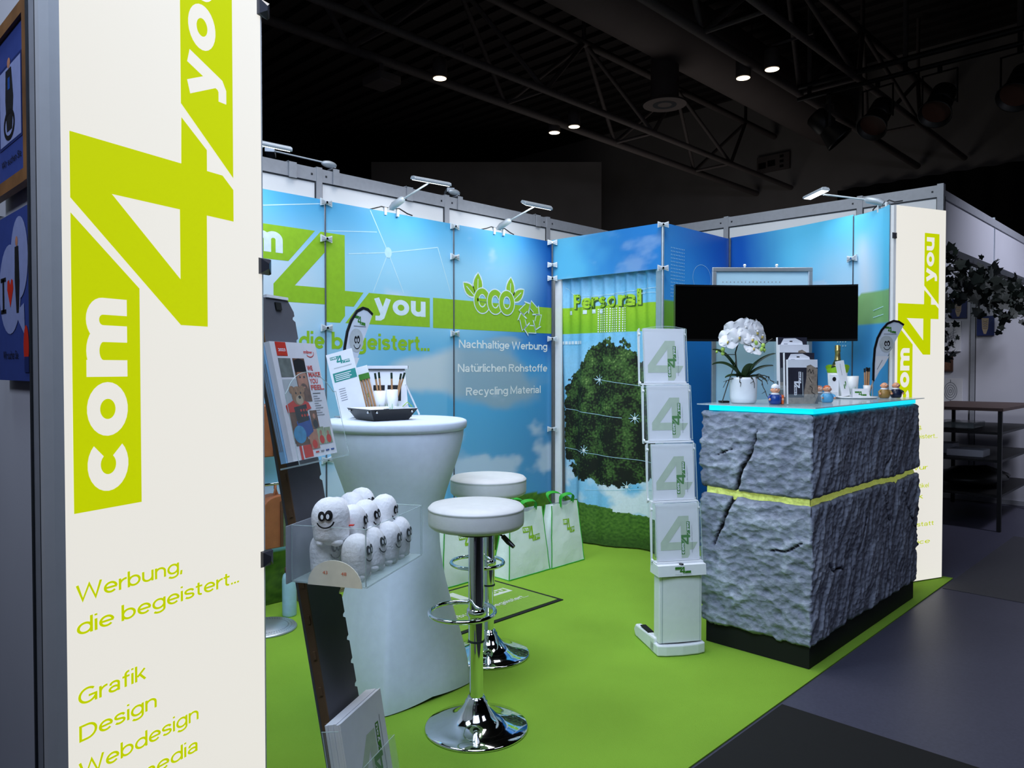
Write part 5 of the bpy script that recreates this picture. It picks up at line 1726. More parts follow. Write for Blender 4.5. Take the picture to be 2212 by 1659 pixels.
# ------------------------------------------------------------------ small beach flags
def beach_flag(label, loc, rz):
    r = thing('beach_flag', label, 'table flag', loc, rz, 'small beach flags')
    k = MB(); k.box(-0.035, -0.02, 0.0005, 0.035, 0.02, 0.006, 'aluminium', 0.002); k.build('base', r, world=False)
    k = MB(); k.tube([(0, 0, 0.005), (0.001, 0, 0.06), (0, 0, 0.10)], 0.0035, 'aluminium', 8); k.build('pole', r, world=False)
    cv = [(-0.002, 0.095), (-0.001, 0.20), (0.006, 0.29), (0.024, 0.355), (0.052, 0.405), (0.090, 0.445), (0.135, 0.463), (0.172, 0.458), (0.207, 0.438)]
    k = MB()
    n = len(cv)
    pts = []
    for i, p in enumerate(cv):
        d = Vector(cv[min(i + 1, n - 1)]) - Vector(cv[max(i - 1, 0)]); d.normalize(); pts.append((p[0] + d.y * 0.012, p[1] - d.x * 0.012))
    k.prism(cv + pts[::-1], (0, 0.003, 0), (1, 0, 0), Z, (0, -1, 0), 0.006, 'ink black'); k.build('pole_sleeve', r, world=False)
    k = MB()
    fab = pts + [(0.014, 0.10)]
    k.prism(fab, (0, 0.001, 0), (1, 0, 0), Z, (0, -1, 0), 0.002, 'white fabric')
    q = Print().add(logo('deep green print', 'white fabric', False), lambda x, y: (0.098 + x * 0.025 + y * 0.0, 0.388 + y * 0.034 - x * 0.003))
    q.rect(0.07, 0.376, 0.155, 0.380, 'ink grey', 1)
    q.disc(0.088, 0.318, 0.048, 0.05, 'ink pale', 1); q.add(smile(), lambda x, y: (0.092 + x * 0.050, 0.312 + y * 0.058), 1)
    q.poly([(0.018, 0.245), (0.108, 0.245), (0.074, 0.19), (0.022, 0.13), (0.016, 0.13)], 'white paper', 1)
    q.stroke([(0.028, 0.165), (0.062, 0.222)], 0.004, 'ink grey', 2)
    k.prt(q, (0, -0.0012, 0), (1, 0, 0), Z, (0, -1, 0), 0.0004, 0.0003); k.build('flag', r, world=False)
    return r


beach_flag('small white beach flag with smiling face on the bar table', on_table(-0.245, 0.10, 0.0), math.radians(44.3 + 62)).scale = (1, 1, 1.06)
beach_flag('small white beach flag with smiling face at the right end of the counter', (-1.60, 4.735, 1.1765), math.radians(44.3 + 10))

# ------------------------------------------------------------------ things on the bar table
A45 = math.radians(44.3 + 38)
tp = on_table(-0.05, -0.045)
ty = thing('serving_tray', 'square black faux leather tray on the bar table', 'tray', tp, A45)
k = MB()
b_, t_, hh = 0.080, 0.108, 0.048
bb = [(-b_, -b_), (b_, -b_), (b_, b_), (-b_, b_)]; tt = [(-t_, -t_), (t_, -t_), (t_, t_), (-t_, t_)]
for i in range(4):
    j = (i + 1) % 4
    k.add([(*bb[i], 0.001), (*bb[j], 0.001), (*tt[j], hh), (*tt[i], hh)], [(0, 1, 2, 3)], 'black plastic')
    k.add([(bb[i][0] * .96, bb[i][1] * .96, 0.006), (bb[j][0] * .96, bb[j][1] * .96, 0.006), (tt[j][0] * .975, tt[j][1] * .975, hh), (tt[i][0] * .975, tt[i][1] * .975, hh)], [(3, 2, 1, 0)], 'white paper')
    k.add([(*tt[i], hh), (*tt[j], hh), (tt[j][0] * .975, tt[j][1] * .975, hh), (tt[i][0] * .975, tt[i][1] * .975, hh)], [(0, 1, 2, 3)], 'white paper')
k.add([(*p, 0.001) for p in bb], [(3, 2, 1, 0)], 'black plastic'); k.add([(p[0] * .96, p[1] * .96, 0.006) for p in bb], [(0, 1, 2, 3)], 'white paper')
k.build('shell', ty, world=False)
for i in range(4):
    c = Vector((*tt[i], 0.036)) * 1.0; c.x *= 0.93; c.y *= 0.93
    for e in (0, 1):
        off = Vector((0.02 * (-1 if c.x > 0 else 1), 0, 0)) if e else Vector((0, 0.02 * (-1 if c.y > 0 else 1), 0))
        p = c + off; p2 = Vector((p.x * (1.0 if e else 1.06), p.y * (1.06 if e else 1.0), p.z))
        k = MB(); k.ball(p2, 0.005, 'chrome', 10, 6); k.build('snap', ty, world=False)
k = MB()
o = on_table(-0.02, -0.02, 0.0)
k.obox(o + Z * 0.022, CAMR, FACE, Z, -0.06, 0.015, -0.03, 0.03, 0.0, 0.018, 'white paper'); k.obox(o + Z * 0.0402, (CAMR + FACE * 0.4).normalized(), (FACE - CAMR * 0.4).normalized(), Z, -0.025, -0.017, -0.02, 0.012, 0.0, 0.002, 'ink black')
tag(k.build('gift_box', None), 'small white gift box with black ribbon lying in the black tray', 'box')
k = MB(); o = on_table(0.035, -0.03, 0.008); k.add([o - CAMR * 0.05, o + CAMR * 0.035 - FACE * 0.02, o + CAMR * 0.02 + Z * 0.055, o - CAMR * 0.04 + Z * 0.042 + FACE * 0.02], [(0, 1, 2, 3), (3, 2, 1, 0)], 'white paper')
k.tube([o + CAMR * 0.0 + Z * 0.045 + FACE * 0.012, o + CAMR * 0.02 + Z * 0.064 + FACE * 0.012, o + CAMR * 0.04 + Z * 0.045 + FACE * 0.012], 0.002, 'logo green', 6)
tag(k.build('gift_tag', None), 'folded white paper tag with green bow in the black tray', 'tag')

FT = math.radians(44.3)
lf = thing('leaflet', 'tall white leaflet with green logo leaning at the left of the bar table', 'leaflet', on_table(-0.185, 0.045), FT)
lf.scale = (1.05, 1.05, 1.10)
k = MB(); k.M = Matrix.Rotation(math.radians(-15), 4, 'Y') @ Matrix.Rotation(math.radians(-6), 4, 'X')
k.M = Matrix.Translation((0, 0, 0.004)) @ k.M
k.box(-0.055, -0.002, 0.0, 0.055, 0.002, 0.265, 'white paper')
q = Print().add(logo('teal print', 'white paper'), lambda x, y: (-0.018 + x * 0.0255, 0.218 + y * 0.032 - x * 0.001))
q.rect(-0.035, 0.203, 0.04, 0.206, 'ink pale', 1); q.rect(-0.045, 0.150, 0.050, 0.186, 'teal print', 1)
for i in range(4):
    q.rect(-0.038, 0.176 - i * 0.007, 0.03 - 0.008 * (i % 2), 0.179 - i * 0.007, 'white paper', 2)
for i in range(6):
    q.rect(-0.035, 0.118 - i * 0.009, -0.008, 0.1205 - i * 0.009, 'ink grey', 1)
k.prt(q, (0, -0.002, 0), (1, 0, 0), Z, (0, -1, 0), 0.0005, 0.0003); k.build('sheet', lf, world=False)
k = MB(); k.M = Matrix.Translation((0, 0, 0.004)); k.add([(-0.03, 0.004, 0), (0.03, 0.004, 0), (0.0, 0.028, 0.15), (-0.045, 0.028, 0.15), (-0.02, 0.07, 0.0), (0.02, 0.07, 0)], [(0, 1, 2, 3), (3, 2, 5, 4)], 'white paper'); k.build('easel_strut', lf, world=False)

pp = thing('pencil_pack', 'white card pack of wooden pencils leaning beside the tall leaflet', 'pencil pack', on_table(-0.110, 0.085), FT)
pp.scale = (1.05, 1.05, 1.05)
k = MB(); k.M = Matrix.Translation((0, 0, 0.004)) @ Matrix.Rotation(math.radians(-15), 4, 'Y') @ Matrix.Rotation(math.radians(-6), 4, 'X')
k.box(-0.025, 0.002, 0, 0.025, 0.006, 0.215, 'white paper'); k.box(-0.025, -0.008, 0.158, 0.025, 0.002, 0.182, 'deep green print')
for i in range(6):
    q = Print().stroke([(-0.012 + 0.008 * (i % 3), 0.01 + 0.02 * i), (0.008 - 0.006 * (i % 2), 0.03 + 0.02 * i)], 0.003, 'logo green', 1)
    k.prt(q, (0, 0.0018, 0), (1, 0, 0), Z, (0, -1, 0), 0.0004)
k.build('card', pp, world=False)
for i in range(4):
    k = MB(); k.M = Matrix.Translation((0, 0, 0.004)) @ Matrix.Rotation(math.radians(-15), 4, 'Y') @ Matrix.Rotation(math.radians(-6), 4, 'X')
    k.tube([(-0.018 + i * 0.012, -0.003, 0.012), (-0.018 + i * 0.012, -0.003, 0.160)], 0.0042, 'pencil wood', 6); k.tube([(-0.018 + i * 0.012, -0.003, 0.160), (-0.018 + i * 0.012, -0.003, 0.178)], 0.0046, 'dark green tip', 6); k.build('pencil', pp, world=False)

db = thing('display_board', 'white cardboard display board with a side strut behind the pencils on the bar table', 'display board', on_table(-0.065, 0.165), FT)
db.scale = (1.02, 1.0, 1.14)
k = MB(); k.add([(-0.095, 0, 0.002), (0.095, 0, 0.002), (0.075, 0.03, 0.185), (-0.090, 0.03, 0.185), (-0.095, 0.006, 0.002), (0.095, 0.006, 0.002), (0.075, 0.036, 0.185), (-0.090, 0.036, 0.185)],
               [(0, 1, 2, 3), (7, 6, 5, 4), (0, 4, 5, 1), (1, 5, 6, 2), (2, 6, 7, 3), (3, 7, 4, 0)], 'white paper')
q = Print().rect(-0.062, 0.095, -0.012, 0.122, 'ink black', 1).rect(0.0, 0.060, 0.060, 0.122, 'ink black', 1).rect(-0.045, 0.05, -0.01, 0.095, 'ink black', 1)
k.prt(q, (0, 0, 0.0), (1, 0, 0), (0, 0.162, 0.987), (0, -0.987, 0.162), 0.001); k.build('board', db, world=False)
k = MB(); k.box(-0.100, 0.02, 0.185, 0.088, 0.055, 0.197, 'white paper'); k.box(-0.085, 0.019, 0.181, 0.075, 0.022, 0.185, 'dark groove'); k.build('top_ledge', db, world=False)
k = MB(); k.tube([(0.078, 0.02, 0.125), (0.135, 0.05, 0.004)], 0.004, 'white paper', 6); k.build('strut', db, world=False)


def cup(label, loc, r=0.026, h=0.085, group='translucent cups'):
    c = thing('cup', label, 'cup', loc, 0, group)
    k = MB(); k.lathe([(0, 0.001), (r * 0.8, 0.001), (r, h), (r * 0.93, h), (r * 0.75, 0.004), (0, 0.004)], 'white plastic', 24); k.build('wall', c, world=False)
    k = MB()
    for i in range(16):
        a = 2 * PI * i / 16
        k.tube([(r * 0.82 * math.cos(a) * 1.01, r * 0.82 * math.sin(a) * 1.01, 0.006), (r * 0.92 * math.cos(a + 0.08), r * 0.92 * math.sin(a + 0.08), h * (0.25 + 0.12 * (i % 3)))], [0.002, 0.0006], 'bag green', 5)
    k.build('grass_print', c, world=False)
    return c


cup('left white cup with green grass print before the display board on the bar table', on_table(-0.085, 0.105), 0.026, 0.115)
cup('right white cup with green grass print before the display board on the bar table', on_table(-0.030, 0.105), 0.026, 0.12)
pc = None


def pencil(label, a, b, tip='dark green tip', group='wooden pencils'):
    a, b = Vector(a), Vector(b)
    r = thing('pencil', label, 'pencil', a, 0, group)
    d = (b - a)
    k = MB(); k.tube([a, a + d * 0.86], 0.0045, 'pencil wood', 6); k.build('shaft', r)
    k = MB(); k.tube([a + d * 0.86, b], 0.0050, tip, 6); k.build('cap', part(r, 'shaft'))
    return r


pl_ = ['leftmost', 'second from left', 'third from left', 'second from right', 'rightmost']
for i, (ra, rb, h) in enumerate([(-0.080, -0.106, 0.192), (-0.074, -0.089, 0.196), (-0.030, -0.034, 0.194), (-0.026, 0.008, 0.190), (-0.034, 0.024, 0.194)]):
    pencil('wooden pencil with dark green end in the cups on the bar table, ' + pl_[i], on_table(ra, 0.105 + 0.004 * (i % 2), 0.008), on_table(rb, 0.10, h))

# ------------------------------------------------------------------ things on the counter
CZ = 1.1765
po = Vector((-1.775, 3.455, CZ))
orc = thing('potted_orchid', 'white flowering orchid in a smooth white pot on the left end of the counter', 'potted plant', po)
k = MB(); k.lathe([(0, 0.0005), (0.052, 0.0005), (0.060, 0.006), (0.064, 0.03), (0.066, 0.115), (0.066, 0.128), (0.062, 0.128), (0.061, 0.112), (0, 0.110)], 'white plastic', 40); k.build('pot', orc, world=False)
k = MB(); k.lathe([(0.060, 0.1105), (0.03, 0.118), (0, 0.122)], 'root', 20); k.build('soil', orc, world=False)
u_, f_ = CAMR, -FACE


def oleaf(pts, w):
    k = MB(); n = 16
    P = [Vector((0, 0, 0.125)) + u_ * a + f_ * b + Z * c for a, b, c in pts]

    def bez(t):
        return P[0] * (1 - t) ** 3 + P[1] * 3 * t * (1 - t) ** 2 + P[2] * 3 * t * t * (1 - t) + P[3] * t ** 3
    vs = []
    for i in range(n + 1):
        t = i / n
        p = bez(t); d = (bez(min(1, t + 0.02)) - bez(max(0, t - 0.02))).normalized()
        sd = d.cross(Z).normalized() if abs(d.z) < 0.97 else f_
        ww = 1.3 * w * (0.35 + 0.65 * math.sin(PI * min(1, t * 0.62 + 0.30))) * (1 - t ** 6) ** 0.5
        up = sd.cross(d)
        vs += [p - sd * ww + up * ww * 0.35, p - up * 0.002, p + sd * ww + up * ww * 0.35]
    fs = []
    for i in range(n):
        fs += [(3 * i, 3 * i + 1, 3 * i + 4, 3 * i + 3), (3 * i + 1, 3 * i + 2, 3 * i + 5, 3 * i + 4)]
    k.add(vs, fs, 'leaf green', True); k.add([v - Z * 0.0018 for v in vs], [f[::-1] for f in fs], 'leaf green', True)
    k.build('leaf', orc, world=False)


oleaf([(-0.01, 0, 0), (-0.06, 0.0, 0.07), (-0.10, 0.02, 0.085), (-0.150, 0.02, 0.068)], 0.021)
oleaf([(-0.01, 0.01, 0), (-0.05, 0.02, 0.08), (-0.09, 0.03, 0.14), (-0.148, 0.02, 0.142)], 0.020)
oleaf([(0.01, 0, 0), (0.05, 0.01, 0.06), (0.10, 0.0, 0.11), (0.155, -0.01, 0.122)], 0.021)
oleaf([(0.01, -0.01, 0), (0.05, -0.02, 0.045), (0.09, -0.03, 0.06), (0.140, -0.02, 0.062)], 0.018)
oleaf([(0, -0.01, 0), (-0.04, -0.02, 0.02), (-0.07, -0.03, 0.015), (-0.10, -0.03, 0.004)], 0.016)
oleaf([(0.02, 0.0, 0), (0.05, -0.01, 0.02), (0.085, -0.02, 0.01), (0.112, -0.02, -0.018)], 0.015)
oleaf([(0, -0.02, 0), (0.0, -0.05, 0.05), (0.01, -0.07, 0.07), (0.02, -0.09, 0.068)], 0.016)
rng = random.Random(7)
for i, (a, b) in enumerate([((-0.05, -0.03, -0.005), (-0.105, -0.03, -0.045)), ((0.02, -0.062, 0.0), (0.03, -0.075, -0.045)), ((0.045, -0.05, 0.0), (0.105, -0.05, -0.03)), ((0.06, -0.04, 0.005), (0.15, -0.04, -0.035)),
                          ((0.055, -0.045, -0.002), (0.115, -0.05, -0.105)), ((-0.03, -0.055, 0.0), (-0.036, -0.068, -0.04)), ((0.06, 0.0, 0.01), (0.125, 0.0, -0.012))]):
    k = MB(); n = 7; base = Vector((0, 0, 0.125)); A, B = [base + u_ * p[0] + f_ * p[1] + Z * p[2] for p in (a, b)]
    path = [A + (B - A) * (j / n) + Vector((rng.uniform(-1, 1), rng.uniform(-1, 1), rng.uniform(-1, 1))) * 0.006 + Z * 0.02 * math.sin(PI * j / n) for j in range(n + 1)]
    k.tube(path, [0.0028 - 0.0014 * j / n for j in range(n + 1)], 'root', 6)
    for j in (3, 5):
        k.tube([path[j], path[j] + Vector((rng.uniform(-1, 1), rng.uniform(-1, 1), -0.4)) * 0.03], [0.002, 0.0008], 'root', 5)
    k.build('aerial_root', orc, world=False)
S0 = Vector((0, 0, 0.12))
stp = [S0 + u_ * -0.03, S0 + u_ * -0.035 + Z * 0.07, S0 + u_ * -0.040 + Z * 0.13, S0 + u_ * -0.02 + Z * 0.20, S0 + u_ * 0.03 + Z * 0.215 - f_ * 0.02, S0 + u_ * 0.09 + Z * 0.16 - f_ * 0.04, S0 + u_ * 0.088 + Z * 0.13 - f_ * 0.04]
k = MB(); k.tube(stp, 0.0035, 'root', 8); k.tube([S0 + u_ * 0.085 + Z * 0.14 - f_ * 0.02, S0 + u_ * 0.10 + Z * 0.175 - f_ * 0.02, S0 + u_ * 0.135 + Z * 0.198 - f_ * 0.02], 0.0025, 'root', 6)
k.tube([S0 + u_ * -0.038 + Z * 0.12, S0 + u_ * -0.07 + Z * 0.12, S0 + u_ * -0.105 + Z * 0.12], 0.002, 'root', 6); k.build('flower_stem', orc, world=False)
k = MB(); k.tube([Vector((0, 0, 0.215)) + u_ * -0.035, Vector((0, 0, 0.10)) + u_ * -0.075, Vector((0, 0, 0.003)) + u_ * -0.105], 0.0025, 'root', 6); k.build('support_stick', orc, world=False)


def flower_mesh():
    k = MB()

    def petal(ang, L, W, z0, cup_):
        c, s_ = math.cos(ang), math.sin(ang)
        n, m = 8, 6
        vs = []
        for i in range(n + 1):
            t = i / n
            w = W * math.sin(PI * min(1.0, t * 0.80 + 0.12)) ** 0.8 * (1 - t ** 5) ** 0.4
            for j in range(m + 1):
                v = (j / m - 0.5) * 2
                x, y = L * t, w * v
                z = z0 + cup_ * (t * t) - 0.10 * W * v * v + 0.004 * math.sin(3 * v + 5 * t)
                vs.append((x * c - y * s_, x * s_ + y * c, z))
        fs = []
        for i in range(n):
            for j in range(m):
                fs.append((i * (m + 1) + j, (i + 1) * (m + 1) + j, (i + 1) * (m + 1) + j + 1, i * (m + 1) + j + 1))
        k.add(vs, fs, 'petal', True)
    for a in (90, 215, 325):
        petal(math.radians(a), 0.046, 0.020, 0.0, -0.006)
    for a in (12, 168):
        petal(math.radians(a), 0.052, 0.036, 0.003, -0.008)
    k.ball((0, -0.006, 0.007), (0.005, 0.008, 0.006), 'petal throat', 10, 8); k.ball((0, 0.003, 0.010), (0.005, 0.005, 0.006), 'petal', 8, 6)
    return k


fm = flower_mesh(); f0 = None
for i, (a, b, c, yw, pt, sc) in enumerate([(-0.085, -0.03, 0.175, -25, -35, 0.95), (-0.035, -0.045, 0.200, -5, -5, 1.15), (0.0, -0.02, 0.245, 0, 10, 1.15), (-0.045, 0.01, 0.235, -20, 15, 1.05), (0.055, -0.02, 0.225, 25, 0, 1.1),
                                    (0.085, 0.0, 0.205, 40, -10, 1.05), (0.025, -0.05, 0.185, 8, -30, 1.0), (0.028, -0.06, 0.140, 5, -50, 0.95), (0.055, 0.02, 0.245, 25, 20, 1.0), (0.0, 0.03, 0.235, 0, 25, 1.0), (-0.075, 0.015, 0.205, -35, 0, 0.95)]):
    if f0 is None:
        f0 = fm.build('flower', orc, world=False); o = f0
    else:
        o = f0.copy(); COL.objects.link(o); o.parent = orc
    o.location = Vector((0, 0, 0.125)) + u_ * a + f_ * b + Z * c
    o.rotation_euler = (math.radians(90 - pt * -1 * 0.9), math.radians(rng.uniform(-25, 25)), FT + math.radians(yw))
    o.scale = (sc, sc, sc)
for (a, b, c, r_) in [(0.043, -0.05, 0.170, 0.011), (0.080, -0.05, 0.158, 0.010), (0.070, -0.06, 0.140, 0.009), (0.086, -0.05, 0.136, 0.007), (-0.105, -0.01, 0.120, 0.009), (-0.108, -0.02, 0.140, 0.010), (-0.135, -0.01, 0.128, 0.006)]:
    k = MB(); k.ball(Vector((0, 0, 0.125)) + u_ * a + f_ * b + Z * c, (r_, r_, r_ * 1.2), 'bud green', 12, 8); k.build('bud', orc, world=False)


def figure(label, loc, body, skin='skin tone', hat=None, hair=None, extra=None, sc=1.0, rz=FT):
    r = thing('rubber_figure', label, 'rubber figure', loc, rz, 'rubber figures on the counter')
    r.scale = (sc, sc, sc)
    k = MB(); k.lathe([(0, 0.0005), (0.022, 0.0005), (0.028, 0.008), (0.030, 0.022), (0.026, 0.038), (0.017, 0.050), (0.012, 0.055), (0, 0.056)], body, 24); k.build('body', r, world=False)
    k = MB(); k.ball((0, -0.001, 0.068), (0.019, 0.018, 0.017), skin, 20, 12); k.ball((0, -0.019, 0.068), (0.007, 0.008, 0.005), skin, 10, 8); k.ball((-0.019, 0, 0.068), (0.004, 0.005, 0.006), skin, 8, 6); k.ball((0.019, 0, 0.068), (0.004, 0.005, 0.006), skin, 8, 6)
    k.ball((-0.007, -0.0165, 0.074), 0.0028, 'white paper', 8, 6); k.ball((0.007, -0.0165, 0.074), 0.0028, 'white paper', 8, 6); k.ball((-0.007, -0.019, 0.074), 0.0012, 'ink black', 6, 4); k.ball((0.007, -0.019, 0.074), 0.0012, 'ink black', 6, 4)
    k.build('head', r, world=False)
    if hat:
        k = MB(); k.lathe([(0.018, 0.078), (0.0185, 0.082), (0.015, 0.092), (0.006, 0.098), (0, 0.099)], hat, 20); k.build('cap', part(r, 'head'), world=False)
    if hair:
        k = MB(); k.ball((0, 0.004, 0.077), (0.0185, 0.0165, 0.012), hair, 16, 10); k.build('hair', part(r, 'head'), world=False)
    k = MB(); k.lathe([(0.0185, 0.047), (0.021, 0.050), (0.014, 0.056)], 'white paper', 20); k.build('collar', r, world=False)
    for s_ in (-1, 1):
        k = MB(); k.tube([(s_ * 0.020, -0.002, 0.043), (s_ * 0.032, -0.010, 0.034), (s_ * 0.031, -0.016, 0.026)], [0.006, 0.007, 0.006], body, 8); k.ball((s_ * 0.031, -0.018, 0.025), 0.006, skin, 8, 6); k.build('arm', r, world=False)
    if extra:
        k = MB(); k.box(0.026, -0.020, 0.002, 0.036, 0.012, 0.046, extra, 0.003); k.build('accessory', r, world=False)
    return r


figure('rubber figure in deep blue with a white cap between pot and leaflets', (-1.600, 3.430, CZ), 'figure blue', hat='white paper', extra='figure orange')
figure('blond rubber figure in light blue right of the leaflets', (-1.500, 3.800, CZ), 'figure light blue', hair='figure orange', sc=0.98)
figure('brown haired rubber figure tucked behind the leaflet holder', (-1.560, 3.850, CZ), 'figure navy', hair='leather brown', sc=0.95)
figure('bald rubber figure in tan coat near the right end of the counter', (-1.490, 4.600, CZ), 'figure tan', extra=None, sc=1.05)
figure('bald rubber figure in navy suit at the right end of the counter', (-1.455, 4.690, CZ), 'figure navy', extra=None, sc=1.05)

# leaflet holder with two tiers
lh = thing('leaflet_holder', 'clear two tier leaflet holder on the front of the counter', 'leaflet holder', (-1.494, 3.506, CZ), FT + math.radians(8))
k = MB()
k.box(-0.090, -0.008, 0.0005, 0.090, 0.120, 0.003, 'acrylic edge')
k.box(-0.088, -0.008, 0.003, 0.088, -0.006, 0.05, 'acrylic'); k.box(-0.088, 0.055, 0.003, 0.088, 0.057, 0.175, 'acrylic'); k.box(-0.088, 0.118, 0.003, 0.088, 0.12, 0.30, 'acrylic')
k.box(-0.090, -0.008, 0.003, -0.088, 0.11, 0.09, 'acrylic'); k.box(0.088, -0.008, 0.003, 0.090, 0.11, 0.09, 'acrylic')
k.build('shell', lh, world=False)
k = MB(); k.box(-0.086, 0.058, 0.070, 0.086, 0.117, 0.073, 'acrylic edge'); k.build('shelf', lh, world=False)
LHM = Matrix.Translation((-1.494, 3.506, CZ)) @ Matrix.Rotation(FT + math.radians(8), 4, 'Z')


def leaf_stack(label, x0, y0, z0, front):
    k = MB(); k.M = LHM @ Matrix.Translation((x0, y0, z0)) @ Matrix.Rotation(math.radians(-2.5), 4, 'X')
    k.box(0, 0, 0, 0.150, 0.016, 0.210, 'white paper')
    q = Print()
    if front:
        q.rect(0, 0, 0.150, 0.210, 'card dark', 1); q.rect(0, 0.172, 0.150, 0.210, 'white paper', 2)
        q.poly([(0.078, 0.0), (0.132, 0.0), (0.150, 0.04), (0.145, 0.10), (0.150, 0.165), (0.115, 0.186), (0.095, 0.18), (0.092, 0.12), (0.080, 0.06)], 'driftwood', 3)
        q.poly([(0.0, 0.0), (0.078, 0.0), (0.078, 0.030), (0.0, 0.030)], 'driftwood', 2)
        q.add(logo('white paper', 'card dark'), lambda x, y: (0.066 - y * 0.036, 0.075 + x * 0.036), 3)
        q.rect(0.072, 0.040, 0.0755, 0.150, 'ink pale', 3)
        for i, pts in enumerate([[(0.100, 0.15), (0.110, 0.165), (0.116, 0.145), (0.126, 0.160), (0.130, 0.142)], [(0.105, 0.125), (0.113, 0.110), (0.120, 0.100)], [(0.108, 0.085), (0.122, 0.075), (0.118, 0.055), (0.135, 0.045), (0.128, 0.030)]]):
            q.stroke(pts, 0.0028, 'ink black', 5)
    else:
        q.rect(0, 0, 0.150, 0.210, 'card dark', 1); q.poly([(0.01, 0.17), (0.03, 0.204), (0.09, 0.206), (0.125, 0.19), (0.13, 0.165)], 'white paper', 2); q.rect(0.06, 0.188, 0.075, 0.193, 'ink black', 3); q.rect(0.03, 0.176, 0.05, 0.18, 'ink grey', 3)
        q.rect(0.01, 0.02, 0.12, 0.10, 'driftwood', 2)
    k.prt(q, (0, 0, 0), (1, 0, 0), Z, (0, -1, 0), 0.0004, 0.00012)
    tag(k.build('leaflet', None), label, 'leaflet', 'leaflets in the counter holder')


leaf_stack('front leaflets with driftwood print and upright white logo in the counter holder', -0.076, 0.002, 0.004, True)
leaf_stack('dark leaflets with white house print right behind the front driftwood leaflets', -0.082, 0.0205, 0.036, False)
leaf_stack('raised driftwood leaflets in the rear tier of the counter holder', -0.086, 0.0625, 0.076, True)
leaf_stack('rearmost and tallest leaflets, white house print on dark ground', -0.086, 0.0810, 0.112, False)

# bottle cooler group at the far end
k = MB(); k.lathe([(0, 0.0005), (0.115, 0.0005), (0.125, 0.006), (0.122, 0.008), (0.10, 0.004), (0, 0.004)], 'white plastic', 40, (-1.62, 4.50, CZ)); tag(k.build('plate', None), 'flat white plate under the small gifts at the far end of the counter', 'plate')
bc = thing('bottle_cooler', 'white bottle cooler with a lime green folded rim', 'bottle cooler', (-1.790, 4.690, CZ))
k = MB(); k.lathe([(0, 0.0005), (0.050, 0.0005), (0.058, 0.17), (0.055, 0.17), (0.047, 0.006), (0, 0.006)], 'white plastic', 32); k.build('bucket', bc, world=False)
k = MB(); k.grid(lambda a, c: V((0.0585 + 0.010 * c) * math.cos(2 * PI * a), (0.0585 + 0.010 * c) * math.sin(2 * PI * a), 0.145 + 0.05 * c * (0.75 + 0.25 * math.cos(2 * PI * a * 2 + 1))), 40, 4, 'lime plastic')
k.grid(lambda a, c: V((0.056 + 0.010 * c) * math.cos(2 * PI * a), (0.056 + 0.010 * c) * math.sin(2 * PI * a), 0.145 + 0.05 * c * (0.75 + 0.25 * math.cos(2 * PI * a * 2 + 1))), 40, 4, 'lime plastic', flip=True); k.build('rim', bc, world=False)
bo = thing('sparkling_wine_bottle', 'bottle with gold foil neck standing in the lime rimmed cooler', 'bottle', (-1.790, 4.690, CZ + 0.008))
k = MB(); k.lathe([(0, 0), (0.040, 0.0), (0.042, 0.01), (0.042, 0.14), (0.034, 0.18), (0.019, 0.215)], 'bottle glass', 28, cap=False); k.build('body', bo, world=False)
k = MB(); k.lathe([(0.0345, 0.180), (0.020, 0.208), (0.0165, 0.235), (0.015, 0.262), (0.0175, 0.264), (0.0175, 0.275), (0.0155, 0.278), (0.0165, 0.300), (0.013, 0.305), (0, 0.306)], 'gold foil', 24); k.build('foil', bo, world=False)
gb = thing('gift_box', 'tall slim white box with green logo leaning against the bottle cooler', 'box', (-1.690, 4.560, CZ + 0.004), FT)
k = MB(); k.M = Matrix.Rotation(math.radians(-11), 4, 'Y'); k.box(-0.021, -0.012, 0.005, 0.021, 0.012, 0.215, 'white paper'); q = Print().add(logo('deep green print', 'white paper', False), lambda x, y: (0.010 - y * 0.016, 0.062 + x * 0.014)).rect(-0.006, 0.13, -0.004, 0.20, 'ink grey', 1); k.prt(q, (0, -0.012, 0), (1, 0, 0), Z, (0, -1, 0), 0.0004); k.build('carton', gb, world=False)
gb = thing('gift_box', 'small white box with a round black dot left of the bottle cooler', 'box', (-1.750, 4.530, CZ), FT)
k = MB(); k.box(-0.022, -0.015, 0.0005, 0.022, 0.015, 0.135, 'white paper'); q = Print().disc(-0.004, 0.108, 0.011, 0.013, 'ink black', 1); k.prt(q, (0, -0.015, 0), (1, 0, 0), Z, (0, -1, 0), 0.0004); k.build('carton', gb, world=False)
cup('translucent white cup with grass print right of the bottle cooler on the counter', (-1.705, 4.700, CZ), 0.036, 0.125)
cup('small pencil cup holding natural pencils near the far end of the counter', (-1.635, 4.745, CZ), 0.022, 0.07)
for i, (dx, tx, h, nm) in enumerate([(-0.012, -0.016, 0.165, 'leftmost'), (-0.006, -0.006, 0.172, 'second from left'), (0.0, 0.002, 0.168, 'third from left'), (0.006, 0.010, 0.170, 'second from right'), (0.010, 0.058, 0.155, 'rightmost, leaning outwards')]):
    c = Vector((-1.635, 4.745, CZ + 0.006))
    pencil('natural pencil with black end in the pencil cup on the counter, ' + nm, c + CAMR * dx + FACE * 0.003 * (i % 2), c + CAMR * tx + Z * h + FACE * 0.006 * (i % 2), 'ink black')
k = MB(); o = Vector((-1.560, 4.440, CZ + 0.006)); k.add([o - CAMR * 0.05, o + CAMR * 0.05, o + CAMR * 0.045 + Z * 0.05 - FACE * 0.015, o - CAMR * 0.045 + Z * 0.05 - FACE * 0.015, o - CAMR * 0.05 - FACE * 0.04, o + CAMR * 0.05 - FACE * 0.04], [(0, 1, 2, 3), (3, 2, 5, 4)], 'white paper')
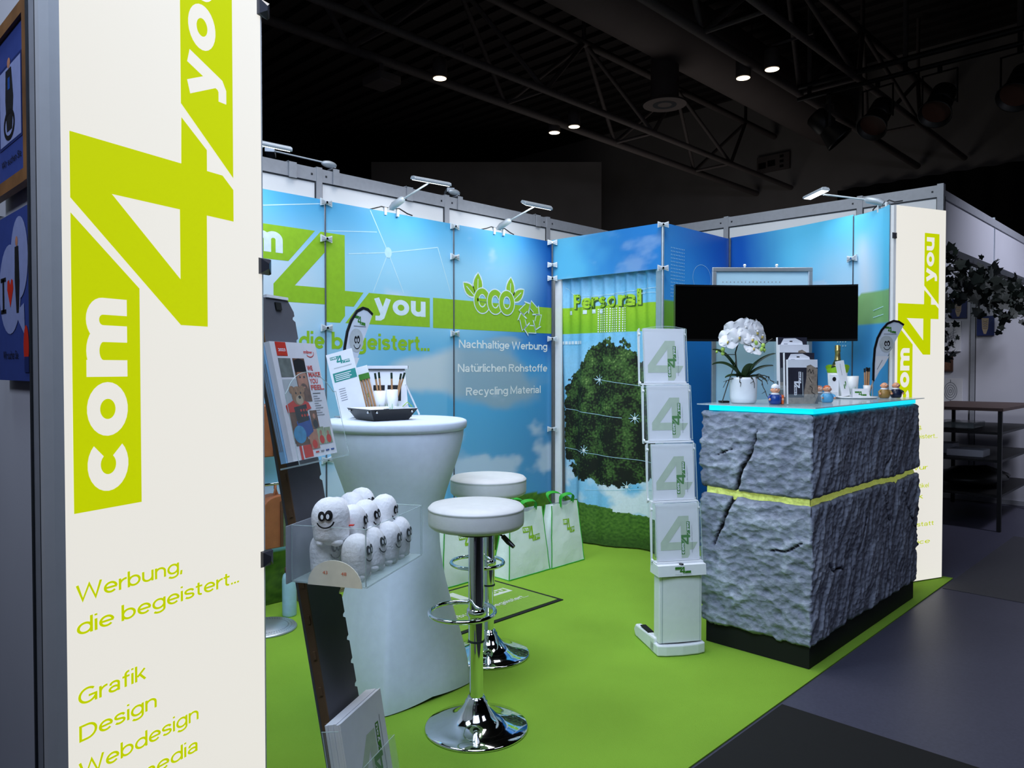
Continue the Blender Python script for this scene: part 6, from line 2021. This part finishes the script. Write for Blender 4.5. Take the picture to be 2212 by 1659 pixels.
q = Print().add(logo('deep green print', 'white paper', False), lambda x, y: (-0.014 + x * 0.021, 0.010 + y * 0.026)); k.prt(q, o, CAMR, (Z * 0.958 - FACE * 0.287), (FACE * 0.958 + Z * 0.287), 0.0006)
tag(k.build('tent_card', None), 'small white tent card with green logo on the white plate', 'card')
k = MB(); k.obox(Vector((-1.70, 4.36, CZ + 0.0075)), CAMR, FACE, Z, -0.03, 0.03, -0.02, 0.02, 0, 0.03, 'white paper'); tag(k.build('paper_sachet', None), 'small white sachet on the plate left of the tent card', 'sachet')
k = MB(); k.obox(Vector((-1.852, 3.42, CZ)), CAMR, FACE, Z, -0.03, 0.014, -0.02, 0.02, 0.0005, 0.011, 'black plastic'); tag(k.build('phone', None), 'small black phone lying left of the orchid pot', 'phone')
k = MB(); k.obox(Vector((-1.665, 3.56, CZ)), CAMR, FACE, Z, -0.02, 0.075, -0.015, 0.015, 0.0005, 0.045, 'art brown'); tag(k.build('dark_box', None), 'low dark box behind the deep blue rubber figure', 'box')

# ------------------------------------------------------------------ goods along the left panel, half hidden by the near column
def rod(label, z, y0, y1):
    r = thing('display_rod', label, 'rod', (-3.80, (y0 + y1) / 2, z), 0, 'hanging rods')
    k = MB(); k.tube([(-3.80, y0, z), (-3.80, y1, z)], 0.008, 'chrome', 12); k.build('bar', r)
    for y in (y0 + 0.04, y1 - 0.04):
        k = MB(); k.tube([(-3.80, y, z), (-3.944, y, z)], 0.006, 'chrome', 8); k.build('bracket', r)


def satchel(label, z, y, stripes):
    r = thing('leather_satchel', label, 'bag', (-3.80, y, z), 0, 'leather satchels')
    k = MB()
    n = 24
    out = [(-0.085, 0.0), (0.085, 0.0), (0.092, 0.02), (0.092, 0.23)] + [(0.092 * math.cos(PI * i / 10), 0.23 + 0.055 * math.sin(PI * i / 10)) for i in range(1, 10)] + [(-0.092, 0.23), (-0.092, 0.02)]
    k.prism(out, (-3.87, y, z - 0.33), (0, 1, 0), Z, (1, 0, 0), 0.11, 'leather brown'); k.build('body', r, bevel=0.006)
    k = MB(); k.tube([(-3.80, y - 0.015, z - 0.06), (-3.785, y - 0.012, z - 0.01), (-3.80, y - 0.005, z + 0.013), (-3.818, y + 0.002, z - 0.01), (-3.80, y + 0.012, z - 0.06)], 0.007, 'leather brown', 8); k.build('strap', part(r, 'body'))
    k = MB(); k.prism([(0.02 * 0 + a, b) for a, b in [(0.0, 0.20), (0.085, 0.20), (0.085, 0.225), (0.06, 0.262), (0.03, 0.268), (0.0, 0.25)]], (-3.7585, y, z - 0.33), (0, 1, 0), Z, (1, 0, 0), 0.004, 'leather dark'); k.build('opening', part(r, 'body'))
    for i, m in enumerate(['leather dark', 'stripe cloth', 'art cream', 'photo aqua', 'stripe cloth'] if stripes else ['leather dark', 'stripe cloth', 'art cream']):
        k = MB(); k.box(-3.7585, y + 0.0 + i * 0.0165, z - 0.325, -3.752, y + 0.015 + i * 0.0165, z - 0.125 - 0.004 * i, m); k.build('striped_cloth', r)


rod('upper chrome rod on the left panel behind the near column', 1.215, 1.75, 2.12)
rod('lower chrome rod on the left panel behind the near column', 0.715, 1.75, 2.20)
satchel('upper brown leather satchel hanging behind the catalogue', 1.200, 2.00, False)
satchel('lower brown leather satchel with striped cloths hanging above the grass print', 0.700, 2.04, True)
bt = thing('insulated_bottle', 'pale blue insulated bottle standing on the floor behind the leaning display', 'bottle', (-3.70, 2.06, 0.006))
k = MB(); k.lathe([(0, 0.0005), (0.036, 0.0005), (0.038, 0.008), (0.038, 0.20), (0.033, 0.222), (0.022, 0.235)], 'bottle blue', 28); k.build('body', bt, world=False)
k = MB(); k.lathe([(0.022, 0.235), (0.024, 0.238), (0.024, 0.262), (0, 0.264)], 'leather dark', 24); k.tube([(0.018, 0, 0.262), (0.012, 0, 0.285), (-0.012, 0, 0.285), (-0.018, 0, 0.262)], 0.003, 'chrome', 6); k.build('lid', bt, world=False)
bs = thing('round_base', 'round grey metal base with perforated rim on the carpet behind the near column', 'stand base', (-3.60, 1.87, 0.006))
k = MB(); k.lathe([(0, 0.0005), (0.155, 0.0005), (0.157, 0.004), (0.150, 0.012), (0.10, 0.014), (0.097, 0.017), (0, 0.020)], 'aluminium', 56); k.build('disc', bs, world=False)
k = MB()
for rr in (0.112, 0.128, 0.142):
    for i in range(56):
        a = 2 * PI * (i + (rr > 0.12) * 0.5) / 56
        k.lathe([(0.0032, 0.0), (0.0, 0.0004)], 'dark groove', 6, (rr * math.cos(a), rr * math.sin(a), 0.0142 - (rr - 0.10) * 0.05))
o = k.build('perforation', bs, world=False); o['kind'] = 'stuff'
um = thing('folded_umbrella', 'folded silver grey umbrella lying on the carpet behind the leaning display', 'umbrella', (-3.55, 2.38, 0.006))
k = MB(); n = 14
P = []
for i in range(n):
    a = 2 * PI * i / n
    r_ = 0.20 if i % 2 == 0 else 0.10
    P.append(V(-3.58 + r_ * 0.8 * math.cos(a), 2.40 + r_ * 1.25 * math.sin(a), 0.012 if i % 2 == 0 else 0.034))
k.add(P + [V(-3.58, 2.40, 0.085)], [(i, (i + 1) % n, n) for i in range(n)], 'aluminium'); k.build('canopy', um)
k = MB(); k.tube([(-3.58, 2.40, 0.08), (-3.60, 2.44, 0.13)], 0.006, 'black plastic', 8); k.build('tip', um)
k = MB(); k.box(-3.93, 2.22, 0.0065, -3.86, 2.80, 0.16, 'wavy wood')
for i in range(7):
    k.tube([(-3.8595, 2.22 + 0.58 * j / 16, 0.02 + i * 0.02 + 0.008 * math.sin(j * 0.9 + i)) for j in range(17)], 0.0015, 'leather dark', 5)
tag(k.build('wooden_board', None), 'low board with wavy wood grain leaning at the foot of the left panel', 'board')

# ------------------------------------------------------------------ neighbouring stand on the left: two posters
def neighbour_poster(name, label, x0, x1, z0, z1, frame):
    r = thing(name, label, 'poster', ((x0 + x1) / 2, 0.49, z0), 0, 'posters on the neighbouring partition')
    k = MB(); k.box(x0, 0.488, z0, x1, 0.498, z1, 'poster blue')
    q = Print(); w, h = x1 - x0, z1 - z0
    if frame:
        q.rect(0.12 * w, 0.24 * h, 0.86 * w, 0.80 * h, 'art blue', 1); q.rect(0.15 * w, 0.26 * h, 0.83 * w, 0.78 * h, 'poster pale', 2)
        q.disc(0.46 * w, 0.80 * h, 0.05 * w, 0.035 * h, 'photo skin', 3); q.poly([(0.36 * w, 0.76 * h), (0.54 * w, 0.76 * h), (0.60 * w, 0.55 * h), (0.55 * w, 0.34 * h), (0.38 * w, 0.34 * h), (0.34 * w, 0.56 * h)], 'photo dark', 4)
        q.ring(0.46 * w, 0.38 * h, 0.16 * w, 0.09 * h, 0.012, 'ink black', 5); q.rect(0.43 * w, 0.62 * h, 0.50 * w, 0.70 * h, 'photo blue', 5)
        q.text('Wir suchen Sie', 0.18 * w, 0.11 * h, 0.82 * w, 0.16 * h, 'ink black', 3, 0.01)
    else:
        q.disc(0.40 * w, 0.55 * h, 0.32 * w, 0.27 * h, 'poster pale', 1); q.disc(0.68 * w, 0.72 * h, 0.24 * w, 0.24 * h, 'poster pale', 1.5); q.poly([(0.55 * w, 0.40 * h), (0.80 * w, 0.45 * h), (0.82 * w, 0.26 * h)], 'poster pale', 2)
        q.rect(0.185 * w, 0.42 * h, 0.235 * w, 0.62 * h, 'ink black', 3); q.rect(0.13 * w, 0.605 * h, 0.29 * w, 0.63 * h, 'ink black', 3); q.rect(0.13 * w, 0.41 * h, 0.29 * w, 0.435 * h, 'ink black', 3)
        q.poly([(0.42 * w, 0.44 * h), (0.33 * w, 0.55 * h), (0.34 * w, 0.60 * h), (0.385 * w, 0.61 * h), (0.42 * w, 0.575 * h), (0.455 * w, 0.61 * h), (0.50 * w, 0.60 * h), (0.51 * w, 0.55 * h)], 'red print', 3)
        q.disc(0.62 * w, 0.82 * h, 0.035 * w, 0.03 * h, 'photo skin', 3); q.poly([(0.57 * w, 0.79 * h), (0.67 * w, 0.79 * h), (0.69 * w, 0.58 * h), (0.66 * w, 0.40 * h), (0.60 * w, 0.40 * h), (0.56 * w, 0.60 * h)], 'photo dark', 4)
        q.disc(0.85 * w, 0.20 * h, 0.07 * w, 0.12 * h, 'red print', 3); q.rect(0.80 * w, 0.05 * h, 0.92 * w, 0.14 * h, 'art blue', 4)
        q.text('Wir suchen Sie', 0.18 * w, 0.13 * h, 0.62 * w, 0.18 * h, 'ink black', 3, 0.01)
    k.prt(q, (x0, 0.488, z0), (1, 0, 0), Z, (0, -1, 0), 0.0008, 0.0003); k.build('sheet', r)
    if frame:
        t = 0.032
        k = MB(); k.box(x0 - t, 0.478, z0 - t, x0, 0.499, z1 + t, 'wood frame'); k.box(x1, 0.478, z0 - t, x1 + t, 0.499, z1 + t, 'wood frame'); k.box(x0, 0.479, z0 - t, x1, 0.499, z0, 'wood frame'); k.box(x0, 0.479, z1, x1, 0.499, z1 + t, 'wood frame'); k.build('frame', r)
    else:
        k = MB(); k.box(x0 + 0.01, 0.486, z1 - 0.01, x0 + 0.03, 0.50, z1 + 0.012, 'chrome'); k.build('clip', r)


neighbour_poster('framed_poster', 'blue poster in a rustic wooden frame at the top left edge', -2.405, -2.10, 1.83, 2.20, True)
neighbour_poster('poster', 'blue poster with speech bubble and red heart at the left edge', -2.425, -2.08, 1.318, 1.745, False)

# ------------------------------------------------------------------ neighbouring stand on the right
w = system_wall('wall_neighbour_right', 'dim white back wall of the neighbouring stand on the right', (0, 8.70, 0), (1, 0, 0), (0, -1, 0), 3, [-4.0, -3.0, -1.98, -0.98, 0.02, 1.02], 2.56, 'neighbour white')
fas = thing('fascia', 'dim white fascia board over the neighbouring stand on the right', 'fascia', (-1.53, 7.2, 2.19))
for i, (y0, y1) in enumerate([(5.78, 7.285), (7.305, 8.64)]):
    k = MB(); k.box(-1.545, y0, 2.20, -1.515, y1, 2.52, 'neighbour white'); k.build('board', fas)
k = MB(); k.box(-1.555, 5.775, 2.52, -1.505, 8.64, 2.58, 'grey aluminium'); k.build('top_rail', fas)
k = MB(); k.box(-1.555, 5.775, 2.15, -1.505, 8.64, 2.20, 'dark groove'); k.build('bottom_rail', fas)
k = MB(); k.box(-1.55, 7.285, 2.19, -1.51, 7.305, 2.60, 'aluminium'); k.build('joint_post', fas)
for (name, label, x0, x1, z0, z1, bg, kind) in [
        ('picture', 'small blue picture of a patterned vase high on the neighbouring back wall', -2.185, -2.035, 1.86, 2.055, 'art blue', 0),
        ('picture', 'small blue picture of a cup right of the post on the neighbouring back wall', -1.945, -1.795, 1.675, 1.87, 'art blue', 1),
        ('picture', 'white sheet with loose floral line drawing on the neighbouring back wall', -2.26, -2.085, 1.52, 1.83, 'white paper', 2),
        ('picture', 'small brown picture below the floral drawing on the neighbouring back wall', -2.27, -2.155, 1.315, 1.475, 'art brown', 3),
        ('picture', 'white sheet with ornament drawing lowest on the neighbouring back wall', -2.26, -2.065, 0.95, 1.245, 'white paper', 4)]:
    k = MB(); k.box(x0, 8.690, z0, x1, 8.711, z1, bg); q = Print(); w_, h_ = x1 - x0, z1 - z0
    if kind in (0, 1):
        q.poly([(0.28 * w_, 0.90 * h_), (0.70 * w_, 0.88 * h_), (0.66 * w_, 0.35 * h_), (0.55 * w_, 0.08 * h_), (0.42 * w_, 0.08 * h_), (0.32 * w_, 0.35 * h_)], 'art cream', 1)
        for i in range(5):
            q.stroke([(0.36 * w_, (0.75 - 0.09 * i) * h_), (0.50 * w_, (0.70 - 0.09 * i) * h_), (0.63 * w_, (0.76 - 0.09 * i) * h_)], 0.004, 'art blue' if i % 2 else 'art brown', 2)
    elif kind == 2:
        for i in range(9):
            a = -1.0 + 0.28 * i
            q.stroke([(0.25 * w_, 0.35 * h_), (0.45 * w_ + 0.2 * w_ * math.sin(i), (0.5 + 0.08 * math.cos(i)) * h_), (0.5 * w_ + 0.3 * w_ * math.cos(a), (0.5 + 0.35 * math.sin(a)) * h_)], 0.004, 'ink grey', 1 + 0.1 * i)
    elif kind == 3:
        q.rect(0.15 * w_, 0.1 * h_, 0.8 * w_, 0.85 * h_, 'photo brown', 1)
    else:
        for i, (rx, ry) in enumerate([(0.30, 0.30), (0.22, 0.22), (0.13, 0.14), (0.05, 0.06)]):
            q.ring(0.45 * w_, 0.55 * h_, rx * w_, ry * h_, 0.006, 'ink grey', 1 + 0.1 * i)
        q.stroke([(0.45 * w_, 0.25 * h_), (0.45 * w_, 0.10 * h_)], 0.008, 'ink grey', 1); q.stroke([(0.45 * w_, 0.85 * h_), (0.45 * w_, 0.95 * h_)], 0.008, 'ink grey', 1)
    k.prt(q, (x0, 8.690, z0), (1, 0, 0), Z, (0, -1, 0), 0.001, 0.0004)
    tag(k.build(name, None), label, 'picture', 'pictures on the neighbouring back wall')
sh = thing('shelf_table', 'brown topped metal shelf table in the neighbouring stand', 'shelf', (-1.77, 7.85, 0.0))
k = MB(); k.box(-2.12, 7.18, 0.995, -1.41, 8.52, 1.02, 'brown board'); k.build('top', sh)
for z in (0.80, 0.57, 0.28):
    k = MB(); k.box(-2.10, 7.20, z, -1.43, 8.50, z + 0.02, 'spot black'); k.build('shelf', sh)
for x in (-2.11, -1.45):
    for y in (7.19, 8.49):
        k = MB(); k.box(x, y, 0.004, x + 0.03, y + 0.03, 0.995, 'spot black'); k.build('leg', sh)
for (name, label, x, y, z, sx_, sy_, sz_, m) in [('storage_box', 'small pale box on the middle shelf of the shelf table', -1.95, 7.6, 0.5905, 0.10, 0.10, 0.09, 'neighbour white'), ('storage_box', 'flat pale box right of the small one on the middle shelf', -1.72, 7.45, 0.5905, 0.14, 0.12, 0.06, 'neighbour white'),
                                               ('tray', 'clear tray on the upper shelf of the shelf table', -1.85, 7.7, 0.8205, 0.16, 0.2, 0.05, 'acrylic edge'), ]:
    k = MB(); k.box(x - sx_, y - sy_, z, x + sx_, y + sy_, z + sz_, m, 0.006); tag(k.build(name, None), label, 'box')
k = MB(); k.grid(lambda a, c: V(-1.75 + 0.28 * (0.3 + 0.7 * math.sin(PI * c)) * math.cos(2 * PI * a), 7.75 + 0.45 * (0.3 + 0.7 * math.sin(PI * c)) * math.sin(2 * PI * a), 0.301 + 0.16 * c * (1 + 0.25 * fbm(a * 5, c * 3))), 30, 8, 'spot black')
tag(k.build('cloth_bag', None), 'black cloth bag slumped on the lowest shelf', 'bag')
# ivy garland under the fascia
iv = thing('ivy_garland', 'artificial ivy garland hanging under the neighbouring fascia', 'garland', (-1.50, 7.2, 2.0))
k = MB(); rr = random.Random(3)
path = [V(-1.47 + 0.04 * math.sin(i * 0.9), 5.95 + 2.5 * i / 40, 2.06 - 0.10 * abs(math.sin(i * 0.32)) + 0.02 * math.sin(i)) for i in range(41)]
k.tube(path, 0.006, 'ivy', 6); k.build('vine', iv)
k = MB()
lobes = [(0, 0), (0.35, -0.10), (0.55, 0.15), (0.42, 0.32), (0.62, 0.62), (0.30, 0.58), (0, 1.0), (-0.30, 0.58), (-0.62, 0.62), (-0.42, 0.32), (-0.55, 0.15), (-0.35, -0.10)]
for i in range(330):
    b = path[rr.randrange(41)] + Vector((rr.gauss(0, 0.05), rr.gauss(0, 0.06), rr.gauss(-0.03, 0.07)))
    if i % 5 == 0:
        b.z -= rr.random() * 0.16
    sz = rr.uniform(0.04, 0.085)
    R = Matrix.Rotation(rr.uniform(0, 6.28), 3, 'Z') @ Matrix.Rotation(rr.uniform(0.6, 2.2), 3, 'X') @ Matrix.Rotation(rr.uniform(-1, 1), 3, 'Z')
    vs = [b + R @ Vector((p[0] * sz, p[1] * sz, 0.12 * sz * (p[0] ** 2))) for p in lobes]
    k.add(vs, [(0, j, j + 1) for j in range(1, 11)], 'ivy')
for i in range(110):
    b = V(-1.50 + rr.gauss(0, 0.03), 5.86 + rr.gauss(0, 0.05), rr.uniform(1.35, 2.15)); sz = rr.uniform(0.03, 0.06)
    R = Matrix.Rotation(rr.uniform(0, 6.28), 3, 'Z') @ Matrix.Rotation(rr.uniform(0.6, 2.2), 3, 'X')
    k.add([b + R @ Vector((p[0] * sz, p[1] * sz, 0)) for p in lobes], [(0, j, j + 1) for j in range(1, 11)], 'ivy')
o = k.build('leaves', iv); o['kind'] = 'stuff'

# ------------------------------------------------------------------ under the hall roof
def truss(label, x0, x1, xt, y0, y1, nodes):
    r = thing('roof_truss', label, 'truss', (xt, y0, 5.0), 0, 'roof trusses')
    for x, z, nm, rr in ((x0, 5.0, 'bottom_chord', 0.055), (x1, 5.0, 'bottom_chord', 0.045), (xt, 6.1, 'top_chord', 0.055)):
        k = MB(); k.tube([(x, y0, z), (x, y1, z)], rr, 'hall truss', 12); k.build(nm, r)
    for y in nodes:
        for x in (x0, x1):
            for dy in (-1.25, 1.25):
                k = MB(); k.tube([(x, y, 5.0), (xt, y + dy, 6.1)], 0.032, 'hall truss', 8); k.build('diagonal', r)
        k = MB(); k.tube([(x0, y, 5.0), (x1, y, 5.0)], 0.025, 'hall truss', 8); k.build('cross_brace', r)
        k = MB(); k.tube([(xt, y + 1.25, 6.1), (xt, y + 1.25, 7.12)], 0.03, 'hall truss', 8); k.build('hanger', r)


truss('left roof truss above the blue panels', -7.38, -6.64, -7.0, -2.0, 14.9, [-0.1, 2.4, 4.9, 7.43, 9.95, 12.4])
truss('right roof truss above the aisle', -4.30, -3.55, -3.95, -2.0, 14.9, [-0.1, 2.4, 4.85, 7.37, 9.9, 12.4])
du = thing('ventilation_duct', 'long round ventilation duct with down outlets between the trusses', 'duct', (-5.9, 6.5, 6.0))
k = MB(); k.tube([(-5.85, -2, 6.15), (-5.85, 14.9, 6.15)], 0.46, 'duct grey', 32); k.build('main_pipe', du)
for y in (4.2, 9.35):
    k = MB(); k.lathe([(0.20, 5.18), (0.20, 5.85)], 'duct grey', 28, (-6.05, y, 0)); k.lathe([(0.31, 5.14), (0.30, 5.17), (0.20, 5.22)], 'duct grey', 28, (-6.05, y, 0)); k.lathe([(0.10, 5.139), (0.17, 5.137)], 'dark groove', 28, (-6.05, y, 0), cap=False); k.build('outlet', du)
for i in range(8):
    k = MB(); k.tube([(-5.85, -1 + i * 2.1, 6.6), (-5.85, -1 + i * 2.1, 7.12)], 0.012, 'hall truss', 6); k.build('hanger', du)


def downlight(label, x, y, cx):
    r = thing('downlight', label, 'downlight', (x, y, 4.86), 0, 'cylinder downlights on the trusses')
    k = MB(); k.lathe([(0.088, 4.87), (0.088, 5.08), (0.07, 5.10), (0.0, 5.10)], 'hall truss', 28, (x, y, 0)); k.lathe([(0.088, 4.87), (0.080, 4.862), (0.080, 4.90)], 'hall truss', 28, (x, y, 0), cap=False); k.build('housing', r)
    k = MB(); k.lathe([(0.080, 4.860), (0.0, 4.858)][::-1], 'warm emitter', 28, (x, y, 0), cap=False); k.build('lens', part(r, 'housing'))
    k = MB(); k.tube([(x, y, 5.09), (x, y, 5.14), (cx, y, 5.14), (cx, y, 5.0)], 0.018, 'hall truss', 8); k.build('bracket', r)


downlight('lit downlight alone on the left truss', -7.05, 5.97, -6.64)
downlight('lit downlight of the middle pair, left one', -7.44, 8.53, -7.38)
downlight('lit downlight of the middle pair, right one', -7.05, 8.52, -6.64)
downlight('lit downlight of the right truss pair, left one', -4.41, 8.53, -4.30)
downlight('lit downlight of the right truss pair, right one', -4.04, 8.52, -3.55)
downlight('lit downlight behind the first stage lamp', -4.43, 11.02, -4.30)
bar = thing('lighting_bar', 'black double pipe lighting bar under the roof at the right', 'lighting bar', (-1.2, 9.72, 4.85))
for z, rr in ((5.02, 0.035), (4.86, 0.028)):
    k = MB(); k.tube([(-4.25, 9.72, z), (3.0, 9.72, z)], rr, 'spot black', 10); k.build('pipe', bar)
for x in (-4.1, -2.95, -1.8, -0.6):
    k = MB(); k.tube([(x, 9.72, 5.0), (x, 9.72, 7.12)], 0.03, 'hall truss', 8); k.build('hanger', bar)
    k = MB(); k.box(x - 0.02, 9.70, 4.85, x + 0.02, 9.74, 5.03, 'spot black'); k.build('spacer', bar)
sl0 = None
for i, (x, az, el, nm) in enumerate([(-3.86, -62, 48, 'leftmost'), (-3.26, 172, 55, 'second from the left'), (-2.58, 176, 58, 'third from the left'), (-1.80, 170, 55, 'rightmost')]):
    lab = 'black stage lamp hanging from the lighting bar, ' + nm
    if sl0 is None:
        r = thing('stage_lamp', lab, 'stage lamp', (x, 9.72, 4.83), 0, 'stage lamps on the lighting bar'); sl0 = r
        k = MB(); k.M = Matrix.Translation((0, 0, -0.42)) @ Matrix.Rotation(math.radians(42), 4, 'X')
        k.lathe([(0.0, 0.26), (0.10, 0.25), (0.13, 0.22), (0.135, 0.02), (0.12, 0.0)], 'spot black', 24); k.build('lamp_house', r, world=False)
        k = MB(); k.M = Matrix.Translation((0, 0, -0.42)) @ Matrix.Rotation(math.radians(42), 4, 'X')
        k.lathe([(0.12, 0.0), (0.175, -0.20), (0.18, -0.22), (0.17, -0.22), (0.115, 0.0)], 'spot black', 24, cap=False); k.build('barrel', r, world=False)
        k = MB(); k.M = Matrix.Translation((0, 0, -0.42)) @ Matrix.Rotation(math.radians(42), 4, 'X')
        k.lathe([(0.0, -0.14), (0.15, -0.15)], 'art brown', 24, cap=False); k.build('lens', part(r, 'barrel'), world=False)
        k = MB(); k.box(-0.19, -0.015, -0.45, -0.18, 0.015, -0.06, 'spot black'); k.box(0.18, -0.015, -0.45, 0.19, 0.015, -0.06, 'spot black'); k.box(-0.19, -0.015, -0.07, 0.19, 0.015, -0.06, 'spot black'); k.box(-0.02, -0.02, -0.07, 0.02, 0.02, 0.001, 'spot black')
        k.box(-0.19, -0.01, -0.43, -0.13, 0.01, -0.41, 'spot black'); k.box(0.13, -0.01, -0.43, 0.19, 0.01, -0.41, 'spot black'); k.build('yoke', r, world=False)
        r.rotation_euler = (0, 0, math.radians(az))
    else:
        dup(sl0, (x, 9.72, 4.83), math.radians(az), lab)
pj = thing('ceiling_projector', 'small dark projector under the left truss', 'projector', (-7.38, 5.35, 4.7))
k = MB(); k.box(-7.56, 5.20, 4.70, -7.20, 5.50, 4.80, 'hall truss', 0.01); k.build('housing', pj)
k = MB(); k.tube([(-7.38, 5.35, 4.80), (-7.38, 5.35, 4.95)], 0.03, 'hall truss', 10); k.build('mount', pj)
wp = thing('wall_panel', 'small grey service panel with dark buttons on the hall wall', 'service panel', (-7.05, 14.98, 5.4))
k = MB(); k.box(-7.40, 14.93, 5.42, -6.70, 14.999, 5.75, 'hall truss'); k.build('plate', wp)
for i, (x, z) in enumerate([(-7.28, 5.50), (-7.08, 5.52)]):
    k = MB(); k.box(x - 0.08, 14.922, z, x + 0.08, 14.93, z + 0.12, 'spot black'); k.build('display', wp)
for i, (x, z) in enumerate([(-6.86, 5.46), (-6.86, 5.56), (-6.86, 5.66)]):
    k = MB(); k.box(x - 0.04, 14.922, z, x + 0.04, 14.93, z + 0.05, 'spot black'); k.build('button', wp)
